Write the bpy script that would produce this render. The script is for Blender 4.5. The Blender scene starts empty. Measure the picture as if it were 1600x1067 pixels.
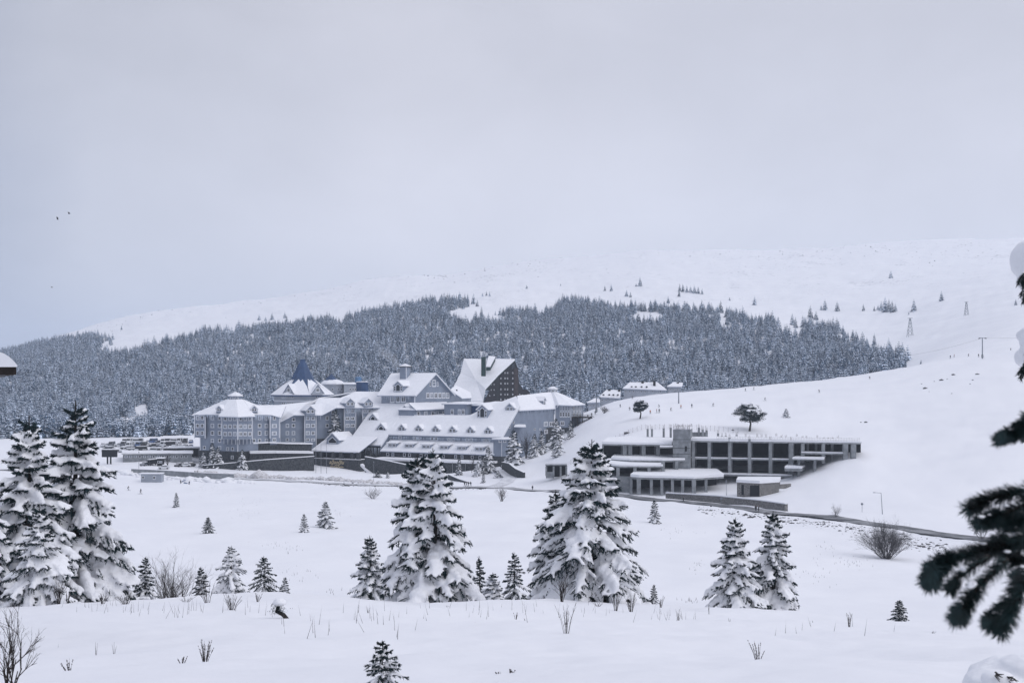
import bpy, bmesh, math, random
import numpy as np
from mathutils import Vector, Matrix
random.seed(7); rng = np.random.default_rng(7)
R = math.radians
scene = bpy.context.scene
COL = scene.collection
# ------------------------------------------------------------------ camera
LENS = 40.0
F = 1600 * LENS / 36.0      # focal length in photo pixels
CX, HY = 800.0, 600.0       # principal column and horizon row of the photo
cam_d = bpy.data.cameras.new('camera'); cam = bpy.data.objects.new('camera', cam_d); COL.objects.link(cam)
cam_d.sensor_width = 36; cam_d.lens = LENS; cam_d.clip_start = 0.1; cam_d.clip_end = 20000
cam.location = (0, 0, 0); cam.rotation_euler = (R(90), 0, 0)
cam_d.shift_y = (HY - 533.5) / 1600
cam_d.dof.use_dof = True; cam_d.dof.focus_distance = 160; cam_d.dof.aperture_fstop = 7.0
scene.camera = cam
# ------------------------------------------------------------------ world: overcast sky over a clear one
SUN_EL, SUN_AZ = R(42), R(112)          # azimuth clockwise from +Y (view direction): light from the right
w = bpy.data.worlds.new('World'); scene.world = w; w.use_nodes = True
nt = w.node_tree; nt.nodes.clear()
def N(t, **k):
    n = nt.nodes.new(t)
    for a, b in k.items(): setattr(n, a, b)
    return n
L = nt.links.new
out = N('ShaderNodeOutputWorld'); bg = N('ShaderNodeBackground'); bg.inputs[1].default_value = 0.1
sky = N('ShaderNodeTexSky', sky_type='NISHITA', sun_disc=False)
sky.sun_elevation = SUN_EL; sky.sun_rotation = SUN_AZ; sky.altitude = 1800
tc = N('ShaderNodeTexCoord')
sep = N('ShaderNodeSeparateXYZ'); L(tc.outputs['Generated'], sep.inputs[0])
# broad cloud masses
mp = N('ShaderNodeMapping'); mp.inputs['Scale'].default_value = (1.0, 1.0, 1.7); mp.inputs['Location'].default_value = (0.3, 0.1, 0.55)
L(tc.outputs['Generated'], mp.inputs[0])
n1 = N('ShaderNodeTexNoise'); n1.inputs['Scale'].default_value = 2.2; n1.inputs['Detail'].default_value = 5; n1.inputs['Roughness'].default_value = 0.45
L(mp.outputs[0], n1.inputs['Vector'])
n2 = N('ShaderNodeTexNoise'); n2.inputs['Scale'].default_value = 5.5; n2.inputs['Detail'].default_value = 5; n2.inputs['Distortion'].default_value = 0.3
L(mp.outputs[0], n2.inputs['Vector'])
# the bank of blue grey cloud to the left: x direction plus the noise decide where it stands
mx = N('ShaderNodeMath', operation='MULTIPLY'); L(n1.outputs[0], mx.inputs[0]); mx.inputs[1].default_value = 0.35
ad = N('ShaderNodeMath', operation='ADD'); L(sep.outputs['X'], ad.inputs[0]); L(mx.outputs[0], ad.inputs[1])
# higher up the deck thins sooner, so the bank leans outwards
mz = N('ShaderNodeMath', operation='MULTIPLY'); L(sep.outputs['Z'], mz.inputs[0]); mz.inputs[1].default_value = 0.25
ad2 = N('ShaderNodeMath', operation='ADD'); L(ad.outputs[0], ad2.inputs[0]); L(mz.outputs[0], ad2.inputs[1])
r1 = N('ShaderNodeValToRGB')
e = r1.color_ramp.elements
e[0].position = 0.0; e[0].color = (0.27, 0.305, 0.40, 1)
e[1].position = 1.0; e[1].color = (0.64, 0.65, 0.735, 1)
x = r1.color_ramp.elements.new(0.15); x.color = (0.375, 0.405, 0.50, 1)
x = r1.color_ramp.elements.new(0.30); x.color = (0.555, 0.57, 0.65, 1)
x = r1.color_ramp.elements.new(0.62); x.color = (0.675, 0.68, 0.76, 1)
mr = N('ShaderNodeMapRange'); mr.inputs[1].default_value = -0.30; mr.inputs[2].default_value = 0.42; L(ad2.outputs[0], mr.inputs[0])
L(mr.outputs[0], r1.inputs[0])
# mottling of the deck, and the darker upper deck
r2 = N('ShaderNodeMapRange'); r2.inputs[1].default_value = 0.3; r2.inputs[2].default_value = 0.7; r2.inputs[3].default_value = 0.935; r2.inputs[4].default_value = 1.045
L(n2.outputs[0], r2.inputs[0])
r3 = N('ShaderNodeMapRange'); r3a = N('ShaderNodeMapRange', interpolation_type='SMOOTHSTEP'); r3a.inputs[1].default_value = 0.06; r3a.inputs[2].default_value = 0.34; r3a.inputs[3].default_value = 1.06; r3a.inputs[4].default_value = 0.89
L(sep.outputs['Z'], r3a.inputs[0])
r3b = N('ShaderNodeMapRange', interpolation_type='SMOOTHSTEP'); r3b.inputs[1].default_value = 0.34; r3b.inputs[2].default_value = 0.9; r3b.inputs[3].default_value = 0.0; r3b.inputs[4].default_value = 0.55
L(sep.outputs['Z'], r3b.inputs[0])
r3 = N('ShaderNodeMath', operation='ADD'); L(r3a.outputs[0], r3.inputs[0]); L(r3b.outputs[0], r3.inputs[1])   # an overcast deck is brightest overhead
mm = N('ShaderNodeMath', operation='MULTIPLY'); L(r2.outputs[0], mm.inputs[0]); L(r3.outputs[0], mm.inputs[1])
m10 = N('ShaderNodeMath', operation='MULTIPLY'); L(mm.outputs[0], m10.inputs[0]); m10.inputs[1].default_value = 10.4
vm = N('ShaderNodeVectorMath', operation='SCALE'); L(r1.outputs[0], vm.inputs[0]); L(m10.outputs[0], vm.inputs['Scale'])
mix = N('ShaderNodeMixRGB'); mix.inputs[0].default_value = 0.94
L(sky.outputs[0], mix.inputs[1]); L(vm.outputs[0], mix.inputs[2]); L(mix.outputs[0], bg.inputs[0]); L(bg.outputs[0], out.inputs[0])
# ------------------------------------------------------------------ sun behind the cloud
sd = bpy.data.lights.new('sun', 'SUN'); sd.energy = 0.75; sd.angle = R(35); sd.color = (1.0, 0.97, 0.95)
sun = bpy.data.objects.new('sun', sd); COL.objects.link(sun)
sdir = Vector((math.sin(SUN_AZ)*math.cos(SUN_EL), math.cos(SUN_AZ)*math.cos(SUN_EL), math.sin(SUN_EL)))
sun.rotation_euler = sdir.to_track_quat('Z', 'Y').to_euler(); sun.location = (60, -20, 60)
vs = scene.view_settings; vs.view_transform = 'Standard'; vs.look = 'None'; vs.exposure = 0.13; vs.gamma = 1.0; vs.use_curve_mapping = False
scene.cycles.use_denoising = True
scene.cycles.max_bounces = 6; scene.cycles.diffuse_bounces = 4; scene.cycles.volume_bounces = 1
scene.cycles.transparent_max_bounces = 8

# ------------------------------------------------------------------ helpers
def P(px, py, D): return Vector(((px-CX)/F*D, D, (HY-py)/F*D))
def PX(p): return (CX + F*p[0]/p[1], HY - F*p[2]/p[1])

def mat(name, col, rough=0.8, var=0.0, vscale=3.0, bump=0.0, bscale=8.0, col2=None, metal=0.0, spec=0.3, coord='Object'):
    m = bpy.data.materials.new(name); m.use_nodes = True
    t = m.node_tree; b = t.nodes['Principled BSDF']
    b.inputs['Base Color'].default_value = (*col, 1); b.inputs['Roughness'].default_value = rough
    b.inputs['Metallic'].default_value = metal; b.inputs['Specular IOR Level'].default_value = spec
    if var or bump or col2:
        tcn = t.nodes.new('ShaderNodeTexCoord')
    if var or col2:
        n = t.nodes.new('ShaderNodeTexNoise'); n.inputs['Scale'].default_value = vscale; n.inputs['Detail'].default_value = 6
        t.links.new(tcn.outputs[coord], n.inputs['Vector'])
        rp = t.nodes.new('ShaderNodeValToRGB')
        c2 = col2 if col2 else tuple(min(1, c*(1+var)) for c in col)
        c1 = col if col2 else tuple(c*(1-var) for c in col)
        rp.color_ramp.elements[0].position = 0.35; rp.color_ramp.elements[1].position = 0.65
        rp.color_ramp.elements[0].color = (*c1, 1); rp.color_ramp.elements[1].color = (*c2, 1)
        t.links.new(n.outputs[0], rp.inputs[0]); t.links.new(rp.outputs[0], b.inputs['Base Color'])
    if bump:
        n2 = t.nodes.new('ShaderNodeTexNoise'); n2.inputs['Scale'].default_value = bscale; n2.inputs['Detail'].default_value = 5
        t.links.new(tcn.outputs[coord], n2.inputs['Vector'])
        bp = t.nodes.new('ShaderNodeBump'); bp.inputs['Strength'].default_value = bump; bp.inputs['Distance'].default_value = 0.1
        t.links.new(n2.outputs[0], bp.inputs['Height']); t.links.new(bp.outputs[0], b.inputs['Normal'])
    return m

SNOWC = (0.80, 0.81, 0.84)
M = {}
M['snow'] = mat('snow', SNOWC, 0.75, var=0.025, vscale=0.8, bump=0.25, bscale=1.5, spec=0.2)
M['tree_snow'] = mat('tree_snow', (0.82, 0.83, 0.86), 0.75, bump=0.5, bscale=9.0, spec=0.2)
M['near_snow'] = mat('near_snow', (0.82, 0.83, 0.86), 0.7, bump=0.12, bscale=14.0, spec=0.2)
M['dirty_snow'] = mat('dirty_snow', (0.42, 0.41, 0.41), 0.9, col2=(0.72, 0.72, 0.75), vscale=1.2, bump=0.8, bscale=2.0)
M['siding'] = mat('siding', (0.225, 0.262, 0.33), 0.75, var=0.09, vscale=0.35)
M['siding_pale'] = mat('siding_pale', (0.33, 0.36, 0.41), 0.75, var=0.06, vscale=0.5)
M['trim'] = mat('trim', (0.72, 0.74, 0.78), 0.6)
M['roof_edge'] = mat('roof_edge', (0.22, 0.27, 0.36), 0.7)
M['glass'] = mat('glass', (0.012, 0.016, 0.022), 0.12, spec=0.5)
M['blind'] = mat('blind', (0.16, 0.19, 0.24), 0.4, spec=0.5)
M['stone'] = mat('stone', (0.022, 0.026, 0.031), 0.9, col2=(0.075, 0.08, 0.085), vscale=1.6, bump=0.8, bscale=2.0)
M['rubble'] = mat('rubble', (0.06, 0.06, 0.06), 0.9, col2=(0.30, 0.29, 0.28), vscale=4.0, bump=1.0, bscale=2.0)
M['blue_metal'] = mat('blue_metal', (0.026, 0.062, 0.145), 0.55, var=0.15, vscale=0.4)
M['blue_light'] = mat('blue_light', (0.10, 0.20, 0.35), 0.5, var=0.15, vscale=0.4)
M['dark_brick'] = mat('dark_brick', (0.014, 0.013, 0.016), 0.85, var=0.25, vscale=0.6)
M['brown_brick'] = mat('brown_brick', (0.040, 0.030, 0.030), 0.85, var=0.3, vscale=0.6)
M['green_metal'] = mat('green_metal', (0.010, 0.040, 0.036), 0.5)
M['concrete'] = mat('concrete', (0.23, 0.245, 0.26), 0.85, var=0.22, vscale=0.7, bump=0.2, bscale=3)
M['concrete_shaded'] = mat('concrete_shaded', (0.016, 0.018, 0.020), 0.9, var=0.3, vscale=0.5)  # shade of the open bays put into the colour; pour lines share it
M['rebar'] = mat('rebar', (0.22, 0.20, 0.20), 0.8)
M['metal'] = mat('metal', (0.22, 0.24, 0.27), 0.5, metal=0.3)
M['dark'] = mat('dark', (0.012, 0.014, 0.017), 0.7)
M['wood'] = mat('wood', (0.025, 0.020, 0.018), 0.8, var=0.3, vscale=6)
M['gold'] = mat('gold', (0.50, 0.42, 0.27), 0.45)
M['asphalt'] = mat('asphalt', (0.055, 0.06, 0.07), 0.6, col2=(0.26, 0.265, 0.28), vscale=0.22)
M['snowy_road'] = mat('snowy_road', (0.24, 0.245, 0.26), 0.8, col2=(0.70, 0.71, 0.74), vscale=0.10)
M['packed_snow'] = mat('packed_snow', (0.52, 0.53, 0.56), 0.8, col2=(0.72, 0.73, 0.76), vscale=0.5)
M['needle'] = mat('needle', (0.017, 0.036, 0.042), 0.75, var=0.35, vscale=2.5, spec=0.2)
M['needle_far_hazed'] = mat('needle_far_hazed', (0.050, 0.090, 0.142), 0.85, var=0.3, vscale=0.4, spec=0.1)  # pale rime, plus the blue of distance haze painted into the colour
M['bark'] = mat('bark', (0.030, 0.026, 0.024), 0.9, var=0.3, vscale=8)
M['twig'] = mat('twig', (0.040, 0.034, 0.033), 0.9, var=0.3, vscale=3)
M['twig_pale'] = mat('twig_pale', (0.14, 0.135, 0.14), 0.9, var=0.3, vscale=3)
M['twig_grey'] = mat('twig_grey', (0.085, 0.083, 0.088), 0.9, var=0.3, vscale=3)
M['rock'] = mat('rock', (0.09, 0.09, 0.095), 0.9, var=0.3, vscale=2)
M['ice'] = mat('ice', (0.55, 0.62, 0.72), 0.25, spec=0.5)

class MB:
    def __init__(s): s.v = []; s.f = []; s.m = []
    def add(s, vs, fs, m=0):
        o = len(s.v); s.v.extend([tuple(p) for p in vs]); s.f.extend([tuple(i+o for i in f) for f in fs]); s.m.extend([m]*len(fs)); return s
    def poly(s, pts, m=0): return s.add(pts, [tuple(range(len(pts)))], m)
    def slab(s, pts, t, m=0, down=True, mside=None):
        n = len(pts); d = Vector((0, 0, -t if down else t)); q = [Vector(p)+d for p in pts]
        top, bot = (pts, q) if down else (q, pts)
        s.add(list(top)+list(bot), [tuple(range(n)), tuple(range(2*n-1, n-1, -1))], m)
        s.add(list(top)+list(bot), [(i, i+n, (i+1) % n+n, (i+1) % n) for i in range(n)], m if mside is None else mside); return s
    def box(s, c, x, y, z, m=0):
        c = Vector(c); x = Vector(x); y = Vector(y); z = Vector(z)      # half axes
        vs = [c+a*x+b*y+d*z for d in (-1, 1) for b in (-1, 1) for a in (-1, 1)]
        return s.add(vs, [(0, 2, 3, 1), (4, 5, 7, 6), (0, 1, 5, 4), (2, 6, 7, 3), (0, 4, 6, 2), (1, 3, 7, 5)], m)
    def abox(s, x0, x1, y0, y1, z0, z1, m=0):
        return s.box(((x0+x1)/2, (y0+y1)/2, (z0+z1)/2), ((x1-x0)/2, 0, 0), (0, (y1-y0)/2, 0), (0, 0, (z1-z0)/2), m)
    def bar(s, a, b, w, h=None, m=0):
        a = Vector(a); b = Vector(b); d = b-a; h = h or w
        u = d.cross(Vector((0, 0, 1)));
        if u.length < 1e-6: u = Vector((1, 0, 0))
        u.normalize(); v = u.cross(d).normalized()
        return s.box((a+b)/2, d/2, u*w/2, v*h/2, m)
    def tube(s, pts, rs, n=5, m=0, cap=True):
        pts = [Vector(p) for p in pts]; k = len(pts); vs = []; ref = None
        for i in range(k):
            d = (pts[min(i+1, k-1)]-pts[max(i-1, 0)])
            d = d.normalized() if d.length > 1e-9 else Vector((0, 0, 1))
            if ref is None: ref = Vector((1, 0, 0)) if abs(d.z) > 0.7 else Vector((0, 0, 1))
            u = d.cross(ref).normalized(); v = u.cross(d)
            for j in range(n):
                a = 2*math.pi*j/n; vs.append(pts[i]+(u*math.cos(a)+v*math.sin(a))*rs[i])
        fs = [(i*n+j, i*n+(j+1) % n, (i+1)*n+(j+1) % n, (i+1)*n+j) for i in range(k-1) for j in range(n)]
        if cap: fs += [tuple(range(n-1, -1, -1)), tuple(range((k-1)*n, k*n))]
        return s.add(vs, fs, m)
    def lathe(s, c, prof, n=8, rot=0.0, m=0):
        vs = [(c[0]+r*math.cos(rot+2*math.pi*j/n), c[1]+r*math.sin(rot+2*math.pi*j/n), c[2]+z) for r, z in prof for j in range(n)]
        fs = [(i*n+j, i*n+(j+1) % n, (i+1)*n+(j+1) % n, (i+1)*n+j) for i in range(len(prof)-1) for j in range(n)]
        fs += [tuple(range(n-1, -1, -1)), tuple(range((len(prof)-1)*n, len(prof)*n))]
        return s.add(vs, fs, m)

def mesh(name, mb, mats, off=None, smooth=False):
    me = bpy.data.meshes.new(name)
    v = np.array(mb.v, dtype=np.float64) if len(mb.v) else np.zeros((0, 3))
    if off is not None and len(v): v = v-np.array(off)[None, :]
    me.from_pydata(v.tolist(), [], mb.f)
    for k in mats: me.materials.append(M[k] if isinstance(k, str) else k)
    if len(mats) > 1: me.polygons.foreach_set('material_index', np.array(mb.m, dtype=np.int32))
    if smooth: me.polygons.foreach_set('use_smooth', np.ones(len(me.polygons), dtype=bool))
    me.update(); return me

def fix_normals(me):
    bm = bmesh.new(); bm.from_mesh(me); bmesh.ops.recalc_face_normals(bm, faces=bm.faces[:]); bm.to_mesh(me); bm.free()

def link(name, data, parent=None, loc=(0, 0, 0), rz=0.0, sc=(1, 1, 1)):
    o = bpy.data.objects.new(name, data); COL.objects.link(o)
    o.location = loc; o.rotation_euler = (0, 0, rz); o.scale = sc
    if parent is not None: o.parent = parent
    return o
def tag(o, label=None, cat=None, group=None, kind=None):
    if label: o['label'] = label
    if cat: o['category'] = cat
    if group: o['group'] = group
    if kind: o['kind'] = kind
    return o

class Thing:
    """an Empty at the thing's base; parts are given in world coordinates"""
    def __init__(s, name, label, cat, base, group=None):
        s.b = Vector(base); s.o = link(name, None, loc=s.b); s.o.empty_display_size = 0.5
        tag(s.o, label, cat, group)
    def part(s, name, mb, mats, parent=None, smooth=False, kind=None, fix=True):
        if isinstance(mats, str): mats = [mats]
        me = mesh(name, mb, mats, s.b, smooth)
        if fix: fix_normals(me)
        o = link(name, me, parent or s.o)
        if kind: o['kind'] = kind
        return o

def copy_tree(o, parent=None):
    c = o.copy(); COL.objects.link(c); c.parent = parent
    for ch in o.children: copy_tree(ch, c)
    return c
ORD = ['leftmost'] + [x + ' from the left' for x in 'second third fourth fifth sixth seventh eighth ninth tenth eleventh twelfth thirteenth fourteenth fifteenth sixteenth seventeenth eighteenth nineteenth twentieth twenty-first twenty-second twenty-third twenty-fourth twenty-fifth twenty-sixth twenty-seventh twenty-eighth twenty-ninth thirtieth thirty-first thirty-second thirty-third thirty-fourth thirty-fifth thirty-sixth thirty-seventh thirty-eighth thirty-ninth fortieth'.split()]

# smooth pseudo noise from sines, vectorised
_nd = [(rng.uniform(0, 6.28), rng.uniform(0, 6.28)) for _ in range(48)]
def wav(x, y, wl, k0=0, n=6):
    s = 0
    for i in range(n):
        a, ph = _nd[(k0*7+i*3) % 48]; k = 2*math.pi/(wl*(0.7+0.6*((i*0.618) % 1)))
        s = s+np.sin((np.cos(a)*x+np.sin(a)*y)*k+ph+1.3*np.sin((np.cos(a+1.9)*x+np.sin(a+1.9)*y)*k*0.6+ph*2))
    return s/n
# ------------------------------------------------------------------ terrain: rows of (photo column, photo row) at each distance
SKYL = [(-700, 700), (-300, 620), (0, 556), (60, 537), (100, 524), (180, 499), (260, 485), (400, 472), (500, 457), (560, 442), (640, 431), (684, 438), (760, 421), (840, 409), (950, 399), (1000, 394), (1100, 393), (1200, 393), (1300, 389), (1400, 379), (1500, 375), (1600, 375), (2300, 380)]
CREST = [(0, 942), (230, 940), (290, 934), (440, 924), (560, 935), (620, 946), (760, 938), (850, 935), (1000, 946), (1120, 950), (1250, 956), (1350, 968), (1450, 975), (1600, 978)]
ROWS = [
 (9, [(800, 1086)]), (15, [(0, 1034), (800, 1026), (1600, 1022)]), (25, [(0, 984), (800, 984), (1600, 1000)]),
 (40, [(0, 956), (440, 944), (800, 957), (1200, 966), (1600, 987)]), (55, CREST),
 (72, [(p, q+(26 if p < 1200 else 12)) for p, q in CREST]),
 (95, [(0, 968), (800, 968), (1150, 968), (1350, 966), (1600, 966)]), (130, [(0, 918), (800, 918), (1200, 925), (1600, 932)]),
 (165, [(0, 882), (800, 882), (1200, 886), (1400, 897), (1600, 905)]),
 (195, [(0, 857), (1000, 857), (1200, 862), (1385, 875), (1600, 882)]),
 (222, [(0, 837), (1000, 837), (1200, 843), (1385, 853), (1480, 848), (1600, 845)]),
 (250, [(0, 819), (1000, 818), (1200, 823), (1400, 822), (1600, 822)]),
 (290, [(0, 796), (800, 797), (1000, 799), (1200, 801), (1400, 788), (1600, 785)]),
 (340, [(0, 775), (700, 779), (860, 778), (1000, 779), (1100, 776), (1170, 773), (1220, 762), (1280, 744), (1340, 725), (1400, 735), (1600, 708)]),
 (370, [(0, 764), (700, 770), (860, 768), (960, 760), (1080, 752), (1160, 744), (1235, 738), (1290, 712), (1340, 694), (1400, 704), (1600, 678)]),
 (395, [(0, 756), (300, 757), (500, 761), (700, 763), (860, 754), (930, 722), (1000, 716), (1080, 714), (1160, 708), (1230, 698), (1290, 690), (1340, 683), (1400, 684), (1600, 655)]),
 (420, [(0, 738), (200, 738), (365, 748), (500, 752), (640, 757), (760, 753), (850, 739), (920, 700), (1000, 668), (1080, 664), (1170, 669), (1300, 670), (1400, 664), (1600, 637)]),
 (450, [(0, 727), (150, 726), (250, 727), (320, 731), (420, 737), (500, 741), (600, 743), (700, 742), (790, 730), (860, 712), (920, 678), (1000, 650), (1100, 650), (1200, 650), (1400, 640), (1600, 613)]),
 (480, [(0, 712), (150, 712), (300, 717), (330, 726), (450, 728), (600, 738), (700, 738), (790, 722), (870, 700), (930, 657), (1000, 638), (1100, 637), (1200, 634), (1400, 618), (1600, 590)]),
 (530, [(0, 695), (150, 694), (300, 692), (340, 698), (600, 700), (790, 690), (870, 680), (930, 642), (1000, 625), (1100, 620), (1200, 614), (1300, 605), (1400, 592), (1440, 583), (1600, 563)]),
 (580, [(0, 688), (150, 686), (300, 684), (600, 690), (870, 665), (920, 642), (960, 625), (1000, 618), (1100, 610), (1200, 602), (1300, 592), (1400, 577), (1450, 568), (1600, 545)]),
 (640, [(0, 684), (150, 682), (300, 680), (800, 660), (920, 648), (1000, 634), (1100, 624), (1200, 615), (1300, 604), (1400, 586), (1450, 563), (1600, 525)]),
 (750, [(0, 678), (150, 676), (300, 672), (800, 640), (1000, 640), (1200, 625), (1350, 600), (1420, 573), (1470, 545), (1600, 500)]),
 (950, [(0, 650), (200, 650), (500, 630), (800, 600), (1000, 590), (1200, 575), (1350, 560), (1430, 535), (1500, 510), (1600, 478)]),
 (1200, [(0, 602), (200, 602), (500, 562), (800, 535), (1000, 525), (1200, 520), (1300, 524), (1400, 510), (1500, 480), (1600, 450)]),
 (1500, [(-400, 640), (0, 570), (100, 558), (200, 548), (400, 520), (540, 508), (700, 486), (900, 483), (1000, 478), (1200, 482), (1300, 478), (1400, 465), (1500, 445), (1600, 425)]),
 (1900, [(-400, 640), (0, 560), (100, 535), (200, 515), (400, 491), (600, 462), (700, 452), (900, 440), (1000, 430), (1200, 430), (1400, 418), (1500, 410), (1600, 403)]),
 (2400, SKYL), (2800, [(p, q+26) for p, q in SKYL]), (3600, [(-300, 690), (1900, 690)]), (9000, [(0, 640)]),
]
_pxs = np.arange(-1600, 3201, 8.0)
def _row(pts):
    q = np.interp(_pxs, [p for p, _ in pts], [q for _, q in pts])
    k = np.exp(-0.5*(np.arange(-9, 10)*8/26.0)**2); k /= k.sum()
    return np.convolve(np.pad(q, 9, mode='edge'), k, mode='valid')
_Ds = np.array([-60., -10., 0., 4.]+[float(d) for d, _ in ROWS])
_Z = np.zeros((len(_Ds), len(_pxs)))
for i, zz in enumerate((7.0, -0.6, -1.75, -2.05)): _Z[i] = zz
for i, (d, pts) in enumerate(ROWS): _Z[i+4] = (HY-_row(pts))/F*d
# monotone-ish cubic (Catmull, limited) along distance, resampled on a fine list of distances
def _pchip(xs, ys, xq):
    h = np.diff(xs)[:, None]; dl = np.diff(ys, axis=0)/h
    m = np.zeros_like(ys); m[0] = dl[0]; m[-1] = dl[-1]
    w1 = 2*h[1:]+h[:-1]; w2 = h[1:]+2*h[:-1]
    same = (dl[:-1]*dl[1:]) > 0
    with np.errstate(divide='ignore', invalid='ignore'):
        hm = (w1+w2)/(w1/dl[:-1]+w2/dl[1:])
    m[1:-1] = np.where(same, hm, 0)
    j = np.clip(np.searchsorted(xs, xq)-1, 0, len(xs)-2); hh = (xs[j+1]-xs[j]); t = ((xq-xs[j])/hh)[:, None]; hh = hh[:, None]
    return (2*t**3-3*t**2+1)*ys[j]+(t**3-2*t**2+t)*hh*m[j]+(-2*t**3+3*t**2)*ys[j+1]+(t**3-t**2)*hh*m[j+1]
_Dq = np.concatenate([np.arange(-60, 0, 4.0), np.arange(0, 20, 0.5), 20*(9000/20)**(np.arange(0, 420)/419.0)])
_Zq = _pchip(_Ds, _Z, _Dq)
def ground_z(x, y):
    x = np.asarray(x, float); y = np.asarray(y, float)
    px = np.clip(CX+F*x/np.maximum(y, 9.0), _pxs[0], _pxs[-1]-1e-3)
    yy = np.clip(y, _Dq[0], _Dq[-1]-1e-3)
    i = np.clip(np.searchsorted(_Dq, yy, side='right')-1, 0, len(_Dq)-2); t = (yy-_Dq[i])/(_Dq[i+1]-_Dq[i])
    u = (px-_pxs[0])/8.0; j = np.clip(u.astype(int), 0, len(_pxs)-2); s = u-j
    z = (1-t)*((1-s)*_Zq[i, j]+s*_Zq[i, j+1])+t*((1-s)*_Zq[i+1, j]+s*_Zq[i+1, j+1])
    near = np.clip(1-(y-60)/60, 0, 1)
    z = z+near*(0.15*wav(x, y, 9.0, 1)+0.06*wav(x, y, 3.1, 2)+0.022*wav(x, y, 1.1, 3))
    mid = np.clip((y-70)/60, 0, 1)*np.clip(1-(y-600)/200, 0, 1)
    z = z+mid*(0.45*wav(x, y, 26.0, 4)+0.20*wav(x, y, 9.0, 5))
    far = np.clip((y-700)/300, 0, 1)*np.clip(1-(y-2600)/300, 0, 1)
    z = z+far*(3.0*wav(x, y, 170.0, 6)+1.6*wav(x, y, 60.0, 0)+0.7*wav(x, y, 22.0, 3))
    return z
def G(px, D):                      # point on the ground in photo column px at distance D
    x = (px-CX)/F*D; return Vector((x, D, float(ground_z(x, D))))
def GP(px, py, d0=5.0, d1=2600.0): # first ground point seen at a photo pixel
    ds = d0*(d1/d0)**(np.arange(0, 1600)/1599.0)
    xs = (px-CX)/F*ds; g = ground_z(xs, ds); r = (HY-py)/F*ds
    k = np.nonzero(g >= r)[0]
    i = k[0] if len(k) else len(ds)-1
    return Vector((xs[i], ds[i], g[i]))
GZ = lambda x, y: float(ground_z(x, y))

# ground mesh: fan of columns, rows of distance
_us = np.concatenate([np.linspace(-1.6, -0.56, 40), np.linspace(-0.55, 0.55, 560), np.linspace(0.56, 1.6, 40)])
_rows = np.concatenate([np.arange(-40, 4, 2.0), np.arange(4, 16, 0.25), 16*(3700/16)**(np.arange(0, 430)/429.0), [4500, 6000, 8900]])
uu, dd = np.meshgrid(_us, _rows)
gx = uu*(np.maximum(dd, 0)+14*np.exp(-np.maximum(dd, 0)/12.0)+np.where(dd < 0, 0, 0)); gy = dd
gz = ground_z(gx, gy)
nr, nc = gx.shape
vv = np.stack([gx, gy, gz], -1).reshape(-1, 3)
idx = np.arange(nr*nc).reshape(nr, nc)
ff = np.stack([idx[:-1, :-1], idx[:-1, 1:], idx[1:, 1:], idx[1:, :-1]], -1).reshape(-1, 4)
def np_mesh(name, v, f, mats, smooth=True):
    me = bpy.data.meshes.new(name)
    me.vertices.add(len(v)); me.vertices.foreach_set('co', np.asarray(v, np.float32).ravel())
    k = f.shape[1]; me.loops.add(f.size); me.loops.foreach_set('vertex_index', f.astype(np.int32).ravel())
    me.polygons.add(len(f)); me.polygons.foreach_set('loop_start', np.arange(0, f.size, k, dtype=np.int32)); me.polygons.foreach_set('loop_total', np.full(len(f), k, np.int32))
    if smooth: me.polygons.foreach_set('use_smooth', np.ones(len(f), bool))
    for m in mats: me.materials.append(M[m] if isinstance(m, str) else m)
    me.update(calc_edges=True); return me
gm = bpy.data.materials.new('ground_snow'); gm.use_nodes = True
t = gm.node_tree; b = t.nodes['Principled BSDF']; b.inputs['Roughness'].default_value = 0.7; b.inputs['Specular IOR Level'].default_value = 0.2
tcn = t.nodes.new('ShaderNodeTexCoord')
def noise(sc, det=6, ro=0.55):
    n = t.nodes.new('ShaderNodeTexNoise'); n.inputs['Scale'].default_value = sc; n.inputs['Detail'].default_value = det; n.inputs['Roughness'].default_value = ro
    t.links.new(tcn.outputs['Object'], n.inputs['Vector']); return n
na = noise(0.05); rp = t.nodes.new('ShaderNodeValToRGB'); rp.color_ramp.elements[0].position = 0.3; rp.color_ramp.elements[1].position = 0.7
rp.color_ramp.elements[0].color = (0.78, 0.79, 0.825, 1); rp.color_ramp.elements[1].color = (0.825, 0.833, 0.86, 1)
t.links.new(na.outputs[0], rp.inputs[0])
# frozen scrub and stones showing through on the high open slopes (only above the tree line, z > 60 m)
geo = t.nodes.new('ShaderNodeNewGeometry'); sp = t.nodes.new('ShaderNodeSeparateXYZ'); t.links.new(geo.outputs['Position'], sp.inputs[0])
mrz = t.nodes.new('ShaderNodeMapRange'); mrz.inputs[1].default_value = 70; mrz.inputs[2].default_value = 160; t.links.new(sp.outputs['Z'], mrz.inputs[0])
nb = noise(0.012, 4); nb2 = noise(0.16, 5, 0.7)
mu = t.nodes.new('ShaderNodeMath'); mu.operation = 'MULTIPLY_ADD'; t.links.new(nb.outputs[0], mu.inputs[0]); mu.inputs[1].default_value = 0.55; t.links.new(nb2.outputs[0], mu.inputs[2])
rs = t.nodes.new('ShaderNodeMapRange'); rs.inputs[1].default_value = 0.90; rs.inputs[2].default_value = 1.0; t.links.new(mu.outputs[0], rs.inputs[0])
mu2 = t.nodes.new('ShaderNodeMath'); mu2.operation = 'MULTIPLY'; t.links.new(rs.outputs[0], mu2.inputs[0]); t.links.new(mrz.outputs[0], mu2.inputs[1])
mu3 = t.nodes.new('ShaderNodeMath'); mu3.operation = 'MULTIPLY'; t.links.new(mu2.outputs[0], mu3.inputs[0]); mu3.inputs[1].default_value = 0.8
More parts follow.
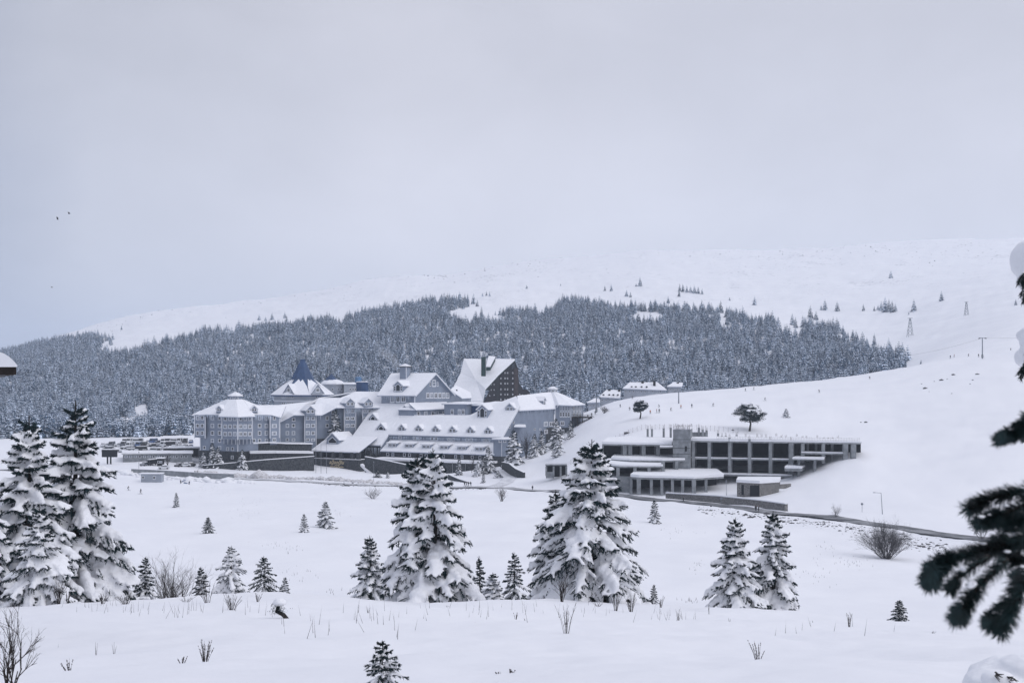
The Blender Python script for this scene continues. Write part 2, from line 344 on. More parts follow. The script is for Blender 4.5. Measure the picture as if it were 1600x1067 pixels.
mxs = t.nodes.new('ShaderNodeMixRGB'); t.links.new(mu3.outputs[0], mxs.inputs[0]); t.links.new(rp.outputs[0], mxs.inputs[1]); mxs.inputs[2].default_value = (0.25, 0.26, 0.29, 1)
t.links.new(mxs.outputs[0], b.inputs['Base Color'])
nf = noise(2.2, 8, 0.5); bp = t.nodes.new('ShaderNodeBump'); bp.inputs['Strength'].default_value = 0.35; bp.inputs['Distance'].default_value = 0.08
t.links.new(nf.outputs[0], bp.inputs['Height']); t.links.new(bp.outputs[0], b.inputs['Normal'])
M['ground'] = gm
ground = link('ground', np_mesh('ground', vv, ff, ['ground'])); tag(ground, 'snow covered hillside, valley and mountain slopes', 'ground', kind='structure')

def strip(name, line, width, lift, matname, label, cat, kind='structure', n=6, ragged=0.0):
    """a ribbon laid on the ground along a polyline of (px, D)"""
    pts = []
    for (a, da), (b_, db) in zip(line[:-1], line[1:]):
        for i in range(n*4):
            s = i/(n*4); d = da+(db-da)*s; pts.append(Vector((((a+(b_-a)*s)-CX)/F*d, d, 0)))
    mb = MB(); vs = []
    zs = []
    for i, p in enumerate(pts):
        d = (pts[min(i+1, len(pts)-1)]-pts[max(i-1, 0)]).normalized(); nrm = Vector((-d.y, d.x, 0))
        wl = width*(1+ragged*math.sin(i*1.7)*math.cos(i*0.61)); wr = width*(1+ragged*math.sin(i*2.3+1))
        row = [p+nrm*wl*k for k in (0.5, 0.25, 0)]+[p-nrm*wr*k for k in (0.25, 0.5)]
        zz = max(GZ(q.x, q.y) for q in row); zs.append(zz); vs.append(row)
    zs = np.convolve(np.pad(zs, 4, mode='edge'), np.ones(9)/9, mode='valid')
    V = []
    for row, z in zip(vs, zs):
        for k, q in enumerate(row): V.append((q.x, q.y, max(z, GZ(q.x, q.y))+lift))
    k = 5
    mb.add(V, [(i*k+j, i*k+j+1, (i+1)*k+j+1, (i+1)*k+j) for i in range(len(vs)-1) for j in range(k-1)])
    o = link(name, mesh(name, mb, [matname], smooth=True)); tag(o, label, cat, kind=kind); return o
ROAD = [(-200, 432), (0, 430), (200, 424), (365, 420), (500, 414), (700, 400), (860, 370), (1000, 340), (1200, 290), (1370, 252), (1530, 225), (1700, 205)]
road = strip('road', ROAD[6:], 5.6, 0.10, 'asphalt', 'wet grey ploughed road crossing the snowy valley on the right', 'road', ragged=0.10)
road2 = strip('road', ROAD[:7], 5.0, 0.10, 'snowy_road', 'snow-packed grey road passing in front of the hotel', 'road', ragged=0.18)
drive = strip('driveway', [(770, 391), (790, 404), (798, 418), (790, 432), (776, 441)], 5.0, 0.12, 'packed_snow', 'packed snow driveway bending up to the hotel terrace', 'driveway', ragged=0.1)
# ------------------------------------------------------------------ conifers
def ico(sub):
    bm = bmesh.new(); bmesh.ops.create_icosphere(bm, subdivisions=sub, radius=1)
    v = np.array([x.co[:] for x in bm.verts]); f = np.array([[x.index for x in q.verts] for q in bm.faces]); bm.free(); return v, f
ICO1 = ico(1); ICO2 = ico(2)

def remesh_blobs(blobs, voxel, name, matname, nz=0.0, seed=0):
    """blobs: list of (centre, 3x3 axes) ellipsoids -> one smooth skin"""
    iv, if_ = ICO2
    A = np.array([b[1] for b in blobs]); C = np.array([b[0] for b in blobs])
    v = np.einsum('vk,bkc->bvc', iv, A)+C[:, None, :]
    f = (if_[None]+(np.arange(len(blobs))*len(iv))[:, None, None]).reshape(-1, 3)
    me = np_mesh('tmp_'+name, v.reshape(-1, 3), f, [], False)
    o = bpy.data.objects.new('tmp', me); COL.objects.link(o)
    md = o.modifiers.new('r', 'REMESH'); md.mode = 'VOXEL'; md.voxel_size = voxel; md.use_smooth_shade = True
    ms = o.modifiers.new('s', 'SMOOTH'); ms.factor = 0.5; ms.iterations = 2
    dg = bpy.context.evaluated_depsgraph_get(); r = bpy.data.meshes.new_from_object(o.evaluated_get(dg), preserve_all_data_layers=False, depsgraph=dg)
    bpy.data.objects.remove(o); bpy.data.meshes.remove(me)
    n = len(r.vertices); co = np.empty(n*3, np.float32); r.vertices.foreach_get('co', co); co = co.reshape(-1, 3)
    no = np.empty(n*3, np.float32); r.vertices.foreach_get('normal', no); no = no.reshape(-1, 3)
    if nz:
        q = wav(co[:, 0]+co[:, 2]*0.7, co[:, 1]-co[:, 2]*0.9, voxel*9, seed % 6)+0.6*wav(co[:, 0]-co[:, 2], co[:, 1]+co[:, 2]*0.6, voxel*4, (seed+2) % 6)
        co = co+no*(q*nz)[:, None]; r.vertices.foreach_set('co', co.ravel())
    r.materials.clear(); r.materials.append(M[matname]); r.polygons.foreach_set('material_index', np.zeros(len(r.polygons), np.int32))
    r.polygons.foreach_set('use_smooth', np.ones(len(r.polygons), bool)); r.name = name; r.update(); return r

UP = Vector((0, 0, 1))
def spruce(H, Rb, seed, voxel, snow=1.0, top_bare=0.20, dens=1.0, skirt=0.02, tuft=1.0, leaders=((0, 0, 1.0),), widen=1.0, pw=1.35):
    """returns meshes trunk, crown, snow for a snow laden fir of height H and base radius Rb"""
    rd = random.Random(seed)
    trunk = MB(); needles_v = []; needles_f = []; blobs = []; wood = MB()
    nv = [0]
    def tri(a, b, c):
        needles_v.extend([a, b, c]); needles_f.append((nv[0], nv[0]+1, nv[0]+2)); nv[0] += 3
    tl = 0.055*H/7*tuft*1.35
    def brush(p0, p1, rad, n):
        """needles round a twig: narrow triangles leaning forward"""
        d = (p1-p0); Ln = d.length
        if Ln < 1e-4: return
        d = d/Ln; u = d.cross(UP)
        if u.length < 1e-3: u = Vector((1, 0, 0))
        u.normalize(); v = u.cross(d)
        for i in range(n):
            s = (i+rd.random())/n; a = rd.uniform(0, 6.283); o = (u*math.cos(a)+v*math.sin(a))
            c = p0+d*(Ln*s); tip = c+o*rad*rd.uniform(0.7, 1.3)+d*rad*rd.uniform(0.6, 1.6)
            sd = o.cross(d)*rad*rd.uniform(0.22, 0.42)
            tri(c-sd-d*rad*0.3, c+sd-d*rad*0.1, tip)
    for lx, ly, lh in leaders:
        Hh = H*lh; ox, oy = lx*Rb, ly*Rb
        bend = [(rd.uniform(-.02, .02)*Hh, rd.uniform(-.02, .02)*Hh) for _ in range(3)]
        axis = lambda h: Vector((ox*min(1, h*2.5)+bend[0][0]*math.sin(h*3), oy*min(1, h*2.5)+bend[0][1]*math.sin(h*2.4), h*Hh))
        trunk.tube([axis(h) for h in (0, .25, .5, .75, .9, 1.0)], [Hh*.022*(1-h)+Hh*0.0025 for h in (0, .25, .5, .75, .9, 1.0)], 6)
        h = skirt; k = 0; az = rd.uniform(0, 6.28)
        while h < 0.945:
            frac = (1-h)
            nb = max(3, int((4.6+2.6*frac+rd.random()*2)*dens))
            if lh < 1 or len(leaders) > 1: nb = max(3, int(nb*0.8))
            for _one in (0,):
                k += 1; az += 2.4+rd.uniform(-.45, .45)
                Lb = (Rb*lh*widen*(1-h**pw)*(0.86+0.14*min(1, h/.2))*rd.choice((rd.uniform(.68, .95), rd.uniform(.92, 1.22)))+0.022*Hh*rd.uniform(.6, 1.2))
                hh = min(0.99, h+rd.uniform(-.02, .02)*frac)
                el = R(38)*(h**1.6)-R(14)*(frac)+R(rd.uniform(-9, 9)); droop = (0.18+0.50*frac)*rd.uniform(.55, 1.4)
                dirh = Vector((math.cos(az), math.sin(az), 0)); base = axis(max(0.0, hh)); pts = []
                m = 7
                for i in range(m+1):
                    s = i/m; rr = Lb*s
                    zz = math.tan(el)*rr-droop*Lb*(s**1.8)*(1-0.18*s*s)
                    side = dirh.cross(UP)*(0.06*Lb*math.sin(s*3+k))
                    p = base+dirh*rr+side+UP*zz
                    if p.z < 0.02: p.z = 0.02+0.02*s
                    pts.append(p)
                wood.tube(pts, [max(.004, Hh*.0045*(1-0.85*i/m)*(0.4+frac)) for i in range(m+1)], 3, cap=False)
                # fans of side twigs
                nt_ = max(3, int((5+7*frac)*dens*min(1.4, 0.75+Lb/1.2)))
                wmax = (0.40*Lb*rd.uniform(.75, 1.2))
                lat = dirh.cross(UP)
                for q in range(nt_):
                    s = 0.16+0.84*(q+rd.random()*.8)/nt_; s = min(s, 0.99)
                    i = min(m-1, int(s*m)); p = pts[i].lerp(pts[i+1], s*m-i); tg = (pts[i+1]-pts[i]).normalized()
                    sgn = 1 if q % 2 else -1
                    env = math.sin(math.pi*(0.16+0.80*s))**0.8
                    tw = max(.05*Hh/7, wmax*env*rd.uniform(.75, 1.2))
                    dv = (tg*rd.uniform(.55, .95)+lat*sgn*rd.uniform(.6, 1.0)-UP*rd.uniform(.12, .5)).normalized()
                    e_ = p+dv*tw; mid = p+dv*tw*.5+UP*0.03*tw
                    brush(p, mid, tl, max(3, int(5*tuft**-.5*tw/(tl*3)+2))); brush(mid, e_, tl*.9, max(3, int(6*tw/(tl*3)+2)))
                    # twiglets
                    if tw > 0.16*Hh/7:
                        for z_ in range(2):
                            b_ = p.lerp(e_, rd.uniform(.3, .8)); dv2 = (dv+lat*rd.uniform(-.8, .8)+tg*.5-UP*rd.uniform(0.1, .5)).normalized()
                            brush(b_, b_+dv2*tw*.45, tl*.85, 5)
                    if snow > 0 and h < 1-top_bare*0.5 and rd.random() < 0.84*min(1.0, snow):
                        r_ = rd.uniform(.046, .092)*Hh/7*(0.55+0.8*frac)*min(1.1, .45+snow*.55)
                        dd_ = e_-p; ay0 = dd_.cross(UP).normalized()
                        for u_ in (.22, .55, .86):
                            rr_ = r_*rd.uniform(.75, 1.2)*(1.15-.35*u_); c = p+dd_*u_+UP*rr_*.75
                            blobs.append((np.array(c), np.array([dd_.normalized()*max(rr_, tw*.24), ay0*rr_*rd.uniform(.95, 1.35), UP*rr_*rd.uniform(.65, .95)])))
                brush(pts[-2], pts[-1]+(pts[-1]-pts[-2])*.25, tl, 10)
                for i in range(1, m): brush(pts[i], pts[i+1], tl*.95, 7)
                # needles hanging below the bough
                for q in range(int((6+10*frac)*dens)):
                    s = rd.uniform(.25, 1.0); i = min(m-1, int(s*m)); p = pts[i].lerp(pts[i+1], s*m-i)+lat*rd.uniform(-.8, .8)*wmax*math.sin(math.pi*(0.18+0.74*s))
                    dn = Vector((rd.uniform(-.3, .3), rd.uniform(-.3, .3), -1))+dirh*rd.uniform(.1, .7)
                    e_ = p+dn.normalized()*Lb*rd.uniform(.07, .17); e_.z = max(e_.z, .01)
                    brush(p, e_, tl*1.05, 7)
                # snow pillow lying on the branch
                if snow > 0 and h < 1-top_bare*rd.uniform(.3, 1.1) and rd.random() < 0.55+0.5*snow:
                    th = rd.choice((rd.uniform(.45, .8), rd.uniform(.8, 1.45)))*snow*(0.065+0.125*frac)*Hh/7
                    s0, s1 = rd.uniform(.12, .3), rd.uniform(.78, .97); nbk = 6; big = rd.choice((.28, .34, .40, .50))
                    for j in range(nbk):
                        s = s0+(s1-s0)*j/(nbk-1); i = min(m-1, int(s*m)); p = pts[i].lerp(pts[i+1], s*m-i); tg = (pts[i+1]-pts[i]).normalized()
                        env = math.sin(math.pi*(0.18+0.74*s)); wdt = max(th*.7, wmax*big*env*rd.uniform(.7, 1.15)*min(1.1, .5+.5*snow))
                        ln = max(th, (s1-s0)*Lb/(nbk-1)*.85); hz = th*rd.uniform(.75, 1.25)*(0.6+0.6*env)
                        c = p+UP*hz*.62+lat*rd.uniform(-.15, .15)*wdt
                        up2 = lat.cross(tg); up2 = up2 if up2.z > 0 else -up2
                        blobs.append((np.array(c), np.array([tg*ln, lat*wdt, up2*hz])))
                        if big > .5 and rd.random() < 0.5*frac*snow:       # a rounder heap
                            rr_ = wdt*rd.uniform(.45, .75); blobs.append((np.array(c+lat*rd.uniform(-.5, .5)*wdt+UP*hz*.3), np.array([tg*rr_*1.1, lat*rr_, UP*rr_*.72])))
            h += (0.068-0.030*h)*rd.uniform(.6, 1.4)/nb/max(.7, dens**.5)
        # bare leading shoots
        tp = axis(1.0); brush(axis(.90), tp, tl*.55, 22)
        for k in range(5):
            a = 6.28*k/5+rd.random(); b_ = axis(.94+.008*k); brush(b_, b_+Vector((math.cos(a)*.03*Hh, math.sin(a)*.03*Hh, .018*Hh)), tl*.6, 8)
    for v_, f_ in ((wood.v, wood.f),): trunk.add(v_, f_)
    tm = mesh('trunk', trunk, ['bark'])
    cm = np_mesh('crown', np.array([tuple(p) for p in needles_v]), np.array(needles_f), ['needle'], False)
    sm = remesh_blobs(blobs, voxel, 'snow_load', 'tree_snow', nz=voxel*.35, seed=seed) if blobs else None
    return tm, cm, sm

def plant_tree(ms, name, label, cat, base, rz=0.0, sc=1.0, group=None, zs=None):
    o = link(name, None, loc=base, rz=rz, sc=(sc, sc, zs or sc)); tag(o, label, cat, group)
    for nm, me in zip(('trunk', 'crown', 'snow_load'), ms):
        if me is not None:
            c_ = link(nm, me, o)
            if nm == 'snow_load': c_['kind'] = 'stuff'
    return o

# far tree: tiers of ragged snowy boughs, cheap; height 1
def far_tree(seed, fat=0.19, tiers=11, snow=0.6, name='far'):
    rd = random.Random(seed); mb = MB()
    mb.tube([(0, 0, 0), (0, 0, .5), (0, 0, 1)], [.016, .010, .002], 4, 0)
    for k in range(tiers):
        h = 0.06+0.9*(k/(tiers-1))**.95; fr = (1-h)**.8
        nb = max(4, int(5+6*fr)); a0 = rd.random()*6.28
        for j in range(nb):
            a = a0+6.283*j/nb+rd.uniform(-.25, .25); L_ = fat*(fr*rd.uniform(.7, 1.2)+.06)
            d = Vector((math.cos(a), math.sin(a), 0)); lat = Vector((-d.y, d.x, 0)); wd = L_*rd.uniform(.28, .42)
            b0 = Vector((0, 0, h+.02)); md = b0+d*L_*.6-UP*L_*.22; tp = b0+d*L_*1.05-UP*L_*rd.uniform(.45, .75)
            mb.add([b0, md+lat*wd, tp, md-lat*wd, md-UP*L_*.22], [(0, 1, 4), (1, 2, 4), (2, 3, 4), (3, 0, 4)], 1)
            top = 2 if rd.random() < snow else 1; z = UP*.006
            sh = rd.uniform(.72, .98)
            mb.add([b0+z, md+lat*wd*sh+z*2, tp*.96+b0*.04+z, md-lat*wd*sh+z*2, md+UP*L_*.08], [(0, 1, 4), (1, 2, 4), (2, 3, 4), (3, 0, 4)], top)
    me = mesh(name, mb, ['bark', 'needle_far_hazed', 'far_snow_hazed']); return me
M['far_snow_hazed'] = mat('far_snow_hazed', (0.68, 0.77, 0.90), 0.9, spec=0.1)  # blue of haze and shade painted into the distant trees' snow
for k_, lo, hi in (('far_snow_hazed', .62, 1.08), ('needle_far_hazed', .7, 1.9)):       # every tree carries its own load of rime
    t = M[k_].node_tree; b = t.nodes['Principled BSDF']; oi = t.nodes.new('ShaderNodeObjectInfo'); mr_ = t.nodes.new('ShaderNodeMapRange'); mr_.inputs[3].default_value = lo; mr_.inputs[4].default_value = hi
    t.links.new(oi.outputs['Random'], mr_.inputs[0]); sc_n = t.nodes.new('ShaderNodeVectorMath'); sc_n.operation = 'SCALE'; t.links.new(mr_.outputs[0], sc_n.inputs['Scale'])
    if b.inputs['Base Color'].is_linked: t.links.new(b.inputs['Base Color'].links[0].from_socket, sc_n.inputs[0])
    else: sc_n.inputs[0].default_value = b.inputs['Base Color'].default_value[:3]
    t.links.new(sc_n.outputs[0], b.inputs['Base Color'])
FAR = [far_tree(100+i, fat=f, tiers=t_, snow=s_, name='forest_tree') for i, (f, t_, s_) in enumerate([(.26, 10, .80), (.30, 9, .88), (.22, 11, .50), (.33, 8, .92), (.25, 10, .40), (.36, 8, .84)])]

def in_poly(px, py, poly):
    c = np.zeros(len(px), bool); n = len(poly)
    for i in range(n):
        x0, y0 = poly[i]; x1, y1 = poly[(i+1) % n]
        with np.errstate(divide='ignore', invalid='ignore'):
            k = ((y0 > py) != (y1 > py)) & (px < (x1-x0)*(py-y0)/(y1-y0)+x0)
        c ^= k
    return c
# the wood, outlined on the mountain by where its trees stand
FOREST = [(-500, 640), (-250, 590), (-60, 562), (0, 552), (60, 536), (95, 530), (140, 522), (165, 528), (150, 545), (175, 552), (215, 547), (250, 535), (330, 517), (400, 512), (440, 500), (462, 507), (480, 500), (520, 497), (536, 504), (545, 492), (600, 482), (650, 474), (700, 466), (722, 468), (735, 474), (715, 484), (705, 498), (730, 500), (760, 492), (800, 486), (850, 482), (890, 470), (930, 470), (960, 478), (985, 480), (1020, 478), (1060, 480), (1110, 480), (1125, 495), (1145, 488), (1170, 500), (1195, 496), (1215, 510), (1235, 520), (1262, 505), (1300, 510), (1328, 525), (1345, 540), (1385, 552), (1412, 558), (1412, 590), (1300, 640), (900, 720), (-500, 720)]
CLEAR = [((1012, 497), 26, 9), ((1240, 515), 14, 14), ((222, 648), 13, 14), ((196, 664), 22, 12), ((214, 660), 16, 12), ((285, 658), 20, 8), ((360, 520), 16, 3), ((540, 567), 8, 3), ((775, 498), 14, 6), ((1130, 505), 6, 16), ((845, 488), 8, 6), ((720, 492), 22, 9)]
def forest_points(n, d0, d1, seed):
    r = np.random.default_rng(seed)
    y = np.sqrt(r.uniform(d0*d0, d1*d1, n)); px = r.uniform(-420, 1430, n); x = (px-CX)/F*y; z = ground_z(x, y)
    py = HY-F*z/y
    ok = in_poly(px+r.normal(0, 6, n)+7*wav(x, y, 70, 1), py+np.abs(r.normal(0, 2.5, n))*-1+5*wav(x, y, 90, 3)-1, FOREST)
    for (cx, cy), rx, ry in CLEAR: ok &= ((px-cx)/rx)**2+((py-cy)/ry)**2 > 1
    ok &= (y > np.where(px < 250, 598, np.where(px < 330, 640, 690)))
    return x[ok], y[ok], z[ok], px[ok], py[ok]
fx, fy, fz, fpx, fpy = forest_points(84000, 598, 2380, 3)
me = bpy.data.meshes.new('forest'); me.vertices.add(len(fx)); me.vertices.foreach_set('co', np.stack([fx, fy, fz-0.3], -1).astype(np.float32).ravel())
r_ = np.random.default_rng(5)
clump = 0.5+0.5*wav(fx, fy, 120, 2)
hts = (8.2+5.2*clump)*r_.uniform(.55, 1.32, len(fx))
hts = np.where(fpy < 560, hts*np.clip(.75+.25*r_.uniform(0, 1.2, len(fx)), 0, 1.1), hts)
for nm, ty, val in (('tree_height', 'FLOAT', hts), ('tree_turn', 'FLOAT', r_.uniform(0, 6.28, len(fx))), ('tree_kind', 'INT', np.clip((r_.normal(0, 1.1, len(fx))+3*clump+1.0).astype(int) % 6, 0, 5))):
    a = me.attributes.new(nm, ty, 'POINT'); a.data.foreach_set('value', val.astype(np.int32 if ty == 'INT' else np.float32))
me.update()
forest = link('conifer_forest', me); tag(forest, 'dense snow-dusted conifer forest covering the lower mountainside behind the hotel', 'forest', kind='stuff')
fcol = bpy.data.collections.new('forest_tree_kinds')
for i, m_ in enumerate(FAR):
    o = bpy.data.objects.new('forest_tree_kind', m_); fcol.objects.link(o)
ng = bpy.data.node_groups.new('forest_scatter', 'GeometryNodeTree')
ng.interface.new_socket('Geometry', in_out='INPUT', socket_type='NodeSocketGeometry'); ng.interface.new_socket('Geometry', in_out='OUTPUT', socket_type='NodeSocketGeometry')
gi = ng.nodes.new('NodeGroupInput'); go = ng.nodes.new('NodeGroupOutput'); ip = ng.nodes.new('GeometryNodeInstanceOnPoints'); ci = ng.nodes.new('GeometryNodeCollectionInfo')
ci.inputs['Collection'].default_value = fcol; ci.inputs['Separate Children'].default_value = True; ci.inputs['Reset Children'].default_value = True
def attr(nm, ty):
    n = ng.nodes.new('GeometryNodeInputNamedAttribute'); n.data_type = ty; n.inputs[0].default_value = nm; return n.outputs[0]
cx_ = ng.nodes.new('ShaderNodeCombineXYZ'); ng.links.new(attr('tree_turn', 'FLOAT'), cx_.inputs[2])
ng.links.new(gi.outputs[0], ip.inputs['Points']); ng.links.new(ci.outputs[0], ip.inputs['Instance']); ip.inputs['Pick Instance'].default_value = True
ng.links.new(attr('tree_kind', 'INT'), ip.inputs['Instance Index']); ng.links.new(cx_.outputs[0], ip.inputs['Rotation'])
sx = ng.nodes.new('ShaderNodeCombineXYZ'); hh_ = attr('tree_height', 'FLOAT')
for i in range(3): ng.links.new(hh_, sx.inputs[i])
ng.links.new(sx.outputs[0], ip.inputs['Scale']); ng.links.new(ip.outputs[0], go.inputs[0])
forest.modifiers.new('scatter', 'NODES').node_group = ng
print('forest trees', len(fx))
# ------------------------------------------------------------------ building kit
def XY(px, D): return Vector(((px-CX)/F*D, D))
def zpx(py, D): return (HY-py)/F*D
def V3(p2, z): return Vector((p2[0], p2[1], z))
def seg_at(A, B, px):
    k = (px-CX)/F; d = B-A; s = (A.x-k*A.y)/(k*d.y-d.x); return A+d*s
def nrm2(A, B):
    d = (B-A).normalized(); n = Vector((d.y, -d.x))
    return n if n.dot((A+B)/2) < 0 else -n
def _winmesh(kind):
    fr = MB(); pn = MB(); b = 0.15; y0, y1 = -0.09, 0.02
    def fb(x0, x1, z0, z1, m=0): fr.abox(x0, x1, y0, y1, z0, z1, m)
    fb(-.5, -.5+b, -.5, .5); fb(.5-b, .5, -.5, .5); fb(-.5+b, .5-b, .5-b, .5); fb(-.5-.05, .5+.05, -.5-b*.6, -.5+b*.5)
    inner = .5-b
    if kind == 'sash': fr.abox(-inner, inner, -.075, .0, -.03, .03)
    if kind == 'double': fr.abox(-.05, .05, -.08, .0, -inner, inner); fr.abox(-inner, -.05, -.07, 0, .12, .17); fr.abox(.05, inner, -.07, 0, .12, .17)
    if kind == 'triple':
        for x in (-.16, .16): fr.abox(x-.03, x+.03, -.08, .0, -inner, inner)
        fr.abox(-inner, inner, -.07, 0, .15, .2)
    pn.add([(-inner, -.03, -inner), (inner, -.03, -inner), (inner, -.03, inner), (-inner, -.03, inner)], [(0, 1, 2, 3)])
    return fr, pn
WIN = {}
for k_ in ('sash', 'double', 'triple', 'plain'):
    fr, pn = _winmesh(k_)
    cb = MB(); cb.add(fr.v, fr.f, 0); cb.add(pn.v, pn.f, 1)
    WIN[k_] = (mesh('window_'+k_, fr, ['trim']), mesh('pane_dark', pn, ['glass']), mesh('pane_blind', pn, ['blind']), mesh('window_whole', cb, ['trim', 'glass']))
wr = random.Random(3)
class Bld(Thing):
    def __init__(s, *a, **k):
        super().__init__(*a, **k); s.w = {}; s.r = []
    def mb(s, key): return s.w.setdefault(key, MB())
    def wall(s, pts, z0, z1, key='wall', close=False):
        n = len(pts); mb = s.mb(key)
        for i in range(n if close else n-1):
            A, B = pts[i], pts[(i+1) % n]
            a0, b0 = (z0[i], z0[(i+1) % n]) if isinstance(z0, (list, tuple)) else (z0, z0)
            a1, b1 = (z1[i], z1[(i+1) % n]) if isinstance(z1, (list, tuple)) else (z1, z1)
            mb.poly([V3(A, a0), V3(B, b0), V3(B, b1), V3(A, a1)])
    def cap(s, pts, z, key='wall'): s.mb(key).poly([V3(p, z) for p in pts])
    def trim(s, p2, z0, z1, w_=.35): s.mb('trim').box((p2[0], p2[1], (z0+z1)/2), (w_/2, 0, 0), (0, w_/2, 0), (0, 0, (z1-z0)/2))
    def roof(s, pts, t=.22, snow=.5, m='roof_edge', name='roof', parent=None):
        pts = [Vector(p) for p in pts]
        n_ = len(pts); cen = sum(pts, Vector())/n_; dn = Vector((0, 0, -t)); rb_ = MB()
        rb_.add(pts+[p+dn for p in pts]+[cen, cen+dn], [(i, (i+1) % n_, 2*n_) for i in range(n_)]+[(i+n_, 2*n_+1, (i+1) % n_+n_) for i in range(n_)]+[(i, i+n_, (i+1) % n_+n_, (i+1) % n_) for i in range(n_)])
        rf = s.part(name, rb_, m, parent)
        if snow:
            c = sum(pts, Vector())/len(pts)
            q = [p+(c-p).normalized()*0.05+UP*.004 for p in pts]
            s.snow_slab(q, snow, rf if parent is None else parent)
        return rf
    def snow_slab(s, q, snow, parent):
        """snow lying on a roof: wavering lip, rounded edge, uneven depth"""
        n = len(q); c = sum(q, Vector())/n; lo = []
        for i in range(n):
            A_, B_ = q[i], q[(i+1) % n]; k = max(1, min(9, int((B_-A_).length/2.2)))
            lo += [A_.lerp(B_, j/k) for j in range(k)]
        m = len(lo); mid = []; top = []
        for p in lo:
            d = Vector((p.x-c.x, p.y-c.y, 0)); d = d.normalized() if d.length > 0 else d; j = wr.uniform(-.08, .14)
            mid.append(p+d*j+UP*snow*wr.uniform(.5, .68)); top.append(p-d*(.22-j*.5)+UP*snow*wr.uniform(.86, 1.12))
        mb = MB(); mb.add(lo+mid+top+[c, c+UP*snow], [(i, (i+1) % m, (i+1) % m+m, i+m) for i in range(m)]+[(i+m, (i+1) % m+m, (i+1) % m+2*m, i+2*m) for i in range(m)]+[((i+1) % m, i, 3*m) for i in range(m)]+[(i+2*m, (i+1) % m+2*m, 3*m+1) for i in range(m)])
        return s.part('snow_cover', mb, 'snow', parent)
    def win(s, p, n, w_, h_, kind='sash', parent=None, whole=False):
        rz = math.atan2(n[0], -n[1]); me = WIN[kind]
        loc = Vector(p)-s.b+Vector((n[0], n[1], 0))*.02
        o = link('window', me[3] if whole else me[0], parent or s.o, loc, rz, (w_, 1, h_))
        if not whole: link('pane', me[2] if wr.random() < .42 else me[1], o)
        return o
    def segwin(s, A, B, px, py, wpx, hpx, kind='sash', **k):
        p = seg_at(A, B, px); d = (B-A).normalized(); kk = (px-CX)/F
        cs = max(.25, abs(d.x-kk*d.y)); D = p.y
        return s.win(V3(p, zpx(py, D)), nrm2(A, B), wpx/F*D/cs, hpx/F*D, kind, **k)
    def dormer(s, base, n, w_, hw, hr, depth, wins=(), snow=.35, mats=('siding', 'trim'), over=.35, name='dormer', open_=None):
        """gabled dormer: base = middle of the foot of its front, n = where it faces; wins = (x, z, w, h, kind)"""
        n = Vector((n[0], n[1], 0)).normalized(); l = Vector((-n.y, n.x, 0)); base = Vector(base)
        f = lambda x, z, q=0: base+l*x+UP*z-n*q
        h2 = w_/2; mb = MB()
        fr = [(-h2, 0), (h2, 0), (h2, hw), (0, hw+hr), (-h2, hw)]
        mb.add([f(x, z-.6*(z == 0)) for x, z in fr]+[f(x, z-.6*(z == 0), depth) for x, z in fr], [(0, 1, 2, 3, 4), (5, 6, 7, 8, 9), (1, 6, 7, 2), (0, 5, 9, 4)])
        for x0, z0, x1, z1 in ((-h2-over, hw-over*hr/h2, 0, hw+hr), (h2+over, hw-over*hr/h2, 0, hw+hr)):      # barge boards
            mb.bar(f(x0, z0, -.3), f(x1, z1, -.3), .12, .30, 1)
        o = s.part(name, mb, list(mats))
        sl = hr/h2
        for sg in (-1, 1):
            e0 = f(sg*(h2+over), hw-over*sl, -.4); e1 = f(sg*(h2+over), hw-over*sl, depth); r0 = f(0, hw+hr, -.4); r1 = f(0, hw+hr, depth)
            s.part('snow_roof', MB().slab([e0, r0, r1, e1], snow, down=False), 'snow', o)
        for x, z, ww, hh, kd in wins: s.win(f(x, z), (n.x, n.y), ww, hh, kd, parent=o, whole=True)
        if open_:
            x, z0, ww, hh, hp = open_
            q = [f(x-ww/2, z0, -.04), f(x+ww/2, z0, -.04), f(x+ww/2, z0+hh, -.04), f(x, z0+hh+hp, -.04), f(x-ww/2, z0+hh, -.04)]
            s.part('gable_window', MB().poly(q), 'glass', o)
            m2 = MB()
            for a, b_ in zip(q, q[1:]+q[:1]): m2.bar(a+n*.05, b_+n*.05, .1, .22)
            s.part('window_frame', m2, 'trim', o)
        return o
    def icicles(s, a, b_, n, ln, rd=random.Random(5)):
        mb = s.mb('icicles')
        for i in range(n):
            p = Vector(a).lerp(Vector(b_), rd.random()); h_ = ln*rd.uniform(.3, 1.2); r_ = .05+.05*rd.random()
            mb.add([p+Vector((r_, 0, 0)), p+Vector((-r_, r_, 0)), p+Vector((-r_, -r_, 0)), p-UP*h_], [(0, 1, 3), (1, 2, 3), (2, 0, 3)])
    def done(s, mats):
        for key, mb in s.w.items():
            if mb.f: s.part({'wall': 'wall', 'stone': 'stone_base'}.get(key, key), mb, mats.get(key, key if key in M else 'siding'), kind='stuff' if key in ('icicles', 'trim', 'rebar') else None)
WM = {'wall': 'siding', 'stone': 'stone', 'trim': 'trim', 'icicles': 'ice', 'entrance_stone_wall': 'stone', 'terrace_storey_wall': 'stone', 'end_stone_wall': 'stone', 'bay_stone_base': 'stone', 'terrace_stone_wall': 'stone'}

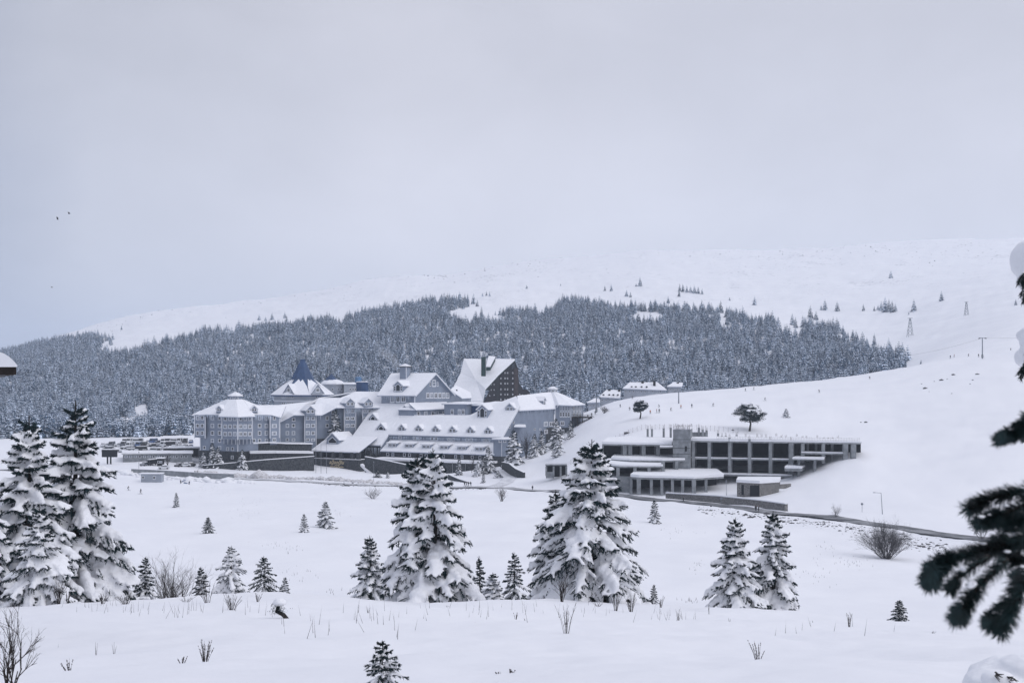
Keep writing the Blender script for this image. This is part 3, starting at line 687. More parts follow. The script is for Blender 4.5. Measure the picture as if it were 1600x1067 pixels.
# ================================================================== A: the rotunda wing on the left
A = Bld('hotel_wing', 'blue-grey rotunda wing at the hotel\'s left end with small roof lantern', 'building', G(370, 470))
zE, zB, zS = -12.7, -22.3, -27.3
core = [XY(313, 492), XY(313, 469.5), XY(346.5, 464.3), XY(371.5, 459.6), XY(394.5, 464.3), XY(421, 470), XY(437.6, 474), XY(437.6, 492)]
A.wall(core, zS, zE); A.wall(core, -38, zS+.02, 'stone')
lb = [XY(304, 482), XY(304, 470), XY(320.7, 466.6), XY(320.7, 469.6)]; A.wall(lb, zB+.3, zE); A.cap(lb, zB+.3)
bay = [XY(346.5, 464.6), XY(346.8, 461.3), XY(371.5, 455.5), XY(394.3, 461.3), XY(394.6, 464.6)]; A.wall(bay, zB, zE-.4); A.cap(bay, zB)
rb = [XY(422, 471), XY(422, 468.3), XY(436.6, 472), XY(437.6, 476)]; A.wall(rb, -25, zE-.6)
for p in (lb[1], lb[2], bay[1], bay[2], bay[3], rb[1], rb[2]): A.trim(p, zB, zE-.4)
A.trim(core[1], zS, zE); A.trim(core[3], zS, zB)
for i in range(4):                                     # braces under the overhanging bay
    for a, b_ in ((bay[1], bay[2]), (bay[2], bay[3])):
        q = a.lerp(b_, (i+.5)/4); A.mb('trim').bar(V3(q, zB+.05), V3(q*1.006, zB-2.0), .25)
rows = (652.5, 664.8, 676.3)
for py in rows:
    for px in (309, 316.2): A.segwin(lb[1], lb[2], px, py, 5.2, 6)
    for px in (332, 343.3): A.segwin(core[1], core[2], px, py, 5.2, 6)
    for px in (352.2, 359.5, 367): A.segwin(bay[1], bay[2], px, py+1.2, 5.2, 6.2, 'double' if py > 660 else 'sash')
    for px in (375.8, 383, 390.3): A.segwin(bay[2], bay[3], px, py+1.2, 5.2, 6.2, 'double' if py > 660 else 'sash')
    for px in (405.5, 416.2): A.segwin(core[4], core[5], px, py, 5.2, 6)
    A.segwin(rb[1], rb[2], 428.5, py+.3, 7.5 if py > 660 else 4.5, 5.5, 'triple' if py > 660 else 'sash')
for px in (332, 343.3, 396.8, 405.5, 416.2): A.segwin(core[1] if px < 350 else core[4], core[2] if px < 350 else core[5], px, 688, 4.6, 5.6)
for px in (319.5, 343.5): A.segwin(core[1], core[2], px, 699, 4.4, 5)
A.segwin(core[2], core[3], 355.8, 701, 4.4, 5); A.segwin(core[2], core[3], 363.5, 701, 4.4, 5); A.segwin(core[2], core[3], 363, 714, 4, 5)
A.segwin(rb[1], rb[2], 428.5, 687, 5.5, 5.5, 'double')
ez = lambda py, D: zpx(py, D)
A.roof([P(299, 649.6, 472), P(322, 648.2, 465.3), P(347, 648.2, 462.6), P(357, 625.5, 470), P(354, 625.5, 476)])
A.roof([P(341.5, 651, 459.4), P(371.5, 652, 453.2), P(368, 625.5, 468), P(356.5, 625.5, 470)])
A.roof([P(371.5, 652, 453.2), P(399, 651, 459.4), P(379, 625.5, 470), P(368, 625.5, 468)])
A.roof([P(395.5, 648.2, 462.4), P(424, 648.6, 468.4), P(439, 653, 472), P(447, 634.4, 487), P(401, 634.4, 482), P(379, 625.5, 471)])
A.roof([P(299, 649.6, 472.2), P(355, 625.5, 474), P(379, 625.5, 474), P(400, 634.4, 483), P(447, 634.4, 488), P(430, 640, 505), P(310, 644, 505)])
lc = P(368, 626, 472)
lan = A.part('lantern', MB().lathe(lc, [(2.75, -1.0), (2.75, 2.0)], 8, R(22.5)), 'siding')
A.part('snow_roof', MB().lathe(lc, [(3.15, 1.9), (3.1, 2.2), (1.0, 3.4), (.1, 3.7)], 8, R(22.5)), 'snow', lan)
for a in (-112.5, -67.5):
    nn = Vector((math.cos(R(a)), math.sin(R(a)))); A.win(lc+Vector((nn.x*2.55, nn.y*2.55, .9)), nn, 1.5, 1.1, 'double', parent=lan, whole=True)
for px, n_ in ((342.5, (-.25, -.97)), (397.2, (.3, -.95))):
    A.dormer(P(px, 643, 463.2), n_, 2.7, 1.2, 1.25, 4, [(0, .75, 2.3, 1.0, 'double')])
A.icicles(P(323, 649, 465), P(346, 649, 462.4), 26, 1.4); A.icicles(P(397, 649, 462.6), P(424, 649.5, 468.6), 40, 2.4)
A.done(WM)

# ================================================================== B: stepped guest wing
fB = 1.035
B = Bld('hotel_wing', 'long stepped blue guest wing with gabled dormers between the rotunda and main hotel block', 'building', G(500, 486*fB))
w0, w1 = XY(437.7, 474.5*fB), XY(476, 480*fB); b1 = [XY(476, 480.2*fB), XY(476, 478*fB), XY(494, 480.6*fB), XY(494, 483*fB)]
w2, w3 = XY(494, 482.6*fB), XY(538, 489.5*fB); b2 = [XY(538, 490*fB), XY(538, 487.5*fB), XY(556, 490.2*fB), XY(556, 492.4*fB)]
w4, w5 = XY(556, 492.2*fB), XY(568, 494*fB); b3 = [XY(566.7, 494*fB), XY(566.7, 491.5*fB), XY(584, 494.2*fB), XY(584, 497*fB)]; w6 = XY(600, 499*fB)
zt1 = zpx(648.4, 478*fB); zt2 = zpx(637, 489*fB); zb = -40
def wpoly(bld, A_, B_, tops, zb_, key='wall'):
    pts = [V3(seg_at(A_, B_, px), zpx(py, seg_at(A_, B_, px).y)) for px, py in tops]
    bld.mb(key).poly([V3(seg_at(A_, B_, tops[0][0]), zb_)]+pts+[V3(seg_at(A_, B_, tops[-1][0]), zb_)])
wpoly(B, w0, w1, [(437.7, 660), (458.7, 648.6), (476, 648.6)], zb)
B.wall(b1, zb, zt1-.1); wpoly(B, w2, w3, [(494, 648.6), (501.5, 648.6), (524, 637.2), (538, 637.2)], zb)
B.wall(b2, zb, zt2-.1); B.wall([w4, w5], zb, zt2-.1); B.wall(b3, zb, zt2-.1); B.wall([b3[3], w6], zb, zt2-.1)
B.wall([w0, XY(437.7, 500*fB)], zb, zpx(660, 474*fB)); B.wall([XY(600, 499*fB), XY(600, 525*fB)], zb, zt2)
for p in (w0, b1[1], b1[2], b2[1], b2[2], b3[1], b3[2]): B.trim(p, zb, zt1 if p.x < XY(500, 480*fB).x else zt2, .3)
for px, py in ((458.7, 655), (449, 664.7), (458.5, 664.7), (449, 676.2), (458.5, 676.2), (449, 686.8), (458.5, 686.8)): B.segwin(w0, w1, px, py, 5, 5.4 if py < 684 else 4)
for py in (653, 664.7, 676.2, 686.8):
    for px in (480.8, 489): B.segwin(b1[1], b1[2], px, py, 6, 5.4 if py < 684 else 4, 'double')
for px, py in ((511.3, 653), (511.3, 664.7), (520.3, 643.5), (520.3, 653)): B.segwin(w2, w3, px, py, 5, 5.4)
for py in (642, 653.4, 664.5):
    for px in (543, 551): B.segwin(b2[1], b2[2], px, py, 6, 5.2, 'double')
for py in (642, 653.4):
    for px in (571, 578): B.segwin(b3[1], b3[2], px, py, 6, 5.2, 'double')
B.roof([P(436, 661, 473.2*fB), P(459, 649, 475.6*fB), P(474.5, 634.6, 492*fB), P(430, 634.6, 488*fB)])
B.roof([P(459, 649, 475.6*fB), P(503, 649, 480.5*fB), P(506, 631, 496*fB), P(474.5, 634.6, 492*fB)])
B.roof([P(503, 649, 480.5*fB), P(525, 637.4, 483.5*fB), P(532, 623, 503*fB), P(498, 623, 503*fB), P(492, 631, 497*fB)])
B.roof([P(525, 637.4, 484*fB), P(598, 637.4, 493.5*fB), P(601, 613.6, 514*fB), P(556, 613.2, 510*fB), P(531, 623, 503*fB)])
B.roof([P(430, 634.6, 488*fB), P(474.5, 634.6, 492*fB), P(498, 623, 503*fB), P(556, 613.2, 510*fB), P(601, 613.6, 514*fB), P(598, 622, 545*fB), P(440, 640, 520*fB)])
nB = nrm2(w0, w3)
for px, py, D in ((485, 646.5, 477.5), (547, 634.5, 486.5), (575.5, 634.5, 490.5)):
    B.dormer(P(px, py, D*fB), nB, 4.4, 1.6, 1.9, 6, [(-.95, 1.0, 1.5, 1.3, 'sash'), (.95, 1.0, 1.5, 1.3, 'sash')])
B.icicles(P(476, 649.5, 477.8*fB), P(502, 649.5, 481*fB), 30, 2.0); B.icicles(P(540, 638, 487*fB), P(566, 638, 491.5*fB), 46, 4.0)
B.mb('stone').poly([V3(seg_at(w2, w3, 494.2)*.998, -24), V3(seg_at(w2, w3, 512)*.998, -24), V3(seg_at(w2, w3, 512)*.998, -36), V3(seg_at(w2, w3, 494.2)*.998, -36)])
B.done(WM)

# ================================================================== C: pavilion with blue cone
cC = P(473, 617, 562); zc = cC.z
C = Bld('pavilion', 'octagonal hotel pavilion with tall blue cone roof behind the guest wing', 'building', G(473, 562))
C.part('wall', MB().lathe((cC.x, cC.y, 0), [(14.1, -26), (14.1, zc)], 8, R(22.5)), 'siding_pale')
rfC = C.part('roof', MB().lathe((cC.x, cC.y, zc), [(15.8, -.5), (15.8, 0), (5.8, 7.7), (5.4, 8.5), (1.3, 16.7), (1.3, 17.6), (.15, 17.7)], 8, R(22.5)), 'blue_metal')
rc = random.Random(9)
for k in range(8):                                       # snow fields on the facets, torn open near the ribs
    a0, a1 = R(22.5+45*k), R(22.5+45*(k+1)); q = lambda u, v: Vector((cC.x, cC.y, zc))+(Vector((math.cos(a0), math.sin(a0), 0))*(1-u)+Vector((math.cos(a1), math.sin(a1), 0))*u)*(15.8-10.0*v)+UP*(7.7*v+.05)
    C.part('snow_cover', MB().slab([q(.0, .0), q(1.0, .0), q(.97, .5), q(rc.uniform(.6, .8), .95), q(rc.uniform(.45, .55), rc.uniform(.75, .9)), q(rc.uniform(.2, .35), .97), q(.03, .5)], .3, down=False), 'snow', rfC)
for px, n_ in ((451, (-.38, -.92)), (496.5, (.38, -.92))):
    C.dormer(P(px, 614, 548.5), n_, 5.6, .25, 3.9, 5, [(0, 1.5, 2.0, 1.9, 'triple')], mats=('siding_pale', 'blue_metal'), over=.5)
for px in (441.5, 444.8, 448.2, 451.5, 454.6, 457.5):
    for py in (619.8, 630):
        A_, B_ = Vector((cC.x+14.1*math.cos(R(202.5)), cC.y+14.1*math.sin(R(202.5)))), Vector((cC.x+14.1*math.cos(R(247.5)), cC.y+14.1*math.sin(R(247.5))))
        A2, B2 = B_, Vector((cC.x+14.1*math.cos(R(292.5)), cC.y+14.1*math.sin(R(292.5))))
        if PX(V3(B_, 0))[0] > px: C.segwin(A_, B_, px, py, 2.2, 3.8, 'plain')
        else: C.segwin(A2, B2, px, py, 2.2, 3.8, 'plain')
A3, B3 = Vector((cC.x+14.1*math.cos(R(292.5)), cC.y+14.1*math.sin(R(292.5)))), Vector((cC.x+14.1*math.cos(R(337.5)), cC.y+14.1*math.sin(R(337.5))))
for px in (494, 497.5, 501, 504.5): C.segwin(A3, B3, px, 620, 2.2, 3.6, 'plain')
C.part('belt', MB().lathe((cC.x, cC.y, zpx(625.8, 562)), [(14.25, -.2), (14.25, .25)], 8, R(22.5)), 'trim')
# ---- small tower, its annexe and the drums behind
c2 = P(520, 600, 592)
D2 = Bld('tower', 'small pale tower with short blue pyramid roof right of the blue cone pavilion', 'building', G(520, 592))
D2.part('wall', MB().lathe((c2.x, c2.y, 0), [(6.0, -26), (6.0, c2.z)], 8, R(22.5)), 'siding_pale')
r2_ = D2.part('roof', MB().lathe((c2.x-.8, c2.y, c2.z), [(3.6, 1.8), (.1, 5.3)], 8, R(22.5)), 'blue_metal')
D2.part('snow_cover', MB().lathe((c2.x, c2.y, c2.z), [(6.4, -.3), (6.5, .3), (4.6, 1.8), (2.2, 2.4)], 8, R(22.5)), 'snow', r2_)
ax0, ax1 = XY(537, 586), XY(557, 592)
D2.wall([ax0, ax1, XY(557, 605), XY(537, 600)], -26, zpx(600.5, 588), close=True)
D2.roof([P(536, 600.5, 585.5), P(558, 600.5, 591.5), P(557, 599, 606), P(536, 599, 600)], snow=.6)
for px, py in ((547, 608), (551.5, 608), (555, 608)): D2.segwin(ax0, ax1, px, py, 2.4, 4, 'plain')
e0, e1 = Vector((c2.x+6*math.cos(R(247.5)), c2.y+6*math.sin(R(247.5)))), Vector((c2.x+6*math.cos(R(292.5)), c2.y+6*math.sin(R(292.5))))
for px, py, ww in ((519.8, 608, 2.4), (522, 618.5, 2)): D2.segwin(e0, e1, px, py, ww, 4, 'plain')
e2 = Vector((c2.x+6*math.cos(R(337.5)), c2.y+6*math.sin(R(337.5))))
for px in (528.6, 531.2, 533.8): D2.segwin(e1, e2, px, 608, 2.0, 4, 'plain')
D2.done({'wall': 'siding_pale', 'trim': 'trim'})
c3 = P(566, 609, 575)
DR = Bld('water_drum', 'dark blue round drum with paler small drum on the hotel roof', 'roof drum', c3)
DR.part('drum', MB().lathe(c3, [(3.1, -8), (3.1, 3.9), (.1, 4.0)], 18), 'blue_metal', smooth=False)
DR.part('snow_cover', MB().lathe(c3, [(3.15, 3.9), (3.0, 4.25), (.1, 4.3)], 18), 'snow')
DR.part('upper_drum', MB().lathe(c3+Vector((-2.1, 1, 0)), [(1.7, 3.5), (1.7, 6.2), (1.2, 6.6), (.1, 6.7)], 14), 'blue_light')

# ================================================================== main block: local axes (s along the terrace front, t into the hill)
O2 = Vector((-56.4, 487.0)); ax_a = Vector((.883, -.469)); ax_b = Vector((.469, .883))
def S(s, t, z=None):
    p = O2+ax_a*s+ax_b*t
    return p if z is None else Vector((p.x, p.y, z))
NB_ = -ax_b; NA_ = ax_a
def onF(px, py, lift=0.0):      # the big roof plane z = -26.8 + 0.8 t (+ lift)
    k, m_ = (px-CX)/F, (HY-py)/F
    # t = (kD+56.4)*.469+(D-487)*.883 ; mD = -26.8+lift+.8 t
    ct = .469*k+.883; c0 = 56.4*.469-487*.883
    D = (-26.8+lift+.8*c0)/(m_-.8*ct); return Vector((k*D, D, m_*D))
Fb = Bld('hotel_block', 'main terraced hotel block with huge snowy roof and row of small dormers', 'building', G(680, 474))
fz = lambda t: -26.8+.8*t
outl = [(-18, .5), (0, .5), (0, 6), (56, 6), (56, 22), (52, 26.5), (38, 19), (34, 16), (4, 16), (4, 22), (-18, 22)]
# cut in convex pieces of one plane
for poly in ([(-18, .5), (0, .5), (0, 22), (-18, 22)], [(0, 6), (56, 6), (56, 16), (0, 16)], [(0, 16), (4, 16), (4, 22), (0, 22)], [(34, 16), (56, 16), (56, 22), (52, 26.5), (38, 19)]):
    Fb.roof([S(s, t, fz(t)) for s, t in poly], snow=.5)
Fb.mb('trim').bar(S(56.1, 5.6, fz(5.6)-.2), S(56.1, 22, fz(22)-.2), .2, .5); Fb.mb('trim').bar(S(.1, .3, fz(.3)-.2), S(.1, 6, fz(6)-.2), .2, .5)
Fb.wall([S(-18, 1.6), S(0, 1.6)], -38, -26, 'entrance_stone_wall')
Fb.wall([S(0, .5), S(0, 7)], [-28.9, -28.9], [fz(.5)-.2, fz(7)-.2])
Fb.wall([S(0, 7), S(56, 7)], -25.2, fz(6.6)); Fb.wall([S(-18, .5), S(-18, 22)], -38, [fz(.5)-.2, fz(22)-.2])
gw = [S(55.5, 6), S(55.5, 20.5), S(55.5, 56)]
Fb.mb('wall').poly([S(55.5, 2, -36), S(55.5, 6.2, fz(6)-.2), S(55.5, 20.6, -11.2), S(55.5, 56, -11.2), S(55.5, 56, -36)])
# lower shed roof, its six shed dormers and the wall underneath
Fb.roof([S(.3, -.6, -28.7), S(56, -.6, -28.7), S(56, 7, -24.4), S(.3, 7, -24.4)], snow=.45)
Fb.wall([S(.3, .9), S(56, .9)], -38, -28.9, 'terrace_storey_wall')
def shed_dormer(px, py):
    k, m_ = (px-CX)/F, (HY-py)/F; sl = 4.3/7.6; ct = .469*k+.883; c0 = 56.4*.469-487*.883
    D = (-28.36+.45+sl*c0)/(m_-sl*ct); p = Vector((k*D, D, m_*D)); l = Vector((ax_a.x, ax_a.y, 0)); bk = Vector((ax_b.x, ax_b.y, 0))
    mb = MB(); w_, h_, dp = 2.1, 1.45, 3.4
    q = lambda x, y, z: p+l*x+bk*y+UP*z
    mb.add([q(-w_, 0, -.5), q(w_, 0, -.5), q(w_, 0, h_), q(-w_, 0, h_), q(w_, dp, h_+.1), q(-w_, dp, h_+.1), q(w_, dp, -.5), q(-w_, dp, -.5)], [(0, 1, 2, 3), (1, 6, 4, 2), (0, 3, 5, 7), (3, 2, 4, 5)])
    o = Fb.part('dormer', mb, 'siding')
    Fb.part('snow_roof', MB().slab([q(-w_-.45, -.9, h_-.05), q(w_+.45, -.9, h_-.05), q(w_+.45, dp+.3, h_+.55), q(-w_-.45, dp+.3, h_+.55)], .5, down=False), 'snow', o)
    for x in (-.95, .95): Fb.win(q(x, 0, .75), NB_, 1.6, 1.15, 'double', parent=o, whole=True)
for px, py in ((613, 698), (639, 699), (666, 700.2), (694, 701.4), (721.5, 702.6), (749, 704)): shed_dormer(px, py)
# windows of the storey between the two roofs and of the terrace storey
for px, py in ((625, 683), (648, 684), (654, 684), (675, 685), (681, 685), (702, 686), (708, 686), (730, 686.5), (736, 686.5), (757, 687.5), (763, 687.5)):
    Fb.segwin(S(0, 7), S(56, 7), px, py, 5, 4.5, 'double')
for px in (606, 614, 632, 640, 658, 666, 684, 693, 712, 722, 738, 750): Fb.segwin(S(.3, .9), S(56, .9), px, 709.3+(px-606)*.035, 4, 5, 'plain')
# the row of gabled dormers
for px, py in ((627.7, 673.4), (654, 674.2), (680.7, 675.2), (707, 676.2), (735, 677), (762.7, 678)):
    Fb.dormer(onF(px, py, .2), NB_, 3.5, 1.35, 1.55, 5, [(-.78, .95, 1.3, 1.5, 'sash'), (.78, .95, 1.3, 1.5, 'sash')], over=.4)
for px, py in ((595.5, 672.6), (582.7, 657.2)):
    Fb.dormer(onF(px, py, .2), NB_, 4.6, 1.0, 2.2, 5.5, [(-1.7, .6, .9, 1.0, 'plain'), (1.7, .6, .9, 1.0, 'plain')], over=.5, open_=(0, .2, 2.1, 1.1, .8))
Fb.dormer(onF(632.5, 645.5, .2), NB_, 5.0, 1.1, 2.4, 8, [(-1.8, .7, .9, 1.1, 'plain'), (1.8, .7, .9, 1.1, 'plain')], over=.5, open_=(0, .2, 2.4, 1.2, .9))
Fb.dormer(onF(753.6, 654, .2), NB_, 5.0, 4.0, 1.9, 11, [(-1.75, 2.1, .9, 3.2, 'sash'), (1.75, 2.1, .9, 3.2, 'sash')], over=.5, open_=(0, .5, 2.0, 3.3, .9))
Fb.dormer(onF(796.5, 642, .2), NB_, 4.0, 1.5, 1.8, 8, [(-.85, 1.0, 1.4, 1.6, 'double'), (.85, 1.0, 1.4, 1.6, 'double')], over=.45)
for px, py, ww in ((852.7, 662, 6.2), (861.3, 662, 6.2)): Fb.segwin(S(55.5, 20), S(55.5, 56), px, py, ww, 6.6, 'double')
for px, py in ((802.3, 660), (796.3, 667), (835.5, 670.5), (844, 670.5)): Fb.segwin(S(55.5, 2), S(55.5, 56), px, py, 2.6, 3, 'plain')
Fb.wall([S(56.0, 47.3), S(56.0, 55.9)], -36, zpx(668, 505), 'end_stone_wall')
Fb.segwin(S(56, 47), S(56, 56), 853, 674, 5.5, 6, 'double')
cp = [P(803, 667, 472), P(822, 667.5, 474), P(821, 664.5, 482), P(806, 664, 480)]; Fb.roof(cp, snow=.5, name='canopy')
# corner bay with balcony at the right end of the lower front
cb_ = [S(55.6, -.5), S(59, .2), S(61, 3), S(61, 7), S(55.6, 10)]
Fb.wall(cb_, -29.2, -22.4); Fb.wall(cb_, -40, -29.18, 'bay_stone_base'); Fb.roof([V3(p+(p-S(57, 5))*.18, -22.4) for p in cb_], snow=.6)
for px in (781.5, 788.5): Fb.segwin(cb_[1] if px < 785 else cb_[1], cb_[2], px, 688, 4.6, 5.6, 'sash')
for p in cb_[1:4]: Fb.trim(p, -29.2, -22.4, .18)
# terrace ledge with stone front
Fb.wall([S(1, -6.5), S(57, -6.5), S(57, 1)], -41, -31.7, 'terrace_stone_wall'); Fb.part('terrace', MB().slab([S(1, -6.9, -31.2), S(57.3, -6.9, -31.2), S(57.3, .8, -31.0), S(1, .8, -31.0)], .8), 'snow')
for i in range(5): Fb.mb('concrete').bar(S(28+i*6.1, -6.95, -40), S(28+i*6.1, -6.95, -31.8), .25)
Fb.icicles(S(-18, .6, -27.3), S(0, .6, -27.3), 70, 3.6); Fb.icicles(S(0, 6, -22.6), S(56, 6, -22.6), 150, 1.8); Fb.icicles(S(55.8, 24, -11.4), S(55.8, 54, -11.4), 40, 1.6)
Fb.done(WM)

# ---- E: the gabled upper block
E = Bld('hotel_block', 'gabled upper hotel block with square chimney cupola above the big roof', 'building', Vector((*S(-5, 37), -12)))
E.wall([S(-14.5, 53.4), S(-14.5, 22), S(3.3, 22)], -12, -4.5)
E.mb('wall').poly([S(3.3, 22, -15), S(3.3, 22, -4.5), S(3.3, 37.7, 4.5), S(3.3, 53.4, -4.5), S(3.3, 53.4, -15)])
E.roof([S(-16, 20.6, -5.3), S(4.6, 20.6, -5.3), S(4.6, 37.7, 4.6), S(-20, 37.7, 4.6)], snow=.5)
E.roof([S(-16, 54.8, -5.3), S(4.6, 54.8, -5.3), S(4.6, 37.7, 4.6), S(-20, 37.7, 4.6)], snow=.5)
E.mb('trim').bar(S(4.7, 20.6, -5.3), S(4.7, 37.7, 4.7), .2, .6); E.mb('trim').bar(S(4.7, 54.8, -5.3), S(4.7, 37.7, 4.7), .2, .6); E.trim(S(3.3, 22), -10, -4.6, .4)
for px in (613, 622, 630.3): E.segwin(S(-14.5, 22), S(3.3, 22), px, 622.3, 6.6, 12, 'double')
for px in (668.3, 674.4, 680.7, 686.9, 693, 699.2): E.segwin(S(3.3, 22), S(3.3, 53.4), px, 617.5, 4.9, 8.4, 'double')
for px, py, ww, hh in ((678, 598.5, 5.2, 10), (672.2, 600, 2.4, 6.5), (683.6, 600, 2.4, 6.5)): E.segwin(S(3.3, 22), S(3.3, 53.4), px, py, ww, hh, 'sash')
for px in (665.6, 669.3, 674.5, 679.8, 692): E.segwin(S(3.3, 22), S(3.3, 53.4), px, 628.6, 1.8, 1.8, 'plain')
k, m_ = (622-CX)/F, (HY-612.5)/F; sl = 9.9/17.1; ct = .469*k+.883; c0 = 56.4*.469-487*.883
De = (-5.3+.4-sl*20.6+sl*c0)/(m_-sl*ct)
E.dormer(Vector((k*De, De, m_*De)), NB_, 5.0, 3.0, 1.9, 9, [(-1.75, 1.7, .9, 2.5, 'sash'), (1.75, 1.7, .9, 2.5, 'sash')], over=.5, open_=(0, .4, 2.1, 2.4, .9))
cu = S(-10, 34.5); zz = zpx(590, cu.y)
cup = E.part('cupola', MB().box((cu.x, cu.y, zz+2.0), Vector((*ax_a, 0))*1.75, Vector((*ax_b, 0))*1.75, (0, 0, 3.0)), 'siding')
E.part('cap', MB().slab([V3(cu+ax_a*x*2.4+ax_b*y*2.4, zz+5.2) for x, y in ((-1, -1), (1, -1), (1, 1), (-1, 1))], .3), 'wood', cup)
tp = V3(cu, zz+6.5); q4 = [V3(cu+ax_a*x*2.3+ax_b*y*2.3, zz+5.21) for x, y in ((-1, -1), (1, -1), (1, 1), (-1, 1))]
E.part('snow_roof', MB().add(q4+[tp], [(0, 1, 4), (1, 2, 4), (2, 3, 4), (3, 0, 4)]), 'snow', cup)
E.part('corner_board', MB().bar(V3(cu+ax_a*1.76-ax_b*1.76, zz-1), V3(cu+ax_a*1.76-ax_b*1.76, zz+4.9), .3), 'trim', cup)
# porch gallery in front of the gable, flat roofs, side block
E.wall([S(-1, 15.6), S(7, 15.6), S(7, 48)], -15.5, -11.3)
E.roof([S(8.4, 15, -11.4), S(8.4, 49, -11.4), S(3.4, 49, -8.6), S(3.4, 17, -8.6)], snow=.4)
E.roof([S(-1, 15.2, -11.4), S(8.4, 15.2, -11.4), S(3.4, 22, -8.6), S(-1, 22, -8.6)], snow=.4)
for px in (653.7, 665, 676, 683, 693.6): E.segwin(S(7, 15.6), S(7, 48), px, 646, 5, 7, 'sash' if px != 665 else 'double')
E.part('flat_roof', MB().slab([S(3.5, 15.5, -14.2), S(38, 15.5, -14.2), S(44, 22, -13.4), S(44, 56, -13), S(3.5, 56, -13)], .8), 'snow')
E.wall([S(12.5, 45), S(12.5, 32), S(24, 32), S(24, 45)], -15, -9); E.roof([S(11.6, 31, -9), S(24.8, 31, -9), S(24.8, 46, -8.6), S(11.6, 46, -8.6)], snow=.5)
for px in (706.7, 718, 724): E.segwin(S(12.5, 32), S(24, 32), px, 643.3, 4.8, 8, 'double')
E.roof([S(24, 36, -9.6), S(50, 30, -9.6), S(50, 58, -8.5), S(24, 58, -8.5)], snow=.5); E.wall([S(24, 36.5), S(50, 30.5)], -15, -9.7, 'blue_metal')
E.icicles(S(-14, 21, -5.6), S(3, 21, -5.6), 50, 1.8)
E.done({**WM, 'blue_metal': 'blue_metal'})

# ---- G: octagonal right end
Gb = Bld('hotel_wing', 'octagonal right end of the hotel with windowed facets and small roof lantern', 'building', Vector((*XY(880, 515), -24)))
g0, g1, g2, g3 = XY(867.5, 510), XY(892, 511), XY(911, 524), XY(911, 545)
zg = zpx(633, 511)
Gb.wall([g0, g1, g2, g3], -24, zg); Gb.wall([g0, g1, g2, g3], -34, -19.5, 'stone')
for i_ in (0, 1): pass
for p in (g0, g1, g2): Gb.trim(p, -20, zg, .35)
for px in (876.3, 880.4, 884.5, 888.6):
    for py in (637.6, 647.2): Gb.segwin(g0, g1, px, py, 3.3, 7.6, 'sash')
Gb.segwin(g0, g1, 878.7, 661, 6, 6.4, 'double'); Gb.segwin(g0*.999, g1*.999, 879, 674, 5, 6, 'double')
for px in (896.5, 901.5, 906.5):
    for py in (638, 647.4): Gb.segwin(g1, g2, px, py, 3.6, 7.4, 'double')
zz_ = -11.1
Gb.roof([S(56.4, 20.5, -11.3), S(56.4, 57, -11.2), P(861, 613.8, 533), P(808, 619.8, 489)], snow=.5)
Gb.roof([S(56.4, 56.5, -11.2), P(873, 633.2, 508.5), P(866, 613.8, 531), P(861, 613.8, 533)], snow=.45)
Gb.roof([P(873, 633.2, 508.5), P(893, 634, 508.8), P(867, 613.8, 530), P(864, 613.8, 531)], snow=.45)
Gb.roof([P(893, 634, 508.8), P(915, 632.6, 523), P(870, 613.8, 534), P(866, 613.8, 531)], snow=.45)
Gb.roof([P(808, 619.8, 489), P(862, 613.8, 534), P(870, 613.8, 536), P(915, 632.6, 523), P(905, 632, 555), P(800, 640, 530)], snow=.4)
gl = P(863.5, 613.6, 534)
ln_ = Gb.part('lantern', MB().lathe(gl, [(2.3, -1.2), (2.3, 1.8)], 8, R(22.5)), 'siding_pale')
Gb.part('snow_roof', MB().lathe(gl, [(2.75, 1.7), (2.7, 2.0), (.9, 2.9), (.1, 3.0)], 8, R(22.5)), 'snow', ln_)
for a in (-135, -90, -45):
    nn = Vector((math.cos(R(a)), math.sin(R(a)))); Gb.win(gl+Vector((nn.x*2.14, nn.y*2.14, .9)), nn, 1.3, 1.2, 'double', parent=ln_, whole=True)
Gb.dormer(P(850.5, 635.6, 505), (.883, -.469), 2.6, 3.0, 1.3, 7, [(0, 1.7, 1.9, 2.4, 'double')], over=.4)
Gb.icicles(P(874, 634, 508.6), P(914, 633.5, 522), 50, 1.2)
Gb.done(WM)
dk = Bld('timber_deck', 'raised timber deck with stairs at the right end of the hotel', 'deck', G(912, 512))
dz = zpx(651.5, 512)
dk.part('platform', MB().slab([P(893, 651, 510), P(922, 651.5, 508), P(924, 651, 519), P(905, 650, 522)], .5), 'wood')
for px, D in ((895, 511), (902, 510.5), (910, 510), (920, 509.5), (921, 517)):
    p = XY(px, D); dk.part('post', MB().bar(V3(p, GZ(p.x, p.y)-1), V3(p, dz), .4), 'wood')
dk.part('railing', MB().bar(P(893, 647.4, 510), P(922, 648, 508), .12).bar(P(893, 649, 510), P(922, 649.6, 508), .08), 'wood', kind='stuff')
dk.part('stairs', MB().slab([P(922, 650, 508), P(934, 660, 507), P(936, 659, 514), P(924, 650, 518)], .5), 'wood')
dk.part('stair_railing', MB().bar(P(922, 647, 508), P(935, 657, 507), .12), 'wood')

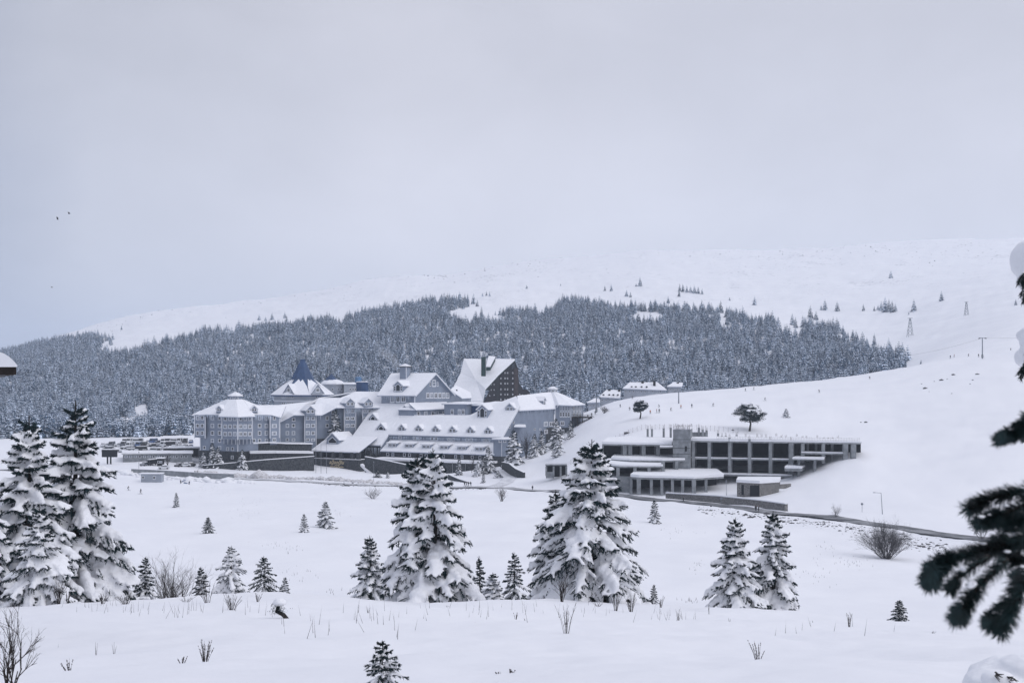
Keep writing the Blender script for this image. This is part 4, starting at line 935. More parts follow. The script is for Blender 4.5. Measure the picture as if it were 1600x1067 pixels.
# ---- H: entrance porch with the sign wall
H_ = Bld('entrance_porch', 'snow-roofed entrance porch on dark stone pillars with gold sign lettering', 'porch', Vector((*S(-16, -6), -38)))
H_.roof([S(-29, -10.6, -28.9), S(-3.5, -10.6, -28.9), S(-3.5, 3.0, -23.2), S(-29, 3.0, -23.2)], snow=.5)
H_.wall([S(-27.5, 2), S(-27.5, -1)], -38, -25, 'stone'); H_.wall([S(-28, 3.2), S(-17.5, 3.2)], -38, -23.5)
kx, my = (519.5-CX)/F, (HY-694)/F; sl = 5.7/13.6
D_ = (-28.9+.4+sl*10.6+sl*c0)/(my-sl*(.469*kx+.883))
H_.dormer(Vector((kx*D_, D_, my*D_)), NB_, 6.2, 2.3, 2.6, 12, [], over=.7, open_=(0, .5, 4.0, 1.1, 1.5))
for px in (494, 501.5, 521.6, 534, 551, 560.5):
    p = seg_at(S(-28.4, -9.9), S(-4, -9.9), px); H_.part('pillar', MB().box((p.x, p.y, -31), Vector((*ax_a, 0))*.75, Vector((*ax_b, 0))*.75, (0, 0, 2.1)), 'stone')
H_.part('pillar', MB().box(V3(S(-4, -2), -33.5), Vector((*ax_a, 0))*.75, Vector((*ax_b, 0))*.75, (0, 0, 5)), 'stone')
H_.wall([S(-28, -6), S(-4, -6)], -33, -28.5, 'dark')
sw0, sw1 = S(-28.6, -10.6), S(-3.4, -10.6)
H_.wall([S(-28.6, -2), sw0, sw1, S(-3.4, 1)], -41, -32.0, 'stone')
H_.part('sill_snow', MB().slab([S(-28.7, -10.7, -31.95), S(-3.3, -10.7, -31.95), S(-3.3, -6, -31.95), S(-28.7, -6, -31.95)], .25, down=False), 'snow')
# sign: script lettering over an emblem on a bar
fc = bpy.data.curves.new('sign_text', 'FONT'); fc.body = 'ağaoğlu'; fc.size = 1.0; fc.shear = .35; fc.extrude = .04; fc.offset = .012; fc.space_character = 1.05
fo = bpy.data.objects.new('tmp_text', fc); COL.objects.link(fo); dg = bpy.context.evaluated_depsgraph_get()
tm_ = bpy.data.meshes.new_from_object(fo.evaluated_get(dg), depsgraph=dg); bpy.data.objects.remove(fo)
co = np.array([v.co[:] for v in tm_.vertices]); x0, x1 = co[:, 0].min(), co[:, 0].max()
ps = seg_at(sw0, sw1, 526.3); Wt = 25/F*ps.y/.88; sc_ = Wt/(x1-x0)
u3 = Vector((*ax_a, 0)); n3 = Vector((*NB_, 0)); c_ = V3(ps, zpx(724.6, ps.y))+n3*.12
vt = [c_+u3*((x-(x0+x1)/2)*sc_)+UP*(y*sc_*1.05)+n3*z for x, y, z in co]
lt = MB(); lt.add(vt, [tuple(p.vertices) for p in tm_.polygons]); sg = H_.part('sign_lettering', lt, 'gold', fix=False, kind='stuff')
em = MB(); ce = V3(ps, zpx(729.3, ps.y))+n3*.10
for x0_, x1_ in ((-3.6, -1.4), (1.4, 3.6)): em.box(ce+u3*(x0_+x1_)/2, u3*(x1_-x0_)/2, n3*.05, UP*.12); em.box(ce+u3*(x0_+x1_)/2+UP*.3, u3*(x1_-x0_)*.34, n3*.05, UP*.06)
ring = [ce+u3*(1.35*math.cos(6.283*i/20))+UP*(.72*math.sin(6.283*i/20)) for i in range(21)]
em.tube(ring, [.13]*21, 5)
for x_, z_, h_ in ((-.7, -.1, .25), (-.25, .05, .42), (.25, .0, .38), (.7, -.12, .22)): em.add([ce+u3*(x_-.42)+UP*(z_-.35), ce+u3*(x_+.42)+UP*(z_-.35), ce+u3*x_+UP*(z_+h_)], [(0, 1, 2)])
H_.part('sign_emblem', em, 'gold', kind='stuff')
H_.part('stair_snow', MB().slab([P(563, 725, 471), P(567, 724, 473), P(585, 740, 468), P(579, 741, 466)], .8), 'snow')
H_.done({**WM, 'dark': 'dark'})

# ================================================================== retaining walls and terraces in front of the hotel
def stone_wall(label, pts, th=.7, snow=.35, m='stone', name='stone_wall', cat='wall', cap=.25):
    """pts: (px, D, top row, bottom row)"""
    b_ = P(pts[0][0], pts[0][3], pts[0][1]); T = Thing(name, label, cat, b_)
    mb = MB(); sn = MB()
    for (pa, da, ta, ba), (pb, db, tb, bb) in zip(pts[:-1], pts[1:]):
        A_, B_ = XY(pa, da), XY(pb, db); n = -nrm2(A_, B_)*th
        za, zb_, ya, yb = zpx(ta, da), zpx(tb, db), zpx(ba, da)-1.2, zpx(bb, db)-1.2
        q = [V3(A_, ya), V3(B_, yb), V3(B_, zb_), V3(A_, za)]; r = [V3(A_+n, ya), V3(B_+n, yb), V3(B_+n, zb_), V3(A_+n, za)]
        mb.add(q+r, [(0, 1, 2, 3), (7, 6, 5, 4), (0, 3, 7, 4), (1, 5, 6, 2), (3, 2, 6, 7)])
        sn.slab([V3(A_-n*.15, za+.004), V3(B_-n*.15, zb_+.004), V3(B_+n*1.2, zb_+.004), V3(A_+n*1.2, za+.004)], cap, down=False)
    T.part('wall', mb, m); T.part('snow_cap', sn, 'snow'); return T
stone_wall('long dark stone ramp wall rising from the rotunda to the entrance porch', [(318, 450, 727, 731), (350, 450, 724.5, 731), (414, 453, 718.5, 735), (491, 466, 713, 740)])
stone_wall('dark stone wall falling right from the entrance porch towards the big fir', [(570, 470, 713.5, 743), (606, 464, 720, 746), (645, 458, 728.5, 747)])
stone_wall('upper dark terrace wall under the rotunda windows', [(384, 464, 694, 703.5), (419, 468, 692, 703.5), (446, 474, 693.5, 704), (487, 484, 694, 704)], th=5, cap=.55)
stone_wall('lower dark terrace wall with snow ledge above the ramp wall', [(391, 458.5, 708.5, 716), (430, 461.5, 708, 716), (489, 470, 708.5, 715)], th=4, cap=.9)
stone_wall('curved low stone wall beside the driveway bend', [(784, 440, 722, 729), (795, 428, 724, 735), (805, 418, 732, 741), (818, 412, 738, 744.5)], cap=.15)
stone_wall('low stone wall along the driveway below the terrace trees', [(700, 432, 741, 744.5), (716, 425, 748, 752), (742, 414, 756.5, 758.5)], cap=.2)
for i, (px, ph) in enumerate(((493.6, 688), (501.6, 689), (510.2, 690))):
    p = XY(px, 458); f_ = Thing('flag_pole', 'thin metal flag pole before the entrance porch, '+ORD[i], 'flag pole', V3(p, GZ(*p)), 'flag poles before the porch')
    f_.part('pole', MB().tube([V3(p, GZ(*p)-.5), V3(p, zpx(ph, 458))], [.10, .05], 6), 'metal'); f_.part('finial', MB().lathe(V3(p, zpx(ph, 458)), [(.05, -.02), (.11, .06), (.05, .16)], 6), 'metal')

# ================================================================== dark steep-roofed hotel
AF = Bld('dark_hotel', 'dark brown hotel with steep snowy roof and green chimney behind the main block', 'building', G(770, 645))
da = lambda px: 632+(px-755)*.506
rfp = [(724.5, 562.5, 648), (804.5, 563, 656), (779, 586.5, da(779)-.8), (758.5, 609, da(758.5)-.8), (755, 628, 629), (698, 628, 631), (707, 609, 637), (719, 585, 644)]
AF.roof([P(*p) for p in rfp], snow=.8, t=.5, m='green_metal')
for pl in ([(779, 586.5), (758.5, 609), (765, 609.5), (753, 634), (790, 634)], [(804.5, 563.2), (779, 586.5), (790, 634), (812, 634), (811, 598), (809, 575)], [(811, 598), (812, 634), (836, 634), (831, 618), (824, 609), (817, 608)]):
    AF.mb('wall').poly([P(px, py, da(px)) for px, py in pl])
for q in ([(803.5, 574.8), (809.5, 574.8), (810, 634), (803.5, 634)],): AF.mb('brown_brick').poly([P(px, py, da(px)-.6) for px, py in q])
AF.mb('recess').poly([P(px, py, da(px)-.3) for px, py in ((773.5, 588), (779.5, 588), (779.5, 634), (776, 634), (776, 600))])  # flat dark sheet painting a recess's shade onto the wall
fa, fb_ = XY(755, da(755)), XY(834, da(834))
for py in (582.5, 591, 599, 608, 616, 624):
    for px in (782.5, 789, 793, 801):
        if py < 588 and px < 785: continue
        AF.segwin(fa, fb_, px, py, 1.5, 2.2, 'plain')
for px, py in ((767.5, 600.5), (772, 600.5), (767.5, 609), (772, 609), (765, 618), (772, 617), (812, 616), (816, 617), (825, 617)): AF.segwin(fa, fb_, px, py, 1.2, 1.6, 'plain')
AF.part('gable_glazing', MB().poly([P(px, py, da(px)-.3) for px, py in ((799, 570), (804.2, 566.5), (804.4, 576.5), (799, 576.5))]), 'glass')
ch = P(755.5, 585, 636); AF.part('chimney', MB().abox(ch.x-1.25, ch.x+1.25, ch.y-1.2, ch.y+1.2, ch.z-1, zpx(557.5, 636)), 'green_metal')
lb_ = [P(759.5, 573.5, 642), P(766, 573.5, 642.6), P(774, 558.5, 652), P(763.5, 557.5, 651.5)]
AF.part('roof_house', MB().slab([p-UP*.2 for p in lb_], 1.8), 'green_metal'); AF.part('snow_cover', MB().slab(lb_, .6, down=False), 'snow')
AF.done({'wall': 'dark_brick', 'brown_brick': 'brown_brick', 'recess': 'dark', 'trim': 'trim'})
an = Bld('annexe', 'low pale annexe with snowy roof and dark chimney in front of the dark hotel', 'building', G(720, 600))
an.wall([XY(703, 598), XY(722, 590), XY(736, 596)], -25, [zpx(610, 598)-.3, zpx(622.5, 590), zpx(622, 596)])
an.roof([P(703, 610, 597), P(722, 623, 589), P(737, 622, 594), P(735, 614, 612), P(712, 603, 612)], snow=.5)
an.part('chimney', MB().abox(*(lambda p: (p.x-.35, p.x+.35, p.y-.4, p.y+.4, p.z-1, p.z+2.2))(P(713.7, 615, 600))), 'dark')
an.done({'wall': 'siding_pale'})

# ================================================================== village chalets beyond the ski slope
def chalet(label, roof_pts, D, wall_py, skylights=(), chims=(), n_='chalet', dp=12):
    px0, px1 = roof_pts[0][0], roof_pts[-1][0]
    T = Bld(n_, label, 'chalet', G((px0+px1)/2, D+4))
    a0, a1 = XY(px0+2, D+.8), XY(px1-2, D+.8); ze = zpx(roof_pts[0][1], D)
    T.wall([a0, a1, XY(px1-2, D+dp), XY(px0+2, D+dp)], zpx(wall_py, D)-6, ze, close=True)
    T.roof([P(px, py, D+(0 if i in (0, len(roof_pts)-1) else dp/2)) for i, (px, py) in enumerate(roof_pts)], snow=.6)
    r1_, r2_ = roof_pts[1], roof_pts[-2]
    T.roof([P(r1_[0], r1_[1], D+dp/2), P(r2_[0], r2_[1], D+dp/2), P(px1, roof_pts[-1][1], D+dp), P(px0, roof_pts[0][1], D+dp)], snow=.6)
    fy_ = roof_pts[0][1]; ry = r1_[1]
    for px, py in skylights:
        u = (fy_-py)/(fy_-ry)
        q = P(px, py, D+dp/2*u)+UP*.7; T.part('roof_window', MB().abox(q.x-.45, q.x+.45, q.y-.6, q.y+.6, q.z-.3, q.z+.25), 'dark')
    for px, py, hh in chims:
        u = (fy_-py)/(fy_-ry); q = P(px, py, D+dp/2*u); T.part('chimney', MB().abox(q.x-.6, q.x+.6, q.y-.6, q.y+.6, q.z-.5, q.z+hh), 'dark')
    for i in range(int((px1-px0)/6)):
        px = px0+5+i*6
        if px < px1-4: T.segwin(a0, a1, px, roof_pts[0][1]+4, 2.2, 3, 'plain')
    T.done({'wall': 'siding_pale', 'trim': 'trim'}); return T
chalet('small chalet with snowy roof at the left of the chalet row behind the ski slope', [(917, 629.5), (929, 623.5), (937, 624), (938, 629)], 600, 634)
chalet('chalet with four roof windows and two dark chimneys beside the lift queue', [(936, 621), (947, 610.5), (970, 611), (969, 622.5)], 604, 630, [(943, 618.5), (952, 618.5), (958.5, 618.5), (965.5, 618.5)], [(952, 611.5, 1.2), (967.5, 612, 1.3)])
chalet('largest snow-roofed chalet in the row behind the ski slope', [(973, 607.5), (983, 598.8), (1028, 598.8), (1042, 610)], 612, 617, [(987, 606), (993.5, 606), (1002.5, 606), (1010.5, 606)], [(1004, 600, 1.6), (1022.5, 603, 3.0)], dp=14)
chalet('rightmost small chalet in the row behind the ski slope', [(1042, 604.5), (1052, 598.6), (1067, 599.4), (1066, 604.5)], 625, 610, [], [(1059, 600, .9)])
# ================================================================== unfinished concrete building
K = Bld('concrete_shell', 'unfinished grey concrete building with open dark storeys and snow on its slabs', 'building', G(1100, 362))
u_ = Vector((1, 0, 0))
def slabK(pts, z, t=.45, snow=.5, name='slab', drift=0.0):
    d0, d1 = min(p.y for p in pts), max(p.y for p in pts); pts = [V3(p, z) for p in pts]; o = K.part(name, MB().slab(pts, t), 'concrete'); 
    if snow:            # blown snow lies deeper towards the back
        m = len(pts); tp_ = [p+UP*(snow+drift*(p.y-d0)/(d1-d0)) for p in pts]; lo = [p+UP*.004 for p in pts]
        K.part('snow_cover', MB().add(lo+tp_, [tuple(range(m-1, -1, -1)), tuple(range(m, 2*m))]+[(i, (i+1) % m, (i+1) % m+m, i+m) for i in range(m)]), 'snow', o)
def colK(px, D, z0, z1, w_=.45): 
    p = XY(px, D); K.part('column', MB().box((p.x, p.y, (z0+z1)/2), (w_, 0, 0), (0, w_, 0), (0, 0, (z1-z0)/2)), 'concrete')
dr = lambda px: 366-(px-1080)*.055
Z1, Z2, Z3 = -18.2, -23.7, -28.6
back = 21
slabK([XY(1078.5, dr(1078)), XY(1252, dr(1252)), XY(1345, dr(1345)), XY(1346, dr(1345)+11), XY(1260, dr(1252)+back), XY(1062, dr(1062)+back)], Z1, drift=.8)
slabK([XY(1076, dr(1078)), XY(1239, dr(1239)), XY(1239, dr(1239)+back), XY(1060, dr(1062)+back)], Z2, .45, 0)
slabK([XY(1076, dr(1078)-2), XY(1239, dr(1239)-2), XY(1239, dr(1239)+back), XY(1060, dr(1062)+back)], Z3, .5, 0, 'floor_slab')
for z_ in (Z2, Z3): K.part('ledge_snow', MB().slab([V3(XY(1079, dr(1079)-(2 if z_ == Z3 else 0)), z_+.004), V3(XY(1238, dr(1238)-(2 if z_ == Z3 else 0)), z_+.004), V3(XY(1238, dr(1238)+1.6), z_+.004), V3(XY(1079, dr(1079)+1.6), z_+.004)], .3, down=False), 'snow')
K.wall([XY(1060, dr(1062)+back), XY(1250, dr(1252)+back), XY(1345, dr(1345)+11)], Z3, Z1-.4, 'concrete_shaded'); K.wall([XY(1240, dr(1240)+3), XY(1240, dr(1240)+back)], Z3, Z2, 'concrete_shaded')
for px in (1083, 1108, 1140, 1171, 1203.5, 1235.7):
    colK(px, dr(px)+.3, Z3, Z1-.3, .5 if px < 1235 else .65)
    for dd_ in (8, 15): colK(px+3, dr(px)+dd_, Z3, Z1-.3, .4)
for px in (1254, 1286, 1320.5, 1333): colK(px, dr(px)+.3, Z2-1, Z1-.3, .5 if px < 1300 else .75)
for px in (1262, 1275, 1300): colK(px, dr(px)+5, Z2-1, Z1-.3, .35)
slabK([XY(1252, dr(1252)-.3), XY(1322, dr(1322)-.3), XY(1322, dr(1322)+4), XY(1252, dr(1252)+4)], zpx(707.5, dr(1290)), .5, .3)
slabK([XY(1238, 352), XY(1287, 349), XY(1290, 360), XY(1245, 362)], zpx(716.5, 353), .35, .5); colK(1248, 353, -30, zpx(717.5, 353), .4); colK(1273, 352, -29, zpx(717.5, 353), .4)
slabK([XY(1226, 350), XY(1252, 349), XY(1258, 356), XY(1230, 358)], zpx(731, 351), .9, .6)
# core tower
tw = [XY(1051.5, 364), XY(1078.6, 362.5), XY(1082, 373), XY(1055, 374)]
K.wall(tw, -30, zpx(671, 363), 'concrete_tower', close=True); K.cap(tw, zpx(671, 363), 'concrete_tower')
for py in (686.5, 700, 709):
    A_, B_ = tw[0], tw[1]; K.mb('pour_line').bar(V3(A_, zpx(py, 364))-Vector((0, .03, 0)), V3(B_, zpx(py, 362.5))-Vector((0, .03, 0)), .08, .12)
p = seg_at(tw[0], tw[1], 1072.3); K.part('opening', MB().abox(p.x-.45, p.x+.45, p.y-.06, p.y+.3, zpx(705, p.y), zpx(697, p.y)), 'dark')
tz = zpx(671, 363); K.part('snow_cover', MB().slab([V3(q, tz+.01) for q in tw], .45, down=False), 'snow')
kr = random.Random(4)
for i in range(46):                                        # starter bars
    q = tw[0].lerp(tw[1], kr.random()) if i % 2 else tw[3].lerp(tw[2], kr.random()); K.mb('rebar').bar(V3(q, tz), V3(q+Vector((kr.uniform(-.2, .2), 0)), tz+kr.uniform(.9, 1.7)), .07)
bw = [XY(1079, 374), XY(1106, 374.5)]; K.wall(bw, Z1, zpx(675, 374), 'upper_wall')
# column stubs with bars on the roof
for px, py0, py1, D in [(1012, 681, 670, 385), (1018.7, 681, 670, 385), (1037, 679, 669, 384), (1048, 681, 668, 383), (1092, 678, 668, 374), (1098, 680, 671, 373), (1104, 681, 672, 373), (1122, 681.5, 671, 376), (1128, 683, 679, 374), (1134, 683, 678.5, 374), (1140, 687, 680, 363), (1151, 682, 676, 376), (1165, 684, 679, 374), (1171, 689, 681.5, 361), (1183, 684, 679, 373), (1190, 685, 680, 372), (1197, 685.5, 680.5, 371), (1203.5, 690, 682, 360), (1213, 684, 679, 375), (1221, 687, 681, 370), (1228, 687, 681, 370), (1236, 691, 683, 358), (1245, 686, 680.5, 373), (1254, 688, 684, 368), (1260, 688, 683.5, 368), (1277, 687, 682, 369), (1287, 690, 685.5, 364), (1294, 690, 686, 364), (1301, 690, 685, 364), (1309, 688, 683, 368)]:
    c_ = XY(px, D); z0, z1 = zpx(py0, D)-1.0, zpx(py1 if px < 1110 else py0-(py0-py1)*.45, D); K.part('column_stub', MB().box((c_.x, c_.y, (z0+z1)/2), (.32, 0, 0), (0, .32, 0), (0, 0, (z1-z0)/2)), 'concrete')
    for i in range(5): x_ = c_.x+(-.28+.14*i); K.mb('rebar').bar((x_, c_.y, z1), (x_, c_.y, z1+kr.uniform(.7, 1.3)), .04)
for i in range(90):
    px = 1120+i*2.5; D = dr(px)+.2; q = XY(px, D); K.mb('rebar').bar(V3(q, Z1), V3(q, Z1+1.5+.2*math.sin(i)), .035)
for h_ in (.8, 1.4): K.mb('rebar').bar(V3(XY(1120, dr(1120)+.2), Z1+h_), V3(XY(1344, dr(1344)+.2), Z1+h_), .04)
# left upper wing
ZL = -19.5
slabK([XY(941, 371), XY(976, 369), XY(1050, 367), XY(1052, 384), XY(985, 388), XY(950, 384)], ZL, .5, .55, drift=1.3)
K.wall([XY(941, 371), XY(941.5, 384), XY(1052, 386)], -25, ZL-.4, 'concrete_shaded'); K.wall([XY(941, 371.2), XY(943.5, 371.2)], -25, ZL-.4, 'side_wall')
for px in (976, 984.6, 1005.5, 1028): colK(px, 370.5 if px < 990 else 369.5, -24.6, ZL-.3, .6); colK(px-4, 377, -24.6, ZL-.3, .35)
slabK([XY(955, 366), XY(985, 362), XY(1036, 360.5), XY(1078, 363.5), XY(1060, 372), XY(960, 374)], -24.2, .5, .5, drift=.7)
slabK([XY(1031, 363), XY(1051, 363), XY(1051, 368), XY(1031, 368)], zpx(697.5, 365), .4, .3)
# lower left terraces
slabK([XY(950, 359), XY(967, 356.5), XY(1036, 356.5), XY(1036, 366), XY(955, 368)], -25.7, .5, .55, drift=.8)
K.wall([XY(948, 362), XY(950, 369), XY(1078, 371)], -30, -24.6, 'concrete_shaded')
for px, D in ((965.5, 357.2), (992, 357.2), (1014, 357.2), (1036, 357.4), (1057, 362)): colK(px, D, -30, -25.9 if px < 1036 else -24.5, .5)
slabK([XY(955, 358), XY(1080, 358), XY(1080, 371), XY(955, 371)], -28.9, .4, 0, 'floor_slab')
K.wall([XY(962, 356.8), XY(986, 356)], -36, -29.0, 'plinth_wall')
# lowest deck
slabK([XY(985, 352), XY(999, 349.5), XY(1085, 345.5), XY(1104.6, 348.5), XY(1131, 352.5), XY(1120, 364), XY(1000, 366)], -28.9+.25, .55, .5, drift=1.3)
K.wall([XY(985, 352.2), XY(986, 364), XY(1120, 362)], -34, -28.9, 'concrete_shaded')
for px, D in ((986, 352.4), (998, 350.2), (1017.7, 349.2), (1034, 348.4), (1050.7, 347.7), (1066.5, 346.9), (1084, 346.2), (1103, 348.9)): colK(px, D, -34, -28.8, .42 if px not in (1084, 998) else .6)
K.done({'concrete_shaded': 'concrete_shaded', 'concrete_tower': 'concrete', 'upper_wall': 'concrete', 'side_wall': 'concrete', 'plinth_wall': 'concrete', 'pour_line': 'concrete_shaded', 'rebar': 'rebar'})
# small concrete kiosk left of it and stone gatehouse
kb = Bld('concrete_bunker', 'small open concrete structure with flat snowy roof left of the concrete shell', 'building', G(866, 392))
kz0, kz1 = zpx(726, 392), zpx(741, 392)
kb.part('roof', MB().slab([P(852, 725, 390), P(886, 725, 390), P(886, 725, 397), P(852, 725, 397)], .5), 'concrete'); kb.part('snow_cover', MB().slab([P(852, 724.9, 390), P(886, 724.9, 390), P(886, 724.9, 397), P(852, 724.9, 397)], .5, down=False), 'snow')
for px in (853.5, 865, 876, 885): q = XY(px, 390.6); kb.part('column', MB().box((q.x, q.y, (kz0+kz1)/2-.4), (.3, 0, 0), (0, .3, 0), (0, 0, (kz0-kz1)/2)), 'concrete')
kb.part('back_wall', MB().poly([P(853, 725.5, 396), P(886, 725.5, 396), P(886, 745, 396), P(853, 745, 396)]), 'concrete_shaded'); kb.part('parapet', MB().poly([P(853, 737, 390.7), P(866, 737, 390.7), P(866, 747, 390.7), P(853, 747, 390.7)]), 'concrete')
sg_ = Bld('stone_gatehouse', 'low rubble-stone gatehouse with dark garage door beside the road', 'building', G(1180, 330))
q0, q1, q2 = XY(1151.5, 331), XY(1187, 327), XY(1217, 331)
gt, gb_ = zpx(754, 329), -35
sg_.wall([XY(1153, 338), q0, q1, q2, XY(1219, 340)], gb_, gt, 'rubble'); sg_.part('snow_cover', MB().slab([V3(p*1.0, gt) for p in (XY(1150.5, 330.6), XY(1187, 326.4), XY(1218, 330.6), XY(1220, 341), XY(1153, 341))], .8, down=False), 'snow')
def recess(px0, px1, py0, py1, A_, B_, name, m):
    a, b_ = seg_at(A_, B_, px0), seg_at(A_, B_, px1); n = nrm2(A_, B_)*.05
    sg_.part(name, MB().slab([V3(a+n, zpx(py0, a.y)), V3(b_+n, zpx(py0, b_.y)), V3(b_-n*3, zpx(py0, b_.y)), V3(a-n*3, zpx(py0, a.y))], zpx(py0, a.y)-zpx(py1, a.y)), m)
recess(1172, 1186.5, 758, 775, q0, q1, 'garage_door', 'dark'); recess(1158.5, 1162.3, 757, 773, q0, q1, 'door', 'dark')
sg_.wall([XY(1217.5, 333), XY(1236, 336)], gb_, zpx(756, 334), 'rubble'); sg_.part('snow_ledge', MB().slab([V3(XY(1212, 331), zpx(764, 331)), V3(XY(1238, 333), zpx(764, 333)), V3(XY(1238, 340), zpx(763, 338)), V3(XY(1214, 338), zpx(763, 337))], .6), 'snow')
sg_.done({'rubble': 'rubble'})
stone_wall('long low rubble wall above the road below the concrete shell', [(1040, 336, 770.5, 772), (1120, 318, 775, 779), (1180, 304, 781, 787), (1227, 292, 787.5, 795)], m='rubble', th=.8, cap=.3)
stone_wall('short pale concrete wall beside the road left of the hotel', [(205, 421, 732.5, 737), (260, 419, 735, 741), (320, 416, 739, 747), (365, 414, 740.5, 749)], m='concrete', th=.5, cap=.12)

# ================================================================== riprap, dirty ploughed banks, scrub: nobody could count these
def scatter_rocks(name, label, line, n, spread, size, matn, seed, cat='stones', lift=-.05, snowcap=False):
    rd = np.random.default_rng(seed); iv, if_ = ICO1; V_ = []; F_ = []; k = 0
    seg = rd.integers(0, len(line)-1, n); s = rd.random(n)
    for i in range(n):
        (pa, da_), (pb, db_) = line[seg[i]], line[seg[i]+1]; px = pa+(pb-pa)*s[i]; D = da_+(db_-da_)*s[i]+rd.normal(0, 1)*spread
        x = (px-CX)/F*D; r_ = size*rd.lognormal(0, .45)
        v = iv*(1+rd.uniform(-.3, .3, (len(iv), 1)))*np.array([r_*rd.uniform(.8, 1.5), r_, r_*.6]); a = rd.random()*6.28; c, s_ = math.cos(a), math.sin(a)
        v = v@np.array([[c, s_, 0], [-s_, c, 0], [0, 0, 1]])+np.array([x, D, GZ(x, D)+lift])
        V_.append(v); F_.append(if_+k); k += len(iv)
    o = link(name, np_mesh(name, np.concatenate(V_), np.concatenate(F_), [matn], False)); tag(o, label, cat, kind='stuff'); return o
scatter_rocks('riprap', 'snow-dusted stones lining the slope below the road on the right', [(1090, 300), (1200, 276), (1300, 251), (1400, 231), (1480, 217)], 1100, 4.6, .17, 'rock', 1, lift=-.06)
scatter_rocks('riprap', 'dark stony strip along the road in front of the hotel', [(470, 414), (560, 409), (640, 403), (760, 388)], 800, 2.6, .2, 'rock', 2, lift=-.06)
scatter_rocks('snow_bank', 'lumpy dirty snow ploughed up beside the hotel road', [(300, 427), (360, 428), (420, 428), (480, 427), (560, 422), (640, 416)], 420, 1.6, .8, 'dirty_snow', 3, 'snow', .1)
scatter_rocks('snow_bank', 'lumpy ploughed snow beside the car park road on the left', [(150, 420), (200, 416), (260, 412), (330, 409), (400, 407)], 260, 2.0, .7, 'snow', 4, 'snow', .1)
scatter_rocks('scree', 'small dark stones showing through the snow of the upper mountain', [(150, 2100), (300, 2200), (500, 2300), (660, 2330), (700, 2330), (850, 2300), (1000, 2300), (1150, 2300), (1300, 2250), (1450, 2100), (1560, 2000)], 700, 130, .55, 'rock', 5, 'stones', .1)

# ================================================================== car park left of the hotel
bb = Thing('billboard', 'large black billboard panel on posts beside the left edge firs', 'billboard', G(171, 452))
bb.part('panel', MB().abox(P(159, 0, 450).x, P(183, 0, 450).x, 450, 450.4, zpx(714, 450), zpx(702.5, 450)), 'dark'); bb.part('snow_cap', MB().abox(P(158.6, 0, 450).x, P(187, 0, 450).x, 449.9, 451.5, zpx(702.4, 450), zpx(701.2, 450)), 'snow')
for px in (168, 173): bb.part('post', MB().bar(V3(XY(px, 450.6), zpx(727, 450)), V3(XY(px, 450.6), zpx(703, 450)), .5), 'dark')
pv = Bld('long_shed', 'long low grey building with flat snowy roof behind the parked cars', 'building', G(245, 470))
pv.wall([XY(192, 472), XY(192, 462), XY(300, 468), XY(300, 476)], zpx(722, 468)-2, zpx(709, 467)); pv.roof([P(190, 709, 461), P(302, 708.3, 467), P(302, 706, 480), P(190, 706, 476)], snow=.7, m='concrete')
for i in range(14): pv.segwin(XY(192, 462), XY(300, 468), 197+i*7.2, 713, 4.5, 3.2, 'plain')
pv.done({'wall': 'concrete', 'trim': 'trim'})
ps_ = Bld('parking_shelter', 'dark open parking shelter with snowy roof next to the rotunda wing', 'shelter', G(285, 490))
ps_.wall([XY(255, 488), XY(313, 492), XY(313, 500), XY(257, 498)], zpx(706, 490)-2, zpx(699.5, 490), close=True); ps_.roof([P(253, 700.5, 487), P(266, 698.5, 496), P(314, 698.5, 500), P(316, 700, 490)], snow=.45, m='dark'); ps_.done({'wall': 'dark'})
kz = Bld('ticket_booth', 'small dark booth with snowy roof among the parked cars', 'booth', G(251, 448))
p = G(251, 448); z0, z1 = p.z, zpx(716, 448)
kz.part('wall', MB().abox(p.x-1.1, p.x+1.1, 447, 449.2, z0-.3, z1), 'dark'); kz.part('snow_roof', MB().slab([(p.x-1.5, 446.6, z1), (p.x+1.5, 446.6, z1), (p.x+1.5, 449.6, z1), (p.x-1.5, 449.6, z1)], .4, down=False), 'snow'); kz.win((p.x-.5, 447, (z0+z1)/2+.2), (0, -1), .8, .8, 'plain'); kz.win((p.x+.5, 447, (z0+z1)/2+.2), (0, -1), .8, .8, 'plain')
cb2 = Bld('site_cabin', 'white container cabin standing alone on the snow left of the road', 'cabin', G(237.5, 402))
p = G(237.5, 402); z0 = p.z; z1 = zpx(740, 402)
cab = MB(); cab.abox(p.x-3.6, p.x+3.6, 401, 404, z0-.3, z1)
for i in range(23): x_ = p.x-3.5+i*.32; cab.abox(x_, x_+.12, 400.94, 401.02, z0, z1-.1)
cb2.part('wall', cab, 'siding_pale', kind='stuff'); cb2.part('snow_roof', MB().slab([(p.x-3.7, 400.8, z1), (p.x+3.7, 400.8, z1), (p.x+3.7, 404.2, z1), (p.x-3.7, 404.2, z1)], .3, down=False), 'snow')
cb2.win((p.x-2.8, 400.93, (z0+z1)/2+.3), (0, -1), .9, .9, 'plain'); cb2.win((p.x+1.1, 400.93, (z0+z1)/2+.2), (0, -1), .8, 1.2, 'plain')
